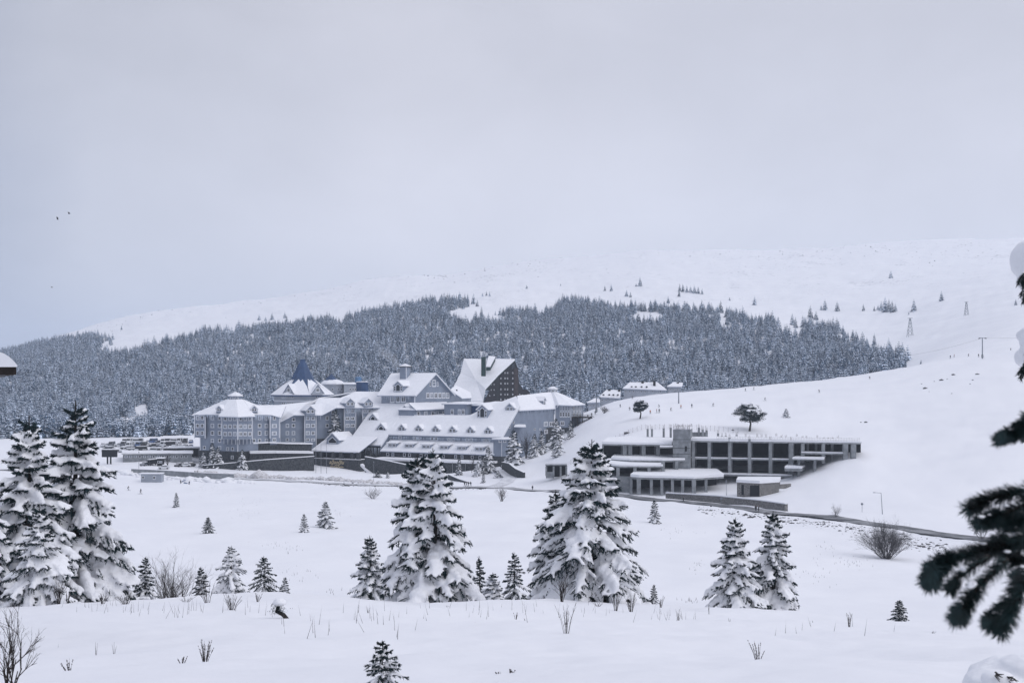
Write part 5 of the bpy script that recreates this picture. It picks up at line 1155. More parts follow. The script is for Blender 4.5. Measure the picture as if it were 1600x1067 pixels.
# cars
def car_meshes(L_=4.3, W_=1.75, Hh=1.5, van=False):
    prof = [(-.5, .22), (-.5, .48), (-.47, .6), (-.25, .64), (-.12, .97), (.25, 1.0), (.42, .68), (.5, .6), (.5, .22)] if not van else [(-.5, .2), (-.5, .45), (-.44, .56), (-.34, .95), (-.3, 1.0), (.48, 1.0), (.5, .9), (.5, .2)]
    body = MB(); n = len(prof); rows_ = []
    for y, ins in ((-.5, .05), (-.46, 0), (.46, 0), (.5, .05)):
        rows_.append([(x*L_*(1-ins*.3), y*W_*(1-(.16 if z > .7 else 0)), z*Hh*(1-ins*.12)) for x, z in prof])
    vs = [p for r in rows_ for p in r]; fs = [(i*n+j, i*n+(j+1) % n, (i+1)*n+(j+1) % n, (i+1)*n+j) for i in range(3) for j in range(n)]+[tuple(range(n)), tuple(range(4*n-1, 3*n-1, -1))]
    body.add(vs, fs); bme = mesh('car_body', body, ['car_paint']); fix_normals(bme)
    g = MB()
    for sy in (-1, 1):
        y = sy*(.5*W_*.845+.012)
        q = [(-.2, .66), (-.11, .9), (.22, .93), (.36, .68)] if not van else [(-.36, .62), (-.31, .9), (.42, .9), (.42, .62)]
        g.poly([(x*L_, sy*(.5*W_*(1 if z < .7 else .84)+.02) if z < .7 else y, z*Hh) for x, z in q])
    q = ((-.245, .66), (-.135, .95)) if not van else ((-.445, .6), (-.345, .94))
    g.poly([(q[0][0]*L_-.02, -.4*W_, q[0][1]*Hh), (q[0][0]*L_-.02, .4*W_, q[0][1]*Hh), (q[1][0]*L_-.03, .34*W_, q[1][1]*Hh), (q[1][0]*L_-.03, -.34*W_, q[1][1]*Hh)])
    gme = mesh('car_glass', g, ['glass'])
    wv = MB(); wv.v = []; 
    wv.tube([(0, -.1, 0), (0, .1, 0)], [.32, .32], 10)
    wme = mesh('car_wheel', wv, ['dark'])
    sn = MB(); zt_ = Hh*1.0
    x0, x1 = ((-.11, .26) if not van else (-.3, .48))
    sn.slab([(x0*L_, -.36*W_, zt_-.02), (x1*L_, -.36*W_, zt_-.02), (x1*L_, .36*W_, zt_-.02), (x0*L_, .36*W_, zt_-.02)], .22, down=False)
    if not van: sn.slab([(-.46*L_, -.4*W_, .63*Hh), (-.26*L_, -.4*W_, .66*Hh), (-.26*L_, .4*W_, .66*Hh), (-.46*L_, .4*W_, .63*Hh)], .14, down=False)
    sme = mesh('car_snow', sn, ['snow']); return bme, gme, wme, sme, L_, W_
for k_, c_ in (('car_paint', (.05, .055, .065)), ('paint_dark', (.02, .022, .027)), ('paint_grey', (.10, .11, .13)), ('paint_white', (.6, .62, .65)), ('paint_blue', (.05, .10, .22)), ('paint_red', (.25, .03, .03))): M[k_] = mat(k_, c_, .3, spec=.5)
CAR = car_meshes(); VAN = car_meshes(5.6, 2.0, 2.3, True)
def car(ms, label, px, D, rz, paint, group, snow=True, lift=0.0, name='parked_car', cat='car'):
    p = G(px, D); o = link(name, None, loc=p+UP*(lift), rz=rz); tag(o, label, cat, group)
    b_ = link('body', ms[0], o); b_.material_slots[0].link = 'OBJECT'; b_.material_slots[0].material = M[paint]
    link('windows', ms[1], o)
    for sx_ in (-.31, .31):
        for sy in (-1, 1): link('wheel', ms[2], o, (sx_*ms[4], sy*(ms[5]/2-.1), .32))
    if snow: link('snow_cap', ms[3], o)
cg = 'cars in the front row of the car park'
car(CAR, 'dark grey car nose-on in the car park, left of the van', 226, 447, R(75), 'paint_grey', cg)
car(VAN, 'dark minivan with snowy roof beside the grey car in the car park', 236, 450, R(70), 'paint_dark', cg)
car(CAR, 'white car standing in front of the dark ticket booth', 256, 437, R(12), 'paint_white', cg)
car(CAR, 'black car parked nose-on to the right of the bare car park tree', 279, 450, R(80), 'paint_dark', cg)
car(CAR, 'snow-covered white car between the two black cars', 289, 452, R(25), 'paint_white', cg)
car(CAR, 'black car parked slantwise nearest to the rotunda wing', 297, 454, R(35), 'paint_dark', cg)
bi = 0; cr = random.Random(12); spots = []
for row, (D, a, b_, st) in enumerate(((497, 163, 250, 6.6), (515, 160, 308, 7.4), (534, 196, 308, 8.0))):
    px = a
    while px < b_: spots.append((px+cr.uniform(-1, 1), D+cr.uniform(-1, 1), row)); px += st*cr.uniform(.9, 1.3)
RN = ('front', 'middle', 'back'); cnt = [0, 0, 0]
for px, D, row in spots:
    van = cr.random() < .5; nth = ORD[cnt[row]]; cnt[row] += 1
    car(VAN if van else CAR, ('snowy camper van, ' if van else 'snowy car, ')+nth+f' in the {RN[row]} vehicle row behind the long shed', px, D, R(cr.choice((80, 95, 100, 10))), cr.choice(['paint_white', 'paint_white', 'paint_white', 'paint_grey', 'paint_dark', 'paint_blue']), 'snowed-in vehicles in the back car park')

# ================================================================== lifts, lamps, fence, poles
def pylon(label, px, pb, pt, D, w_=1.6):
    b_ = XY(px, D); z0, z1 = zpx(pb, D), zpx(pt, D); T = Thing('lift_pylon', label, 'pylon', V3(b_, z0), 'ski lift pylons')
    T.part('mast', MB().tube([V3(b_, z0-1), V3(b_, z1)], [.32, .22], 8), 'metal'); T.part('foot', MB().lathe(V3(b_, z0-.6), [(.6, 0), (.5, 1.6)], 8), 'concrete')
    T.part('crossarm', MB().bar(V3(b_, z1)-u_*w_, V3(b_, z1)+u_*w_, .25), 'metal')
    for s_ in (-1, 1): T.part('pulley', MB().bar(V3(b_, z1-.25)+u_*w_*s_-Vector((0, .9, 0)), V3(b_, z1-.25)+u_*w_*s_+Vector((0, .9, 0)), .3), 'dark')
    return V3(b_, z1)
tA = pylon('lift pylon at the foot of the slope beside the hotel\'s right end', 932, 641, 620, 520); tB = pylon('tall lift pylon on the beginner slope right of the chalet row', 1060.5, 637, 611, 500, 1.8); tC = pylon('lift pylon standing high on the right slope', 1535, 557, 528, 560, 1.6)
for a, b_, lab in ((tA, tB, 'thin lift cable between the two pylons of the beginner slope'), (tB, Vector((*XY(1330, 575), zpx(583, 575))), 'thin lift cable running right from the tall beginner slope pylon'), (tC, P(1700, 520, 700), 'thin lift cable rising right from the high slope pylon'), (tC, P(1405, 557, 620), 'thin lift cable falling left from the high slope pylon')):
    pts = [a.lerp(b_, i/10)-UP*(1.2*math.sin(math.pi*i/10)) for i in range(11)]
    tag(link('lift_cable', mesh('lift_cable', MB().tube(pts, [.035]*11, 4), ['rebar'])), lab, 'cable')
def lattice(label, px, pb, pt, D):
    b_ = XY(px, D); z0, z1 = zpx(pb, D), zpx(pt, D); h_ = z1-z0; T = Thing('lattice_mast', label, 'mast', V3(b_, z0), 'lattice masts on the far slope')
    r0, r1 = h_*.14, h_*.03; c = [(-1, -1), (1, -1), (1, 1), (-1, 1)]
    mb = MB()
    for x, y in c: mb.bar((b_.x+x*r0, b_.y+y*r0, z0-1), (b_.x+x*r1, b_.y+y*r1, z1), .22)
    for k in range(5):
        f0, f1 = k/5, (k+1)/5
        for (xa, ya), (xb, yb) in zip(c, c[1:]+c[:1]): mb.bar((b_.x+xa*(r0+(r1-r0)*f0), b_.y+ya*(r0+(r1-r0)*f0), z0+h_*f0), (b_.x+xb*(r0+(r1-r0)*f1), b_.y+yb*(r0+(r1-r0)*f1), z0+h_*f1), .16)
    T.part('frame', mb, 'metal', kind='stuff'); T.part('crossarm', MB().bar((b_.x-h_*.14, b_.y, z1), (b_.x+h_*.14, b_.y, z1), .3), 'metal')
for lab, px, pb, pt in (('lattice mast right of the lone fir high on the far slope', 1510, 493, 472), ('taller lattice mast above the right end of the forest', 1422, 525, 497)):
    g_ = GP(px, pb, 700); lattice(lab, px, HY-F*g_.z/g_.y, pt, g_.y)
g_ = GP(1379, 803, 180, 400); T = Thing('street_lamp', 'tall street lamp with long arm beside the road above the round bare bush', 'street lamp', g_); zt = zpx(770, g_.y)
T.part('pole', MB().tube([g_-UP*.5, Vector((g_.x-.35, g_.y, zt))], [.10, .06], 6), 'metal'); T.part('arm', MB().tube([Vector((g_.x-.35, g_.y, zt)), Vector((g_.x-1.8, g_.y, zt+.12))], [.05, .04], 5), 'metal'); T.part('lamp_head', MB().abox(g_.x-2.3, g_.x-1.7, g_.y-.12, g_.y+.12, zt+.04, zt+.18), 'metal')
for i, (px, pb, pt, D) in enumerate(((217, 729, 707, 432), (311, 722, 703, 448), (1135, 772, 752, 330), (584, 745, 722, 420))):
    p = G(px, D); T = Thing('lamp_post', ('thin lamp post beside the car park entrance', 'thin lamp post at the left corner of the rotunda wing', 'thin lamp post on the snow left of the stone gatehouse', 'thin lamp post beside the road in front of the entrance porch')[i], 'lamp post', p)
    T.part('pole', MB().tube([p-UP*.4, V3(p.xy, zpx(pt, D))], [.08, .05], 6), 'metal'); T.part('lamp_head', MB().lathe(V3(p.xy, zpx(pt, D)), [(.05, -.1), (.2, .05), (.16, .3), (.02, .38)], 7), 'metal')
for i, (px, py) in enumerate(((1043, 779), (1127, 790), (1347, 800))):
    g_ = GP(px, py, 200, 420); T = Thing('road_sign', ('small road sign on the verge below the lowest concrete deck', 'small road sign on the verge left of the stone gatehouse', 'small road sign on the open snow left of the street lamp')[i], 'sign', g_)
    T.part('post', MB().bar(g_-UP*.3, g_+UP*2.0, .08), 'metal'); T.part('plate', MB().lathe(g_+UP*2.0, [(.02, -.3), (.3, -.2), (.3, .2), (.02, .3)], 8), 'metal')
# slope fence: netting posts
FL = [(884, 701), (900, 690), (920, 678), (955, 664), (982, 655), (1009, 654), (1060, 655), (1110, 657), (1130, 663), (1161, 672)]
fT = None; prev = None; wires = MB()
for (a, pa), (b_, pb) in zip(FL[:-1], FL[1:]):
    n_ = max(2, int((b_-a)/6.5))
    for i in range(n_):
        px, py = a+(b_-a)*i/n_, pa+(pb-pa)*i/n_; D = 408+(px-884)*.10 if px < 1000 else 420-(px-1000)*.05
        g_ = G(px, D)
        if fT is None: fT = Thing('slope_fence', 'long net fence on thin posts curving round the top of the concrete shell', 'fence', g_)
        tp = g_+UP*1.9; fT.part('post', MB().bar(g_-UP*.3, tp, .07), 'rebar')
        if prev:
            for h_ in (.4, .8, 1.2, 1.6): wires.bar(prev+UP*h_, g_+UP*h_, .025)
        prev = g_
fT.part('netting', wires, 'rebar', kind='stuff')
# boulders on the right slope
bl = [((1445, 607), .9), ((1440, 600), .35), ((1460, 596), .3), ((1471, 594), .9), ((1480, 592), .3), ((1490, 586), .8), ((1527, 585), .8), ((1520, 594), .4), ((1516, 600), .3), ((1452, 612), .25), ((1487, 615), .3), ((1353, 660), .6), ((1345, 660), .35), ((979, 677), 1.0), ((1145, 672), .4)]
bl.sort(key=lambda q: q[0][0])
for i, ((px, py), r_) in enumerate(bl):
    g_ = GP(px, py, 330, 620); iv, if_ = ICO1; rd = np.random.default_rng(i); v = iv*(1+rd.uniform(-.25, .25, (len(iv), 1)))*np.array([r_*1.3, r_, r_*.75])
    o = link('boulder', np_mesh('boulder', v, if_, ['rock'], False), loc=g_); tag(o, 'dark boulder in the snow of the right-hand slopes, '+ORD[i], 'boulder', 'boulders on the ski slopes')
# ------------------------------------------------------------------ near firs (photo column, base row, top row, half width) at a distance
def hero(label, px, D, top, half, seed, snow=1.0, vox=0.07, sink=0.15, **k):
    b_ = G(px, D); b_.z -= sink
    H = (HY-top)/F*D-b_.z; Rb = half/F*D
    ms = spruce(H, Rb, seed, vox, snow=snow, **k)
    return plant_tree(ms, 'fir_tree', label, 'tree', b_)
HERO = []
HERO.append(hero('tallest snow-laden fir of the clump at the left edge', 118, 57, 626, 100, 11, vox=.08, snow=1.25))
HERO.append(hero('broad snow-heaped fir just left of the tallest fir at the left edge', 45, 54, 650, 82, 12, vox=.08, snow=1.25))
HERO.append(hero('shorter snow-covered fir in front of the left edge fir clump', 62, 49, 790, 62, 13, vox=.06, snow=1.2))
HERO.append(hero('snow-laden fir cut by the left edge of the picture', -28, 51, 700, 60, 14, vox=.08, snow=1.0))
HERO.append(hero('large snow-heaped fir in front of the hotel terrace, just left of centre', 672, 57, 700, 76, 15, snow=1.35, leaders=((0.05, 0, 1.0), (-.28, .1, .96)), vox=.07, pw=1.5))
HERO.append(hero('largest snow-heaped fir in front of the concrete shell', 925, 57, 686, 98, 16, snow=1.35, pw=1.7, vox=.075))
HERO.append(hero('lower fir leaning out behind the largest snow-heaped fir', 868, 60, 765, 52, 17, snow=1.25, vox=.075))
HERO.append(hero('left one of the two firs standing together on the right', 1150, 61, 808, 50, 18, snow=1.2, vox=.06))
HERO.append(hero('right one of the two firs standing together on the right', 1208, 62, 798, 50, 19, snow=1.1, vox=.06))
HERO.append(hero('mid-sized dark fir behind the crest left of the large central fir', 577, 72, 836, 42, 20, snow=.95, vox=.06))
HERO.append(hero('small fir wrapped in snow with a bare leader beside the bare bush', 362, 58, 852, 36, 21, snow=1.5, vox=.045, dens=.8))
HERO.append(hero('young fir with spreading shoots right of the snow-wrapped fir', 412, 60, 868, 30, 22, snow=.6, vox=.04, dens=.8, tuft=1.3))
HERO.append(hero('slender young fir tucked right behind the large central fir', 748, 70, 868, 14, 23, snow=.5, vox=.04, dens=.7, tuft=1.4))
HERO.append(hero('bushy young fir between the two largest central firs', 803, 68, 862, 30, 24, snow=.7, vox=.045, dens=.8, tuft=1.2))
# ================================================================== smaller firs
SV = [spruce(7, 1.9, 31, .13, snow=1.0, dens=.75, tuft=1.3), spruce(7, 1.55, 32, .13, snow=.85, dens=.75, tuft=1.3), spruce(7, 2.2, 33, .13, snow=1.3, dens=.8, tuft=1.3), spruce(7, 2.3, 34, .13, snow=.6, dens=.8, tuft=1.4)]
def fir(label, px, pb, pt, v, D=None, group=None, d0=60, wide=1.0, onto=None):
    wide *= 1.22; g_ = P(px, onto, D) if onto else (G(px, D) if D else GP(px, pb, d0, 700))
    H = zpx(pt, g_.y)-g_.z; sc = H/7.0
    o = plant_tree(SV[v], 'fir_tree', label, 'tree', g_-UP*.1*sc, rz=random.uniform(0, 6.28), sc=sc*wide, group=group, zs=sc); return o
vg = 'young firs on the valley floor'
fir('tiny fir left of the others in the open valley below the road', 275, 793, 769, 1, group=vg)
fir('squat round young fir in the open valley near the left clump', 325, 833, 807, 3, group=vg, wide=1.15)
fir('smaller left fir of the two standing close in the valley', 475, 831, 802, 1, group=vg, wide=1.1)
fir('larger right fir of the two standing close in the valley', 509, 824, 782, 0, group=vg, wide=1.2)
fir('young fir below the road right of the largest central fir', 1022, 817, 780, 1, group=vg, wide=1.1)
fir('little fir half sunk behind the snow crest on the far right', 1405, 978, 936, 3, D=62, wide=1.2)
fir('tiny fir tip beside the skirt of the largest central fir', 1022, 952, 912, 1, D=58)
fir('little dark fir in the bare thicket left of the snow-wrapped fir', 313, 925, 884, 1, D=76)
fir('very small fir right of the spreading young fir', 446, 922, 900, 0, D=66)
fir('low fir hump between the slender fir and the bushy fir', 770, 930, 893, 2, D=66, wide=1.2)
fir('small drooping fir at the right foot of the left edge clump', 228, 945, 868, 1, D=60)
hg = 'firs planted round the hotel'
fir('tall fir growing against the stepped guest wing', 525, 690, 638, 1, D=501, group=hg, onto=690)
fir('fir against the stone base under the rotunda, taller of the pair', 331, 724, 690, 1, D=452, group=hg)
fir('fir against the stone base under the rotunda, right of the taller', 341, 724, 697, 0, D=452, group=hg)
fir('small fir at the left corner of the rotunda\'s stone base', 318, 726, 704, 0, D=454, group=hg)
fir('small fir right of the centre of the rotunda\'s stone base', 378, 722, 701, 0, D=451, group=hg)
fir('fir beside the corner bay at the right end of the terrace', 803, 718, 670, 0, D=448, group=hg)
fir('fir left of centre in the row below the plain blue end wall', 836, 704, 676, 0, D=462, group=hg)
fir('fir right of centre in the row below the plain blue end wall', 846, 702, 672, 1, D=465, group=hg)
fir('tallest fir in front of the octagonal right end', 868, 692, 652, 0, D=472, group=hg)
fir('fir on the bank between the octagon and the concrete shell', 872, 722, 678, 0, D=436, group=hg)
fir('small fir at the foot of the timber deck', 892, 680, 656, 1, D=478, group=hg)
fir('fir in front of the terrace wall, leftmost of that row', 718, 740, 714, 1, D=444, group=hg)
fir('broad fir in the middle of the driveway island', 747, 746, 720, 2, D=436, group=hg)
fir('tallest fir beside the driveway in front of the terrace', 763, 738, 697, 0, D=440, group=hg)
fir('fir squeezed between the driveway island firs', 755, 742, 712, 1, D=438, group=hg)
fir('dark small fir right beside the road at the driveway mouth', 755, 761, 738, 1, D=412, group=hg)
fir('low bushy fir in front of the porch ramp wall', 590, 748, 733, 3, D=442, group=hg, wide=1.6)
fir('tiny fir right of the low bushy fir by the ramp wall', 606, 747, 735, 0, D=441, group=hg)
fir('round snow-covered bush on the driveway bend', 778, 746, 735, 2, D=428, group=hg, wide=1.7)
fir('small lone fir on the ski slope right of the broad pine', 1228, 652, 638, 2, group=hg, d0=380, wide=1.3)
# sapling in the near snow and the bent snowy sprig
def hero2(label, px, D, top, half, seed, **k):
    b_ = G(px, D); H = zpx(top, D)-b_.z+.12; ms = spruce(H, half/F*D, seed, .012*D/10, **k); return plant_tree(ms, 'fir_sapling', label, 'tree', b_-UP*.12)
hero2('small dark fir sapling with snow at the bottom edge of the picture', 598, 9.0, 1000, 56, 41, snow=1.1, dens=.65, tuft=2.1, top_bare=.2)

# ---- broad crowned pines on the ski slope
def pine(H, W, seed, voxel=.16):
    rd = random.Random(seed); tr = MB(); blobs = []; nv = []; nf = []
    tr.tube([(0, 0, -.3), (.05*H, 0, .3*H), (-.02*H, 0, .62*H), (.02*H, 0, .9*H)], [.05*H, .038*H, .025*H, .01*H], 7)
    for i in range(24):
        h = rd.uniform(.36, .95); a = rd.uniform(0, 6.28); L_ = W*rd.uniform(.5, 1.0)*(1.08-(abs(h-.58)*1.9)); p0 = Vector((0, 0, h*H)); d = Vector((math.cos(a), math.sin(a), rd.uniform(-.05, .35)))
        p1 = p0+d*L_; tr.tube([p0, p0+d*L_*.5-UP*.03*H, p1], [.014*H, .01*H, .004*H], 4)
        for j in range(5):
            c = p0+d*L_*rd.uniform(.45, 1.05)+Vector((rd.uniform(-.2, .2), rd.uniform(-.2, .2), rd.uniform(-.03, .08)))*W; r_ = W*rd.uniform(.20, .34)
            for q in range(110):
                v = Vector((rd.gauss(0, 1), rd.gauss(0, 1), rd.gauss(0, .6))).normalized()*r_*rd.uniform(.3, 1.0); v.z *= .8; t_ = v.normalized()*.09*H/3+Vector((0, 0, .02*H)); s_ = Vector((rd.gauss(0, 1), rd.gauss(0, 1), rd.gauss(0, 1))).normalized()*.018*H
                k = len(nv); nv.extend([c+v-s_, c+v+s_, c+v+t_]); nf.append((k, k+1, k+2))
            blobs.append((np.array(c+UP*r_*.68), np.diag([r_*.55, r_*.5, r_*.22])))
    return mesh('trunk', tr, ['bark']), np_mesh('crown', np.array([tuple(v) for v in nv]), np.array(nf), ['needle'], False), remesh_blobs(blobs, voxel, 'snow_load', 'tree_snow', voxel*.3, seed)
for lab, px, pb, pt, hw, sd_ in (('small wind-shaped pine on the ski slope above the concrete shell', 1000, 654, 627, 15, 51), ('broad-crowned dark pine behind the right part of the concrete shell', 1171, 673, 636, 26, 52)):
    g_ = GP(px, pb, 400, 600); H = zpx(pt, g_.y)-g_.z; plant_tree(pine(H, hw/F*g_.y*.9, sd_), 'pine_tree', lab, 'tree', g_)

# ---- lone conifers on the open mountain, each its own
lone = [(1392, 435, 423), (1471, 470, 455), (1428, 486, 468), (1372, 484, 476), (1377, 486, 471), (1383, 487, 465), (1389, 487, 468), (1394, 488, 470), (1399, 487, 474), (1366, 486, 478), (1349, 486, 475), (1308, 487, 471), (1289, 484, 468), (1283, 484, 476), (1266, 498, 478), (1238, 508, 490), (1243, 512, 496), (1179, 477, 463), (1000, 447, 433), (994, 448, 442), (1062, 455, 443), (1067, 456, 444), (1073, 457, 446), (1079, 457, 447), (1085, 458, 446), (1091, 459, 448), (1097, 460, 451), (1061, 463, 452), (955, 455, 444), (945, 455, 446), (979, 463, 453), (1366, 540, 521), (1410, 562, 536), (1401, 565, 545), (1394, 566, 550), (1439, 569, 561), (1587, 477, 467), (985, 465, 456), (1044, 474, 463), (876, 447, 443), (823, 451, 445), (760, 462, 455), (754, 463, 457), (765, 463, 456), (1126, 487, 470), (1140, 492, 478), (1385, 549, 541), (1377, 546, 538), (405, 500, 491), (425, 500, 488), (445, 497, 487), (415, 501, 494), (160, 532, 524), (172, 537, 527), (1420, 492, 487), (1346, 545, 530), (1356, 550, 533), (1333, 528, 515), (190, 515, 508), (1140, 470, 464), (718, 466, 456), (1275, 500, 486)]
lone.sort()
lr = random.Random(8)
for i, (px, pb, pt) in enumerate(lone):
    g_ = GP(px, pb, 640, 2500); H = (pb-pt)/F*g_.y
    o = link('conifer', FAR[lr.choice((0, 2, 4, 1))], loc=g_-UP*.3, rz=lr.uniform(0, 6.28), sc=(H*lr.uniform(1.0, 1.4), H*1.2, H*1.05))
    where = 'left' if px < 700 else ('middle' if px < 1150 else 'right')
    k_ = sum(1 for q in lone[:i] if ('left' if q[0] < 700 else ('middle' if q[0] < 1150 else 'right')) == where)
    tag(o, f'lone conifer on the open mountainside above the forest, {where} third, {ORD[k_]}', 'tree', 'lone conifers above the forest')

# ---- bare shrubs and weeds
def shrub(H, W, stems, seed, r0=.02, depth=4, bush=2.6, m='twig', up=.6):
    rd = random.Random(seed); mb = MB()
    def grow(p, d, L_, r_, dep):
        q = p+d*L_*.5+Vector((rd.gauss(0, .06), rd.gauss(0, .06), rd.gauss(0, .03)))*L_; e = q+(d+Vector((rd.gauss(0, .18), rd.gauss(0, .18), rd.gauss(.06, .08)))).normalized()*L_*.5
        mb.tube([p, q, e], [r_, r_*.8, r_*.55], 3, cap=False)
        if dep <= 0: return
        n = int(bush+rd.random())
        for i in range(n):
            s = rd.uniform(.35, 1.0); b_ = p.lerp(q, s*2) if s < .5 else q.lerp(e, s*2-1)
            nd = (d+Vector((rd.gauss(0, .45), rd.gauss(0, .45), rd.gauss(.12, .25)))).normalized(); grow(b_, nd, L_*rd.uniform(.5, .8), r_*.55, dep-1)
    for i in range(stems):
        a = rd.uniform(0, 6.28); sp = rd.uniform(.1, 1.0)*W/H; d = Vector((math.cos(a)*sp, math.sin(a)*sp, up+rd.uniform(.2, .5))).normalized()
        grow(Vector((math.cos(a)*.1*W*rd.random(), math.sin(a)*.1*W*rd.random(), -.05*H)), d, H*rd.uniform(.38, .55), r0*rd.uniform(.7, 1.2), depth)
    zmax = max(v[2] for v in mb.v); xm = max(math.hypot(v[0], v[1]) for v in mb.v); fz_, fx_ = H/zmax, W/xm
    mb.v = [(x*fx_, y*fx_, z*fz_) for x, y, z in mb.v]
    return mesh('branches', mb, [m])
def put_shrub(label, px, D, top, half, stems, seed, name='bare_bush', cat='bush', pb=None, **k):
    g_ = G(px, D) if pb is None else GP(px, pb, 60, 600); H = zpx(top, g_.y)-g_.z; o = link(name, shrub(H, half/F*g_.y, stems, seed, **k), loc=g_); tag(o, label, cat); return o
put_shrub('tall bare thicket of thin stems behind the crest left of the snow-wrapped fir', 268, 74, 850, 78, 34, 61, r0=.03, depth=4, bush=2.3, m='twig', up=.8)
put_shrub('large round bare bush beside the road on the right', 1386, 195, 796, 62, 64, 62, r0=.06, depth=4, bush=3.2, m='twig_grey', up=.2, pb=873)
put_shrub('small round bare bush above the road on the right', 1307, 0, 783, 13, 16, 63, r0=.035, depth=3, bush=2.6, m='twig_pale', up=.6, pb=808)
put_shrub('bare bush below the driveway mouth', 784, 0, 755, 16, 18, 64, r0=.05, depth=3, bush=2.6, m='twig', up=.6, pb=783)
put_shrub('thin bare bushes below the stony road strip', 583, 0, 752, 24, 22, 65, r0=.04, depth=3, bush=2.2, m='twig_pale', up=.7, pb=779)
put_shrub('big bare tree-like bush in front of the plain blue end wall', 822, 466, 668, 16, 22, 66, r0=.10, depth=4, bush=2.8, m='twig', up=1.2)
put_shrub('bare young tree in front of the lower terrace windows', 737, 446, 698, 9, 8, 67, r0=.08, depth=4, bush=2.6, m='twig', up=1.3)
put_shrub('frosted bare tree beside the timber deck', 944, 512, 632, 13, 14, 68, r0=.09, depth=4, bush=2.8, m='twig_pale', up=.9)
put_shrub('bare little tree among the parked cars', 262, 452, 706, 12, 6, 69, r0=.10, depth=4, bush=2.6, m='twig', up=.8)
put_shrub('bare shrub with long curved branches in the lower left corner', 12, 8.5, 925, 78, 9, 70, r0=.011, depth=4, bush=2.3, m='twig', up=.75)
put_shrub('bare shrub sticking out of the snow at the foot of the left edge firs', 92, 47, 893, 22, 12, 71, r0=.018, depth=3, bush=2.2, m='twig', up=1.0)
put_shrub('bare shrub in front of the largest central fir', 878, 52, 888, 24, 12, 72, r0=.02, depth=3, bush=2.4, m='twig', up=1.2)
put_shrub('frosted bare scrub right of the street lamp', 1535, 0, 812, 22, 14, 73, r0=.04, depth=3, bush=2.4, m='twig_pale', up=.6, pb=842)
weeds = [(885, 24, 935, 20, 7), (320, 14, 998, 14, 9), (285, 14, 1025, 11, 6), (362, 38, 925, 22, 12), (325, 42, 908, 22, 9), (402, 42, 925, 12, 7), (160, 46, 925, 16, 9), (196, 46, 922, 20, 12), (290, 44, 930, 18, 6), (232, 36, 958, 12, 7), (108, 11.5, 1030, 16, 6), (934, 48, 940, 9, 7), (962, 46, 925, 11, 8), (986, 46, 925, 14, 9), (1185, 13, 1000, 18, 7), (1327, 34, 955, 10, 5), (1456, 28, 985, 7, 5), (1483, 27, 992, 4, 2), (778, 11, 1048, 8, 4), (800, 11, 1045, 7, 4), (890, 12, 1046, 12, 6), (105, 48, 915, 10, 5), (575, 34, 945, 5, 3), (618, 32, 972, 5, 3), (660, 38, 958, 4, 2), (742, 30, 972, 6, 3), (806, 36, 955, 5, 4), (820, 32, 965, 4, 3), (700, 42, 945, 5, 3), (540, 40, 950, 4, 2), (455, 40, 948, 4, 2), (500, 38, 955, 4, 2), (1060, 36, 950, 5, 3), (1108, 40, 942, 4, 2), (1140, 34, 965, 3, 2), (1270, 36, 968, 3, 2), (90, 20, 1005, 4, 1), (150, 18, 1000, 3, 2), (178, 18, 1002, 5, 2), (1032, 50, 930, 9, 5)]
weeds.sort()
for i, (px, D, top, half, n) in enumerate(weeds):
    g_ = G(px, D); H = zpx(top, g_.y)-g_.z; rd = random.Random(200+i); mb = MB(); W_ = half/F*D
    for j in range(int(n*1.6)):
        a = rd.uniform(0, 6.28); q = rd.uniform(.2, 1); e = Vector((math.cos(a)*W_*q, math.sin(a)*W_*q, H*rd.uniform(.55, 1.0))); s = Vector((e.x*.18, e.y*.18, -.06)); md = s.lerp(e, .5)+Vector((-e.x*.12, -e.y*.12, 0))
        r_ = max(.0025, .00017*D)*rd.uniform(.8, 1.2); mb.tube([s, md, e], [r_, r_*.8, r_*.35], 4, cap=False)
        for b_ in range(rd.randint(3, 8) if H > .25 else 0):
            u = rd.uniform(.3, .95); c = s.lerp(md, u*2) if u < .5 else md.lerp(e, u*2-1); a2 = rd.uniform(0, 6.28); mb.tube([c, c+Vector((math.cos(a2)*.06, math.sin(a2)*.06, .12))*H*1.1], [r_*.6, r_*.25], 3, cap=False)
        for b_ in range(8 if D < 16 else 0):
            u = rd.uniform(.25, 1); c = s.lerp(md, u*2) if u < .5 else md.lerp(e, u*2-1); mb.lathe(c, [(.001, -.006), (.006, 0), (.001, .008)], 4)
    tag(link('weed', mesh('weed', mb, ['twig']), loc=g_), 'bare weed stalks poking through the foreground snow, '+ORD[min(i, 39)], 'weed', 'weeds in the foreground snow')
# bent snow-topped sprig
g_ = GP(437, 966, 20, 50); T = Thing('bent_sprig', 'dark bent sprig with a snow cap left of centre in the near snow', 'plant', g_); zt = zpx(941, g_.y)
hgt = zt-g_.z
T.part('stem', MB().tube([g_+Vector((.22, 0, -.05)), g_+Vector((.1, 0, .25*hgt)), g_+Vector((-.08, 0, .45*hgt)), g_+Vector((-.02, 0, .85*hgt))], [.07, .06, .06, .05], 6), 'bark')
ndl = MB(); rd = random.Random(77)
for i in range(260):
    c = g_+Vector((rd.gauss(-.05, .1), rd.gauss(0, .1), hgt*rd.uniform(.35, .95))); d = Vector((rd.gauss(0, 1), rd.gauss(0, 1), rd.gauss(0, 1))).normalized()*.09; s = d.cross(UP)*.14; ndl.add([c-s, c+s, c+d], [(0, 1, 2)])
T.part('needles', ndl, 'needle', kind='stuff', fix=False); T.part('snow_cap', MB().lathe(g_+UP*hgt*.92, [(.05, -.06), (.2, 0), (.17, .1), (.05, .15)], 9), 'tree_snow', smooth=True)
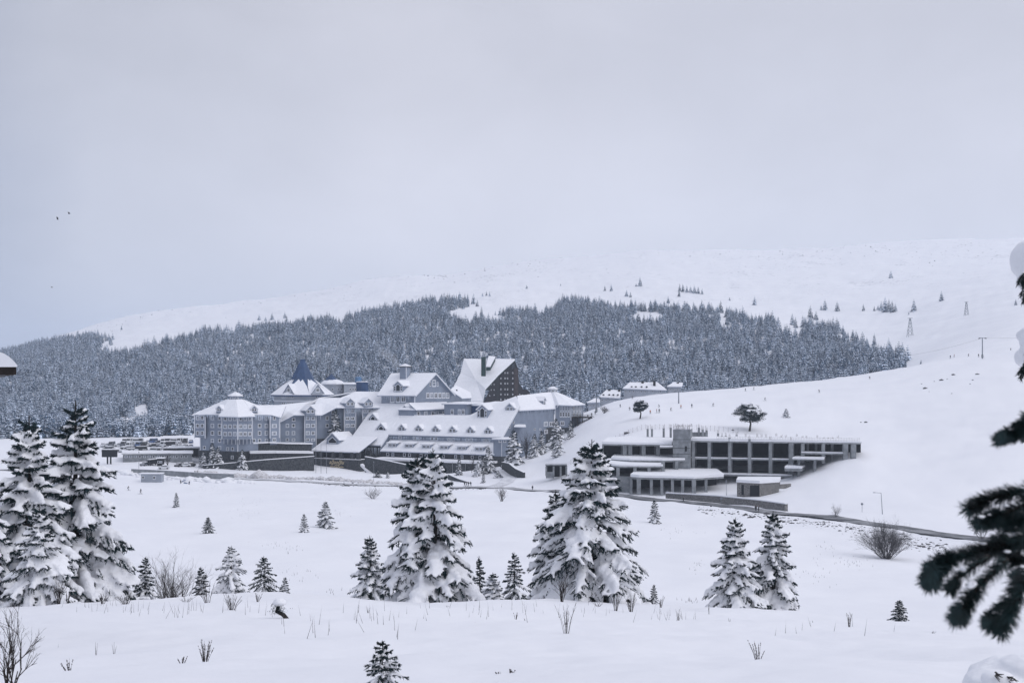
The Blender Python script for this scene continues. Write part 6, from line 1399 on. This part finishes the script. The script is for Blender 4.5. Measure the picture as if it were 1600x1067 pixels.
# dry grass showing through: nobody could count it
def grass(name, label, patches, n, h_, wd, seed, d0=60, d1=640):
    rd = np.random.default_rng(seed); V_ = []; F_ = []
    for i in range(n):
        (px, py, sx_, sy_) = patches[rd.integers(len(patches))]; g_ = GP(px+rd.normal(0, sx_), py+rd.normal(0, sy_), d0, d1); b_ = np.array(g_); a = rd.normal(0, .18, 2); hh = h_*rd.uniform(.4, 1.2); k = len(V_)
        V_ += [b_+[-wd, 0, -.05], b_+[wd, 0, -.05], b_+[a[0]*hh, a[1]*hh, hh]]; F_.append((k, k+1, k+2))
    tag(link(name, np_mesh(name, np.array(V_), np.array(F_), ['twig_pale'], False)), label, 'grass', kind='stuff')
grass('dry_grass', 'sparse dry grass tips showing through the valley snow', [(385, 800, 14, 6), (400, 785, 12, 4), (430, 850, 14, 5), (455, 858, 12, 4), (465, 900, 20, 8), (510, 925, 20, 3), (340, 770, 16, 4), (320, 762, 12, 4), (530, 800, 10, 4), (640, 870, 10, 4), (1290, 855, 10, 4), (1300, 880, 20, 12), (1270, 900, 20, 10), (1090, 885, 5, 4), (1080, 940, 8, 3), (1340, 880, 16, 6), (600, 790, 30, 6), (1060, 830, 20, 5)], 300, .38, .028, 5)
grass('dry_grass', 'thin dry grass stalks standing along the near snow crest', [(120, 950, 30, 5), (200, 952, 30, 5), (290, 958, 30, 5), (360, 958, 25, 6), (430, 960, 30, 6), (600, 965, 40, 6), (700, 955, 50, 6), (800, 955, 40, 8), (930, 960, 40, 6), (1050, 965, 30, 5), (1250, 985, 60, 5), (540, 985, 60, 10)], 170, .40, .006, 6, 20, 56)
# ================================================================== people (a few pixels tall), birds
for k_, c_ in (('cloth_dark', (.015, .017, .022)), ('cloth_navy', (.02, .03, .07)), ('cloth_red', (.30, .05, .03)), ('cloth_orange', (.45, .14, .05)), ('cloth_grey', (.09, .10, .12)), ('cloth_blue', (.05, .13, .28)), ('skin', (.45, .30, .23)), ('pants', (.018, .02, .026)), ('ski', (.05, .05, .06))): M[k_] = mat(k_, c_, .8)
def person_mesh(pose):
    c = {'stand': 0, 'ski': 1, 'walk': 2, 'crouch': 3}[pose]
    J = {'pel': (0, 0, .95), 'spine': (0, .0, 1.18), 'chest': (0, 0, 1.38), 'neck': (0, 0, 1.50), 'head': (0, -.01, 1.62), 'top': (0, 0, 1.74)}
    for s, n in ((-1, 'l'), (1, 'r')):
        J.update({'hip'+n: (s*.10, 0, .90), 'knee'+n: (s*.11, -.03, .50), 'ank'+n: (s*.12, 0, .09), 'toe'+n: (s*.13, -.15, .04), 'sh'+n: (s*.19, 0, 1.41), 'elb'+n: (s*.26, .03, 1.13), 'wr'+n: (s*.24, -.08, .90), 'hand'+n: (s*.23, -.12, .82)})
    if c == 1:
        for k in ('pel', 'hipl', 'hipr'): x, y, z = J[k]; J[k] = (x, y+.12, z-.15)
        for k in ('spine',): x, y, z = J[k]; J[k] = (x, y, z-.17)
        for k in ('chest', 'neck', 'head', 'top', 'shl', 'shr'): x, y, z = J[k]; J[k] = (x, y-.16, z-.22)
        for n, s in (('l', -1), ('r', 1)): J['knee'+n] = (s*.14, -.16, .46); J['elb'+n] = (s*.36, -.16, .98); J['wr'+n] = (s*.40, -.36, .98); J['hand'+n] = (s*.40, -.44, .96)
    if c == 2:
        J['kneel'] = (-.1, -.20, .52); J['ankl'] = (-.1, -.25, .10); J['toel'] = (-.1, -.40, .06); J['kneer'] = (.1, .06, .50); J['ankr'] = (.1, .30, .14); J['toer'] = (.1, .18, .04); J['wrl'] = (-.24, .14, .92); J['handl'] = (-.23, .16, .84); J['wrr'] = (.24, -.26, .95); J['handr'] = (.23, -.32, .88)
    if c == 3:
        for k in list(J): x, y, z = J[k]; J[k] = (x, y, z-.42) if not k.startswith(('knee', 'ank', 'toe')) else (x, y, z)
        for n, s in (('l', -1), ('r', 1)): J['knee'+n] = (s*.18, -.32, .42); J['elb'+n] = (s*.3, -.25, .70); J['wr'+n] = (s*.2, -.48, .55); J['hand'+n] = (s*.18, -.55, .48)
    Rr = {'pel': .16, 'spine': .15, 'chest': .18, 'neck': .065, 'head': .105, 'top': .07, 'hip': .105, 'knee': .07, 'ank': .055, 'toe': .045, 'sh': .085, 'elb': .06, 'wr': .045, 'hand': .05}
    names = list(J); ix = {n: i for i, n in enumerate(names)}
    E_ = [('pel', 'spine'), ('spine', 'chest'), ('chest', 'neck'), ('neck', 'head'), ('head', 'top')]
    for n in 'lr': E_ += [('pel', 'hip'+n), ('hip'+n, 'knee'+n), ('knee'+n, 'ank'+n), ('ank'+n, 'toe'+n), ('chest', 'sh'+n), ('sh'+n, 'elb'+n), ('elb'+n, 'wr'+n), ('wr'+n, 'hand'+n)]
    me = bpy.data.meshes.new('tmp'); me.from_pydata([J[n] for n in names], [(ix[a], ix[b_]) for a, b_ in E_], [])
    o = bpy.data.objects.new('tmp', me); COL.objects.link(o); md = o.modifiers.new('s', 'SKIN'); o.modifiers.new('u', 'SUBSURF').levels = 1
    for n in names:
        r_ = Rr.get(n) or Rr[n[:-1]]; me.skin_vertices[0].data[ix[n]].radius = (r_, r_)
    me.skin_vertices[0].data[ix['pel']].use_root = True
    dg = bpy.context.evaluated_depsgraph_get(); r = bpy.data.meshes.new_from_object(o.evaluated_get(dg), depsgraph=dg); bpy.data.objects.remove(o)
    r.materials.clear()
    for m_ in ('pants', 'cloth_dark', 'skin', 'cloth_dark'): r.materials.append(M[m_])
    pz, nz_, tz_ = J['pel'][2], J['neck'][2], J['head'][2]
    for p in r.polygons:
        x, y, z = p.center
        p.material_index = 0 if (z < pz-.03 and abs(x) < .2) else (1 if z < nz_+.02 else (3 if z > tz_+.03 or y > .03 else 2))
        p.use_smooth = True
    r.name = 'person_'+pose; return r
PM = {k: person_mesh(k) for k in ('stand', 'ski', 'walk', 'crouch')}
skm = mesh('ski', MB().abox(-.05, .05, -.85, .75, 0, .03).add([(-.05, -.85, 0), (.05, -.85, 0), (0, -1.02, .12)], [(0, 1, 2)]), ['ski'])
plm = mesh('ski_pole', MB().tube([(0, 0, 0), (0, .05, 1.1)], [.012, .012], 4), ['ski'])
def person(label, px, py, pose, coat, cat='person', group=None, skis=False, D=None, rz=None, d0=330):
    g_ = G(px, D) if D else GP(px, py, d0, 720)
    o = link('person', PM[pose], loc=g_, rz=random.uniform(0, 6.28) if rz is None else rz); tag(o, label, cat, group)
    o.material_slots[1].link = 'OBJECT'; o.material_slots[1].material = M[coat]
    if skis:
        for s in (-.13, .13): link('ski', skm, o, (s, 0, 0))
        for s in (-.42, .42): link('ski_pole', plm, o, (s, -.35, -.1))
sl = [(969, 637, 'stand', 'cloth_grey'), (984, 641, 'ski', 'cloth_dark'), (1016, 647, 'stand', 'cloth_orange'), (1026, 645, 'stand', 'cloth_red'), (1030, 645, 'stand', 'cloth_dark'), (1030, 637, 'ski', 'cloth_grey'), (1048, 642, 'ski', 'cloth_dark'), (1064, 638.5, 'stand', 'cloth_orange'), (1081, 637, 'stand', 'cloth_navy'), (1114, 635, 'ski', 'cloth_dark'), (1165, 611, 'ski', 'cloth_dark'), (1178, 609.5, 'stand', 'cloth_dark'), (1195, 626, 'ski', 'cloth_navy'), (1280, 613.5, 'ski', 'cloth_dark'), (1359, 592.5, 'ski', 'cloth_dark'), (1485, 560, 'stand', 'cloth_dark'), (1491, 558.5, 'stand', 'cloth_red'), (1513, 557, 'ski', 'cloth_dark'), (1529, 558, 'stand', 'cloth_dark'), (1579, 548, 'ski', 'cloth_dark'), (988, 623, 'ski', 'cloth_dark')]
sl.sort()
CN = {'cloth_grey': 'grey', 'cloth_dark': 'dark', 'cloth_orange': 'orange', 'cloth_red': 'red', 'cloth_navy': 'navy'}
for i, (px, py, po, co_) in enumerate(sl): person(f'skier in {CN[co_]} jacket on the open ski slope, {ORD[i]}', px, py, po, co_, group='skiers on the slope', skis=True)
qx = sorted([(939, 631.5), (941, 631), (943.5, 630), (945, 629), (947, 629), (949, 627.5), (953.5, 627), (955, 626), (959, 625.5), (962, 625), (940.5, 632.5), (946.5, 630)])
for i, (px, py) in enumerate(qx): person('person in dark clothes queuing below the chalets, '+ORD[i], px, py, random.choice(('stand', 'walk')), random.choice(('cloth_dark', 'cloth_navy', 'cloth_dark')), group='people queuing below the chalets')
for i, px in enumerate((918.5, 924.5, 930)):
    g_ = P(px, 647.5, 524); o = link('person', PM['stand'], loc=G(px, 524)); tag(o, 'person standing above the timber deck, '+ORD[i], 'person', 'people above the timber deck')
person('person with skis in the left of the two on the beginner field', 200, 766, 'ski', 'cloth_dark', skis=True)
person('person with skis walking at right of the two on the beginner field', 220, 771.5, 'walk', 'cloth_dark', skis=True)
person('person crouching beside the blue sledges', 282, 755.5, 'crouch', 'cloth_dark'); person('person crouching right of the blue sledges', 296, 757, 'crouch', 'cloth_navy')
person('left one of two people walking on the road by the rotunda', 304.5, 737, 'walk', 'cloth_dark', D=424); person('right one of two people walking on the road by the rotunda', 308.5, 737, 'walk', 'cloth_dark', D=424)
for i, px in enumerate((726, 729, 732, 735.5)): person('person in the dark group walking on the road below the terrace, '+ORD[i], px, 764, 'walk', 'cloth_dark', D=397, group='people on the road below the terrace')
person('lone person walking on the road right of the driveway mouth', 832, 769, 'walk', 'cloth_dark', D=376)
person('lone person standing on the road below the concrete shell', 1068, 786, 'walk', 'cloth_dark', D=321)
person('left one of two people on the road below the rubble wall', 1181, 800, 'stand', 'cloth_dark', D=293); person('right one of two people on the road below the rubble wall', 1185.5, 801, 'stand', 'cloth_dark', D=292)
for i, (px, py) in enumerate(((287, 753), (290, 755.5))):
    g_ = GP(px, py, 330, 600); T = Thing('sledge', ('blue sledge tilted up behind the other', 'blue sledge lying flat on the snow')[i], 'sledge', g_)
    T.part('seat', MB().box(g_+UP*(.5-.25*i), (.55, 0, .25*(1-i)), (0, .5, 0), (0, 0, .12)), 'paint_blue')
    for s in (-.35, .35): T.part('runner', MB().bar(g_+Vector((-.6, s, .08)), g_+Vector((.6, s, .08)), .06), 'dark')
for i, (px, py, D, sp) in enumerate(((108, 334, 230, .5), (90, 343, 260, 1.0), (81, 449, 280, .25))):
    c = P(px, py, D); mb = MB(); mb.tube([c+Vector((-.22, 0, -.02)), c+Vector((-.08, 0, 0)), c+Vector((.12, 0, 0)), c+Vector((.26, 0, .03))], [.02, .07, .07, .02], 6)
    for s in (-1, 1):
        a = c+Vector((0, s*.04, .03)); b_ = c+Vector((-.05, s*.25, .03+.4*sp)); e = c+Vector((-.12, s*.42, .03+.62*sp)); mb.add([a+Vector((.09, 0, 0)), a-Vector((.12, 0, 0)), b_-Vector((.12, 0, 0)), b_+Vector((.08, 0, 0)), e], [(0, 1, 2, 3), (3, 2, 4)])
    tag(link('bird', mesh('bird', mb, ['dark'])), ('dark bird flying, upper right of the three', 'dark bird flying, upper left of the three', 'dark bird flying, lowest of the three')[i], 'bird', 'birds over the valley')
# ================================================================== near things: fir boughs at the right edge, hut roof, mound
M['needle_near'] = mat('needle_near', (0.017, 0.036, 0.038), 0.6, var=.4, vscale=30, spec=.3)
rd = random.Random(21); NV = []; NF = []; wd = MB(); sblobs = []
SH = [(2.35, [(1650, 755), (1590, 768), (1545, 780), (1514, 796)], 1.0), (2.3, [(1620, 785), (1565, 802), (1530, 818)], .9), (2.35, [(1650, 825), (1580, 848), (1530, 862), (1487, 871), (1460, 888), (1453, 908)], 1.15), (2.25, [(1545, 868), (1497, 902), (1483, 922)], .85), (2.2, [(1575, 872), (1532, 912), (1504, 950), (1496, 966)], 1.0), (2.25, [(1625, 868), (1588, 922), (1560, 962), (1548, 974)], 1.0), (2.2, [(1610, 895), (1582, 950), (1564, 986)], 1.0), (2.4, [(1640, 842), (1600, 846), (1560, 846)], 1.1), (2.35, [(1650, 880), (1615, 900), (1590, 905)], 1.1), (2.4, [(1640, 770), (1600, 778)], 1.0), (2.3, [(1640, 652), (1600, 664), (1568, 682)], .75), (2.3, [(1620, 672), (1588, 682), (1559, 688)], .7), (2.4, [(1640, 640), (1605, 652)], .8), (2.5, [(1640, 815), (1600, 828), (1560, 845)], 1.0), (2.45, [(1600, 855), (1550, 860), (1510, 868)], 1.0), (2.4, [(1640, 800), (1590, 812), (1548, 812)], 1.0), (2.4, [(1650, 900), (1610, 880), (1570, 872)], 1.1)]
for D, path, k in SH:
    pts = [P(px, py, D+rd.uniform(-.04, .04)) for px, py in path]
    # resample
    fine = []
    for a, b_ in zip(pts[:-1], pts[1:]):
        for i in range(6): fine.append(a.lerp(b_, i/6))
    fine.append(pts[-1]); wd.tube(fine, [.0045*(1-.6*i/len(fine)) for i in range(len(fine))], 6)
    ln = sum((b_-a).length for a, b_ in zip(fine[:-1], fine[1:])); n = int(ln*5000)
    for i in range(n):
        u = rd.random()**.92*(len(fine)-1); j = min(len(fine)-2, int(u)); c = fine[j].lerp(fine[j+1], u-j); d = (fine[j+1]-fine[j]).normalized(); s = d.cross(UP).normalized(); v = s.cross(d); a = rd.uniform(0, 6.283)
        o = s*math.cos(a)+v*math.sin(a); L_ = .030*k*rd.uniform(.75, 1.1); dr_ = (o*rd.uniform(.75, 1.0)+d*rd.uniform(.35, .75)).normalized(); t = c+dr_*L_; w_ = dr_.cross(d).normalized()*.0014; m_ = c+dr_*L_*.55
        q = len(NV); NV.extend([c-w_*.6, c+w_*.6, m_+w_, t, m_-w_]); NF.append((q, q+1, q+2, q+4)); NF.append((q+4, q+2, q+3, q+3))
    for i in range(int(ln*60*k)):
        u = rd.random()*(len(fine)-1); j = min(len(fine)-2, int(u)); c = fine[j].lerp(fine[j+1], u-j)
        if rd.random() < .75: r_ = rd.uniform(.002, .005); sblobs.append((np.array(c+UP*(.016*k)+Vector((rd.uniform(-.012, .012), rd.uniform(-.01, .01), 0))), np.diag([r_*2.0, r_*1.5, r_*.7])))
TX, TY = 3.45, 6.3                                   # its trunk stands just outside the frame
T = Thing('fir_tree', 'near fir at the right edge with dark blurred bough and snow-capped tips', 'tree', Vector((TX, TY, GZ(TX, TY))))
T.part('trunk', MB().tube([(TX, TY, GZ(TX, TY)-.3), (TX+.03, TY, 0), (TX, TY, 2.2), (TX, TY, 4.5)], [.17, .14, .10, .04], 9), 'bark')
for py, D in ((775, 2.35), (845, 2.35), (885, 2.3), (655, 2.35)):
    e_ = P(1632, py, D); wd.tube([e_, e_.lerp(Vector((TX, TY, e_.z+.5)), .5)+UP*.1, Vector((TX, TY, e_.z+.55))], [.006, .012, .024], 6)
off = np.array(T.b)
T.part('bough_wood', wd, 'bark', kind='stuff')
nq = [f[:4] if f[2] != f[3] else f[:3] for f in NF]
nm = bpy.data.meshes.new('needles'); nm.from_pydata([tuple(np.array(v)-off) for v in NV], [], nq); nm.materials.append(M['needle_near']); tag(link('needles', nm, T.o), kind='stuff')
sm_ = remesh_blobs(sblobs, .0028, 'snow_dusting', 'tree_snow', .0006, 3); co = np.empty(len(sm_.vertices)*3, np.float32); sm_.vertices.foreach_get('co', co); sm_.vertices.foreach_set('co', (co.reshape(-1, 3)-off).astype(np.float32).ravel()); sm_.update(); tag(link('snow_dusting', sm_, T.o), kind='stuff')
# snow-capped bough tips of a fir standing just right of the frame
T2 = T; off = np.array(T2.b)
bl = []; NV = []; NF = []; st = MB()
for cx, cy, rx, ry in ((1606, 412, 24, 38), (1612, 446, 18, 18), (1610, 564, 20, 22), (1618, 540, 20, 24), (1612, 668, 16, 12)):
    c = P(cx, cy-6, 6.0); s = 6.0/F; bl.append((np.array(c), np.diag([rx*s, .14, ry*s*.85])))
    for i in range(5): bl.append((np.array(c)+np.array([rd.uniform(-.6, .4)*rx*s, rd.uniform(-.1, .1), rd.uniform(-.6, .7)*ry*s]), np.diag([rx*s*.5]*2+[ry*s*.4])))
    for i in range(9):
        a = P(cx+rd.uniform(-.75, .2)*rx, cy+ry*rd.uniform(.1, .8), 5.82); d = Vector((-rd.uniform(.1, .5), -rd.uniform(.1, .4), -rd.uniform(.5, 1.0))).normalized(); e = a+d*.05
        for q in range(60):
            u = rd.random(); c2_ = a.lerp(e, u); o = Vector((rd.gauss(0, 1), rd.gauss(0, 1), rd.gauss(0, 1))).normalized(); t = c2_+o*.018+d*.012; w_ = o.cross(d).normalized()*.0028; k = len(NV); NV += [c2_-w_, c2_+w_, t]; NF.append((k, k+1, k+2))
    st.tube([P(cx, cy, 6.0), Vector((TX, TY, zpx(cy-20, 6.2)+.1))], [.012, .03], 5)
T2.part('tip_wood', st, 'bark', kind='stuff'); nm = bpy.data.meshes.new('needles'); nm.from_pydata([tuple(np.array(v)-off) for v in NV], [], NF); nm.materials.append(M['needle_near']); tag(link('needles', nm, T2.o), kind='stuff')
sm_ = remesh_blobs(bl, .012, 'snow_load', 'near_snow', .002, 5); co = np.empty(len(sm_.vertices)*3, np.float32); sm_.vertices.foreach_get('co', co); sm_.vertices.foreach_set('co', (co.reshape(-1, 3)-off).astype(np.float32).ravel()); sm_.update(); tag(link('snow_load', sm_, T2.o), kind='stuff')
# hut roof corner at the left edge
HR = Thing('hut_roof', 'snow-capped dark timber roof corner at the left edge', 'roof', P(-60, 585, 20))
xl, xr = P(-160, 0, 20).x, P(25.5, 0, 20).x
z = lambda py: zpx(py, 20)
fx_ = lambda a, b_, p0, p1, d0: [Vector((P(px, 0, D).x, D, z(py))) for px, py, D in ((-160, p0, d0), (b_, p0, d0), (b_-14, p0, d0+3), (-160, p0, d0+3))]
HR.part('fascia', MB().slab(fx_(0, 25.5, 573, 0, 20), z(573)-z(585.5)), 'wood'); HR.part('soffit', MB().slab(fx_(0, 8, 585.6, 0, 20.2), z(585.6)-z(589)), 'concrete')
prof = [(-160, 536), (-80, 541), (-30, 545), (-5, 548.5), (6, 552), (14, 557), (20, 562.5), (25, 568), (27.5, 572), (27, 573.2), (-160, 573.2)]
sn = MB(); a = [P(px, py, 19.9) for px, py in prof]; b_ = [Vector((P(px-14, 0, 23.2).x, 23.2, z(py))) for px, py in prof]; n = len(a)
sn.add(a+b_, [tuple(range(n)), tuple(range(2*n-1, n-1, -1))]+[(i, i+n, (i+1) % n+n, (i+1) % n) for i in range(n)]); HR.part('snow_cover', sn, 'snow')
# mound over a buried shrub in the lower right corner
g_ = G(1590, 8.0); T3 = Thing('snow_mound', 'rounded snow mound over a buried shrub in the lower right corner', 'snow mound', g_); off = np.array(T3.b)
s = 8/F; c = P(1605, 1075, 8.0); bl = [(np.array(c), np.array([[95*s, 0, 0], [0, .45, 0], [0, 0, 52*s]])), (np.array(P(1570, 1078, 7.9)), np.diag([62*s, .35, 36*s])), (np.array(P(1610, 1046, 7.9)), np.diag([48*s, .25, 24*s])), (np.array(P(1560, 1062, 7.7)), np.diag([26*s, .12, 15*s]))]
sm_ = remesh_blobs(bl, .014, 'snow_load', 'near_snow', .002, 2); co = np.empty(len(sm_.vertices)*3, np.float32); sm_.vertices.foreach_get('co', co); sm_.vertices.foreach_set('co', (co.reshape(-1, 3)-off).astype(np.float32).ravel()); sm_.update(); link('snow_load', sm_, T3.o)
tw = MB()
for px, py in ((1577, 1060), (1556, 1052)):
    for i in range(7): a = P(px+rd.uniform(-4, 4), py+rd.uniform(-3, 3), 7.62); tw.tube([a, a+Vector((rd.uniform(-.02, .02), -.06, rd.uniform(-.03, .02)))], [.006, .002], 4)
T3.part('twigs', tw, 'twig', kind='stuff')
# steam rising behind the gabled block
sb = [(np.array(P(px, py, 545)), np.diag([r_, r_*.8, r_*1.1])) for px, py, r_ in ((623, 581, 1.2), (622, 576, 1.5), (620, 571, 1.9), (617, 566, 2.2), (613, 561, 2.4), (608, 557, 2.5), (602, 553, 2.4), (596, 550, 2.0))]
stm = remesh_blobs(sb, .5, 'steam', 'snow', .25, 1); stm.materials.clear(); sv = bpy.data.materials.new('steam_vapour'); sv.use_nodes = True; t = sv.node_tree; t.nodes.clear()
o_ = t.nodes.new('ShaderNodeOutputMaterial'); v_ = t.nodes.new('ShaderNodeVolumePrincipled'); v_.inputs['Color'].default_value = (.95, .97, 1, 1); v_.inputs['Density'].default_value = .06; t.links.new(v_.outputs[0], o_.inputs['Volume'])
stm.materials.append(sv); tag(link('steam', stm), 'thin white steam drifting up left of the chimney cupola', 'steam', kind='stuff')
# ------------------------------------------------------------------ thin winter haze: one closed box of air
hz = MB(); hz.abox(-6500, 6500, -300, 9600, -330, 480)
hm = bpy.data.materials.new('haze_air'); hm.use_nodes = True
t = hm.node_tree; t.nodes.clear()
o_ = t.nodes.new('ShaderNodeOutputMaterial'); v_ = t.nodes.new('ShaderNodeVolumePrincipled')
v_.inputs['Color'].default_value = (0.78, 0.87, 1.0, 1); v_.inputs['Density'].default_value = 0.00013; v_.inputs['Anisotropy'].default_value = 0.2
t.links.new(v_.outputs[0], o_.inputs['Volume'])
hme = mesh('haze', hz, [hm]); fix_normals(hme)
haze = link('haze', hme); tag(haze, 'thin winter haze hanging over the whole valley', 'haze', kind='stuff')
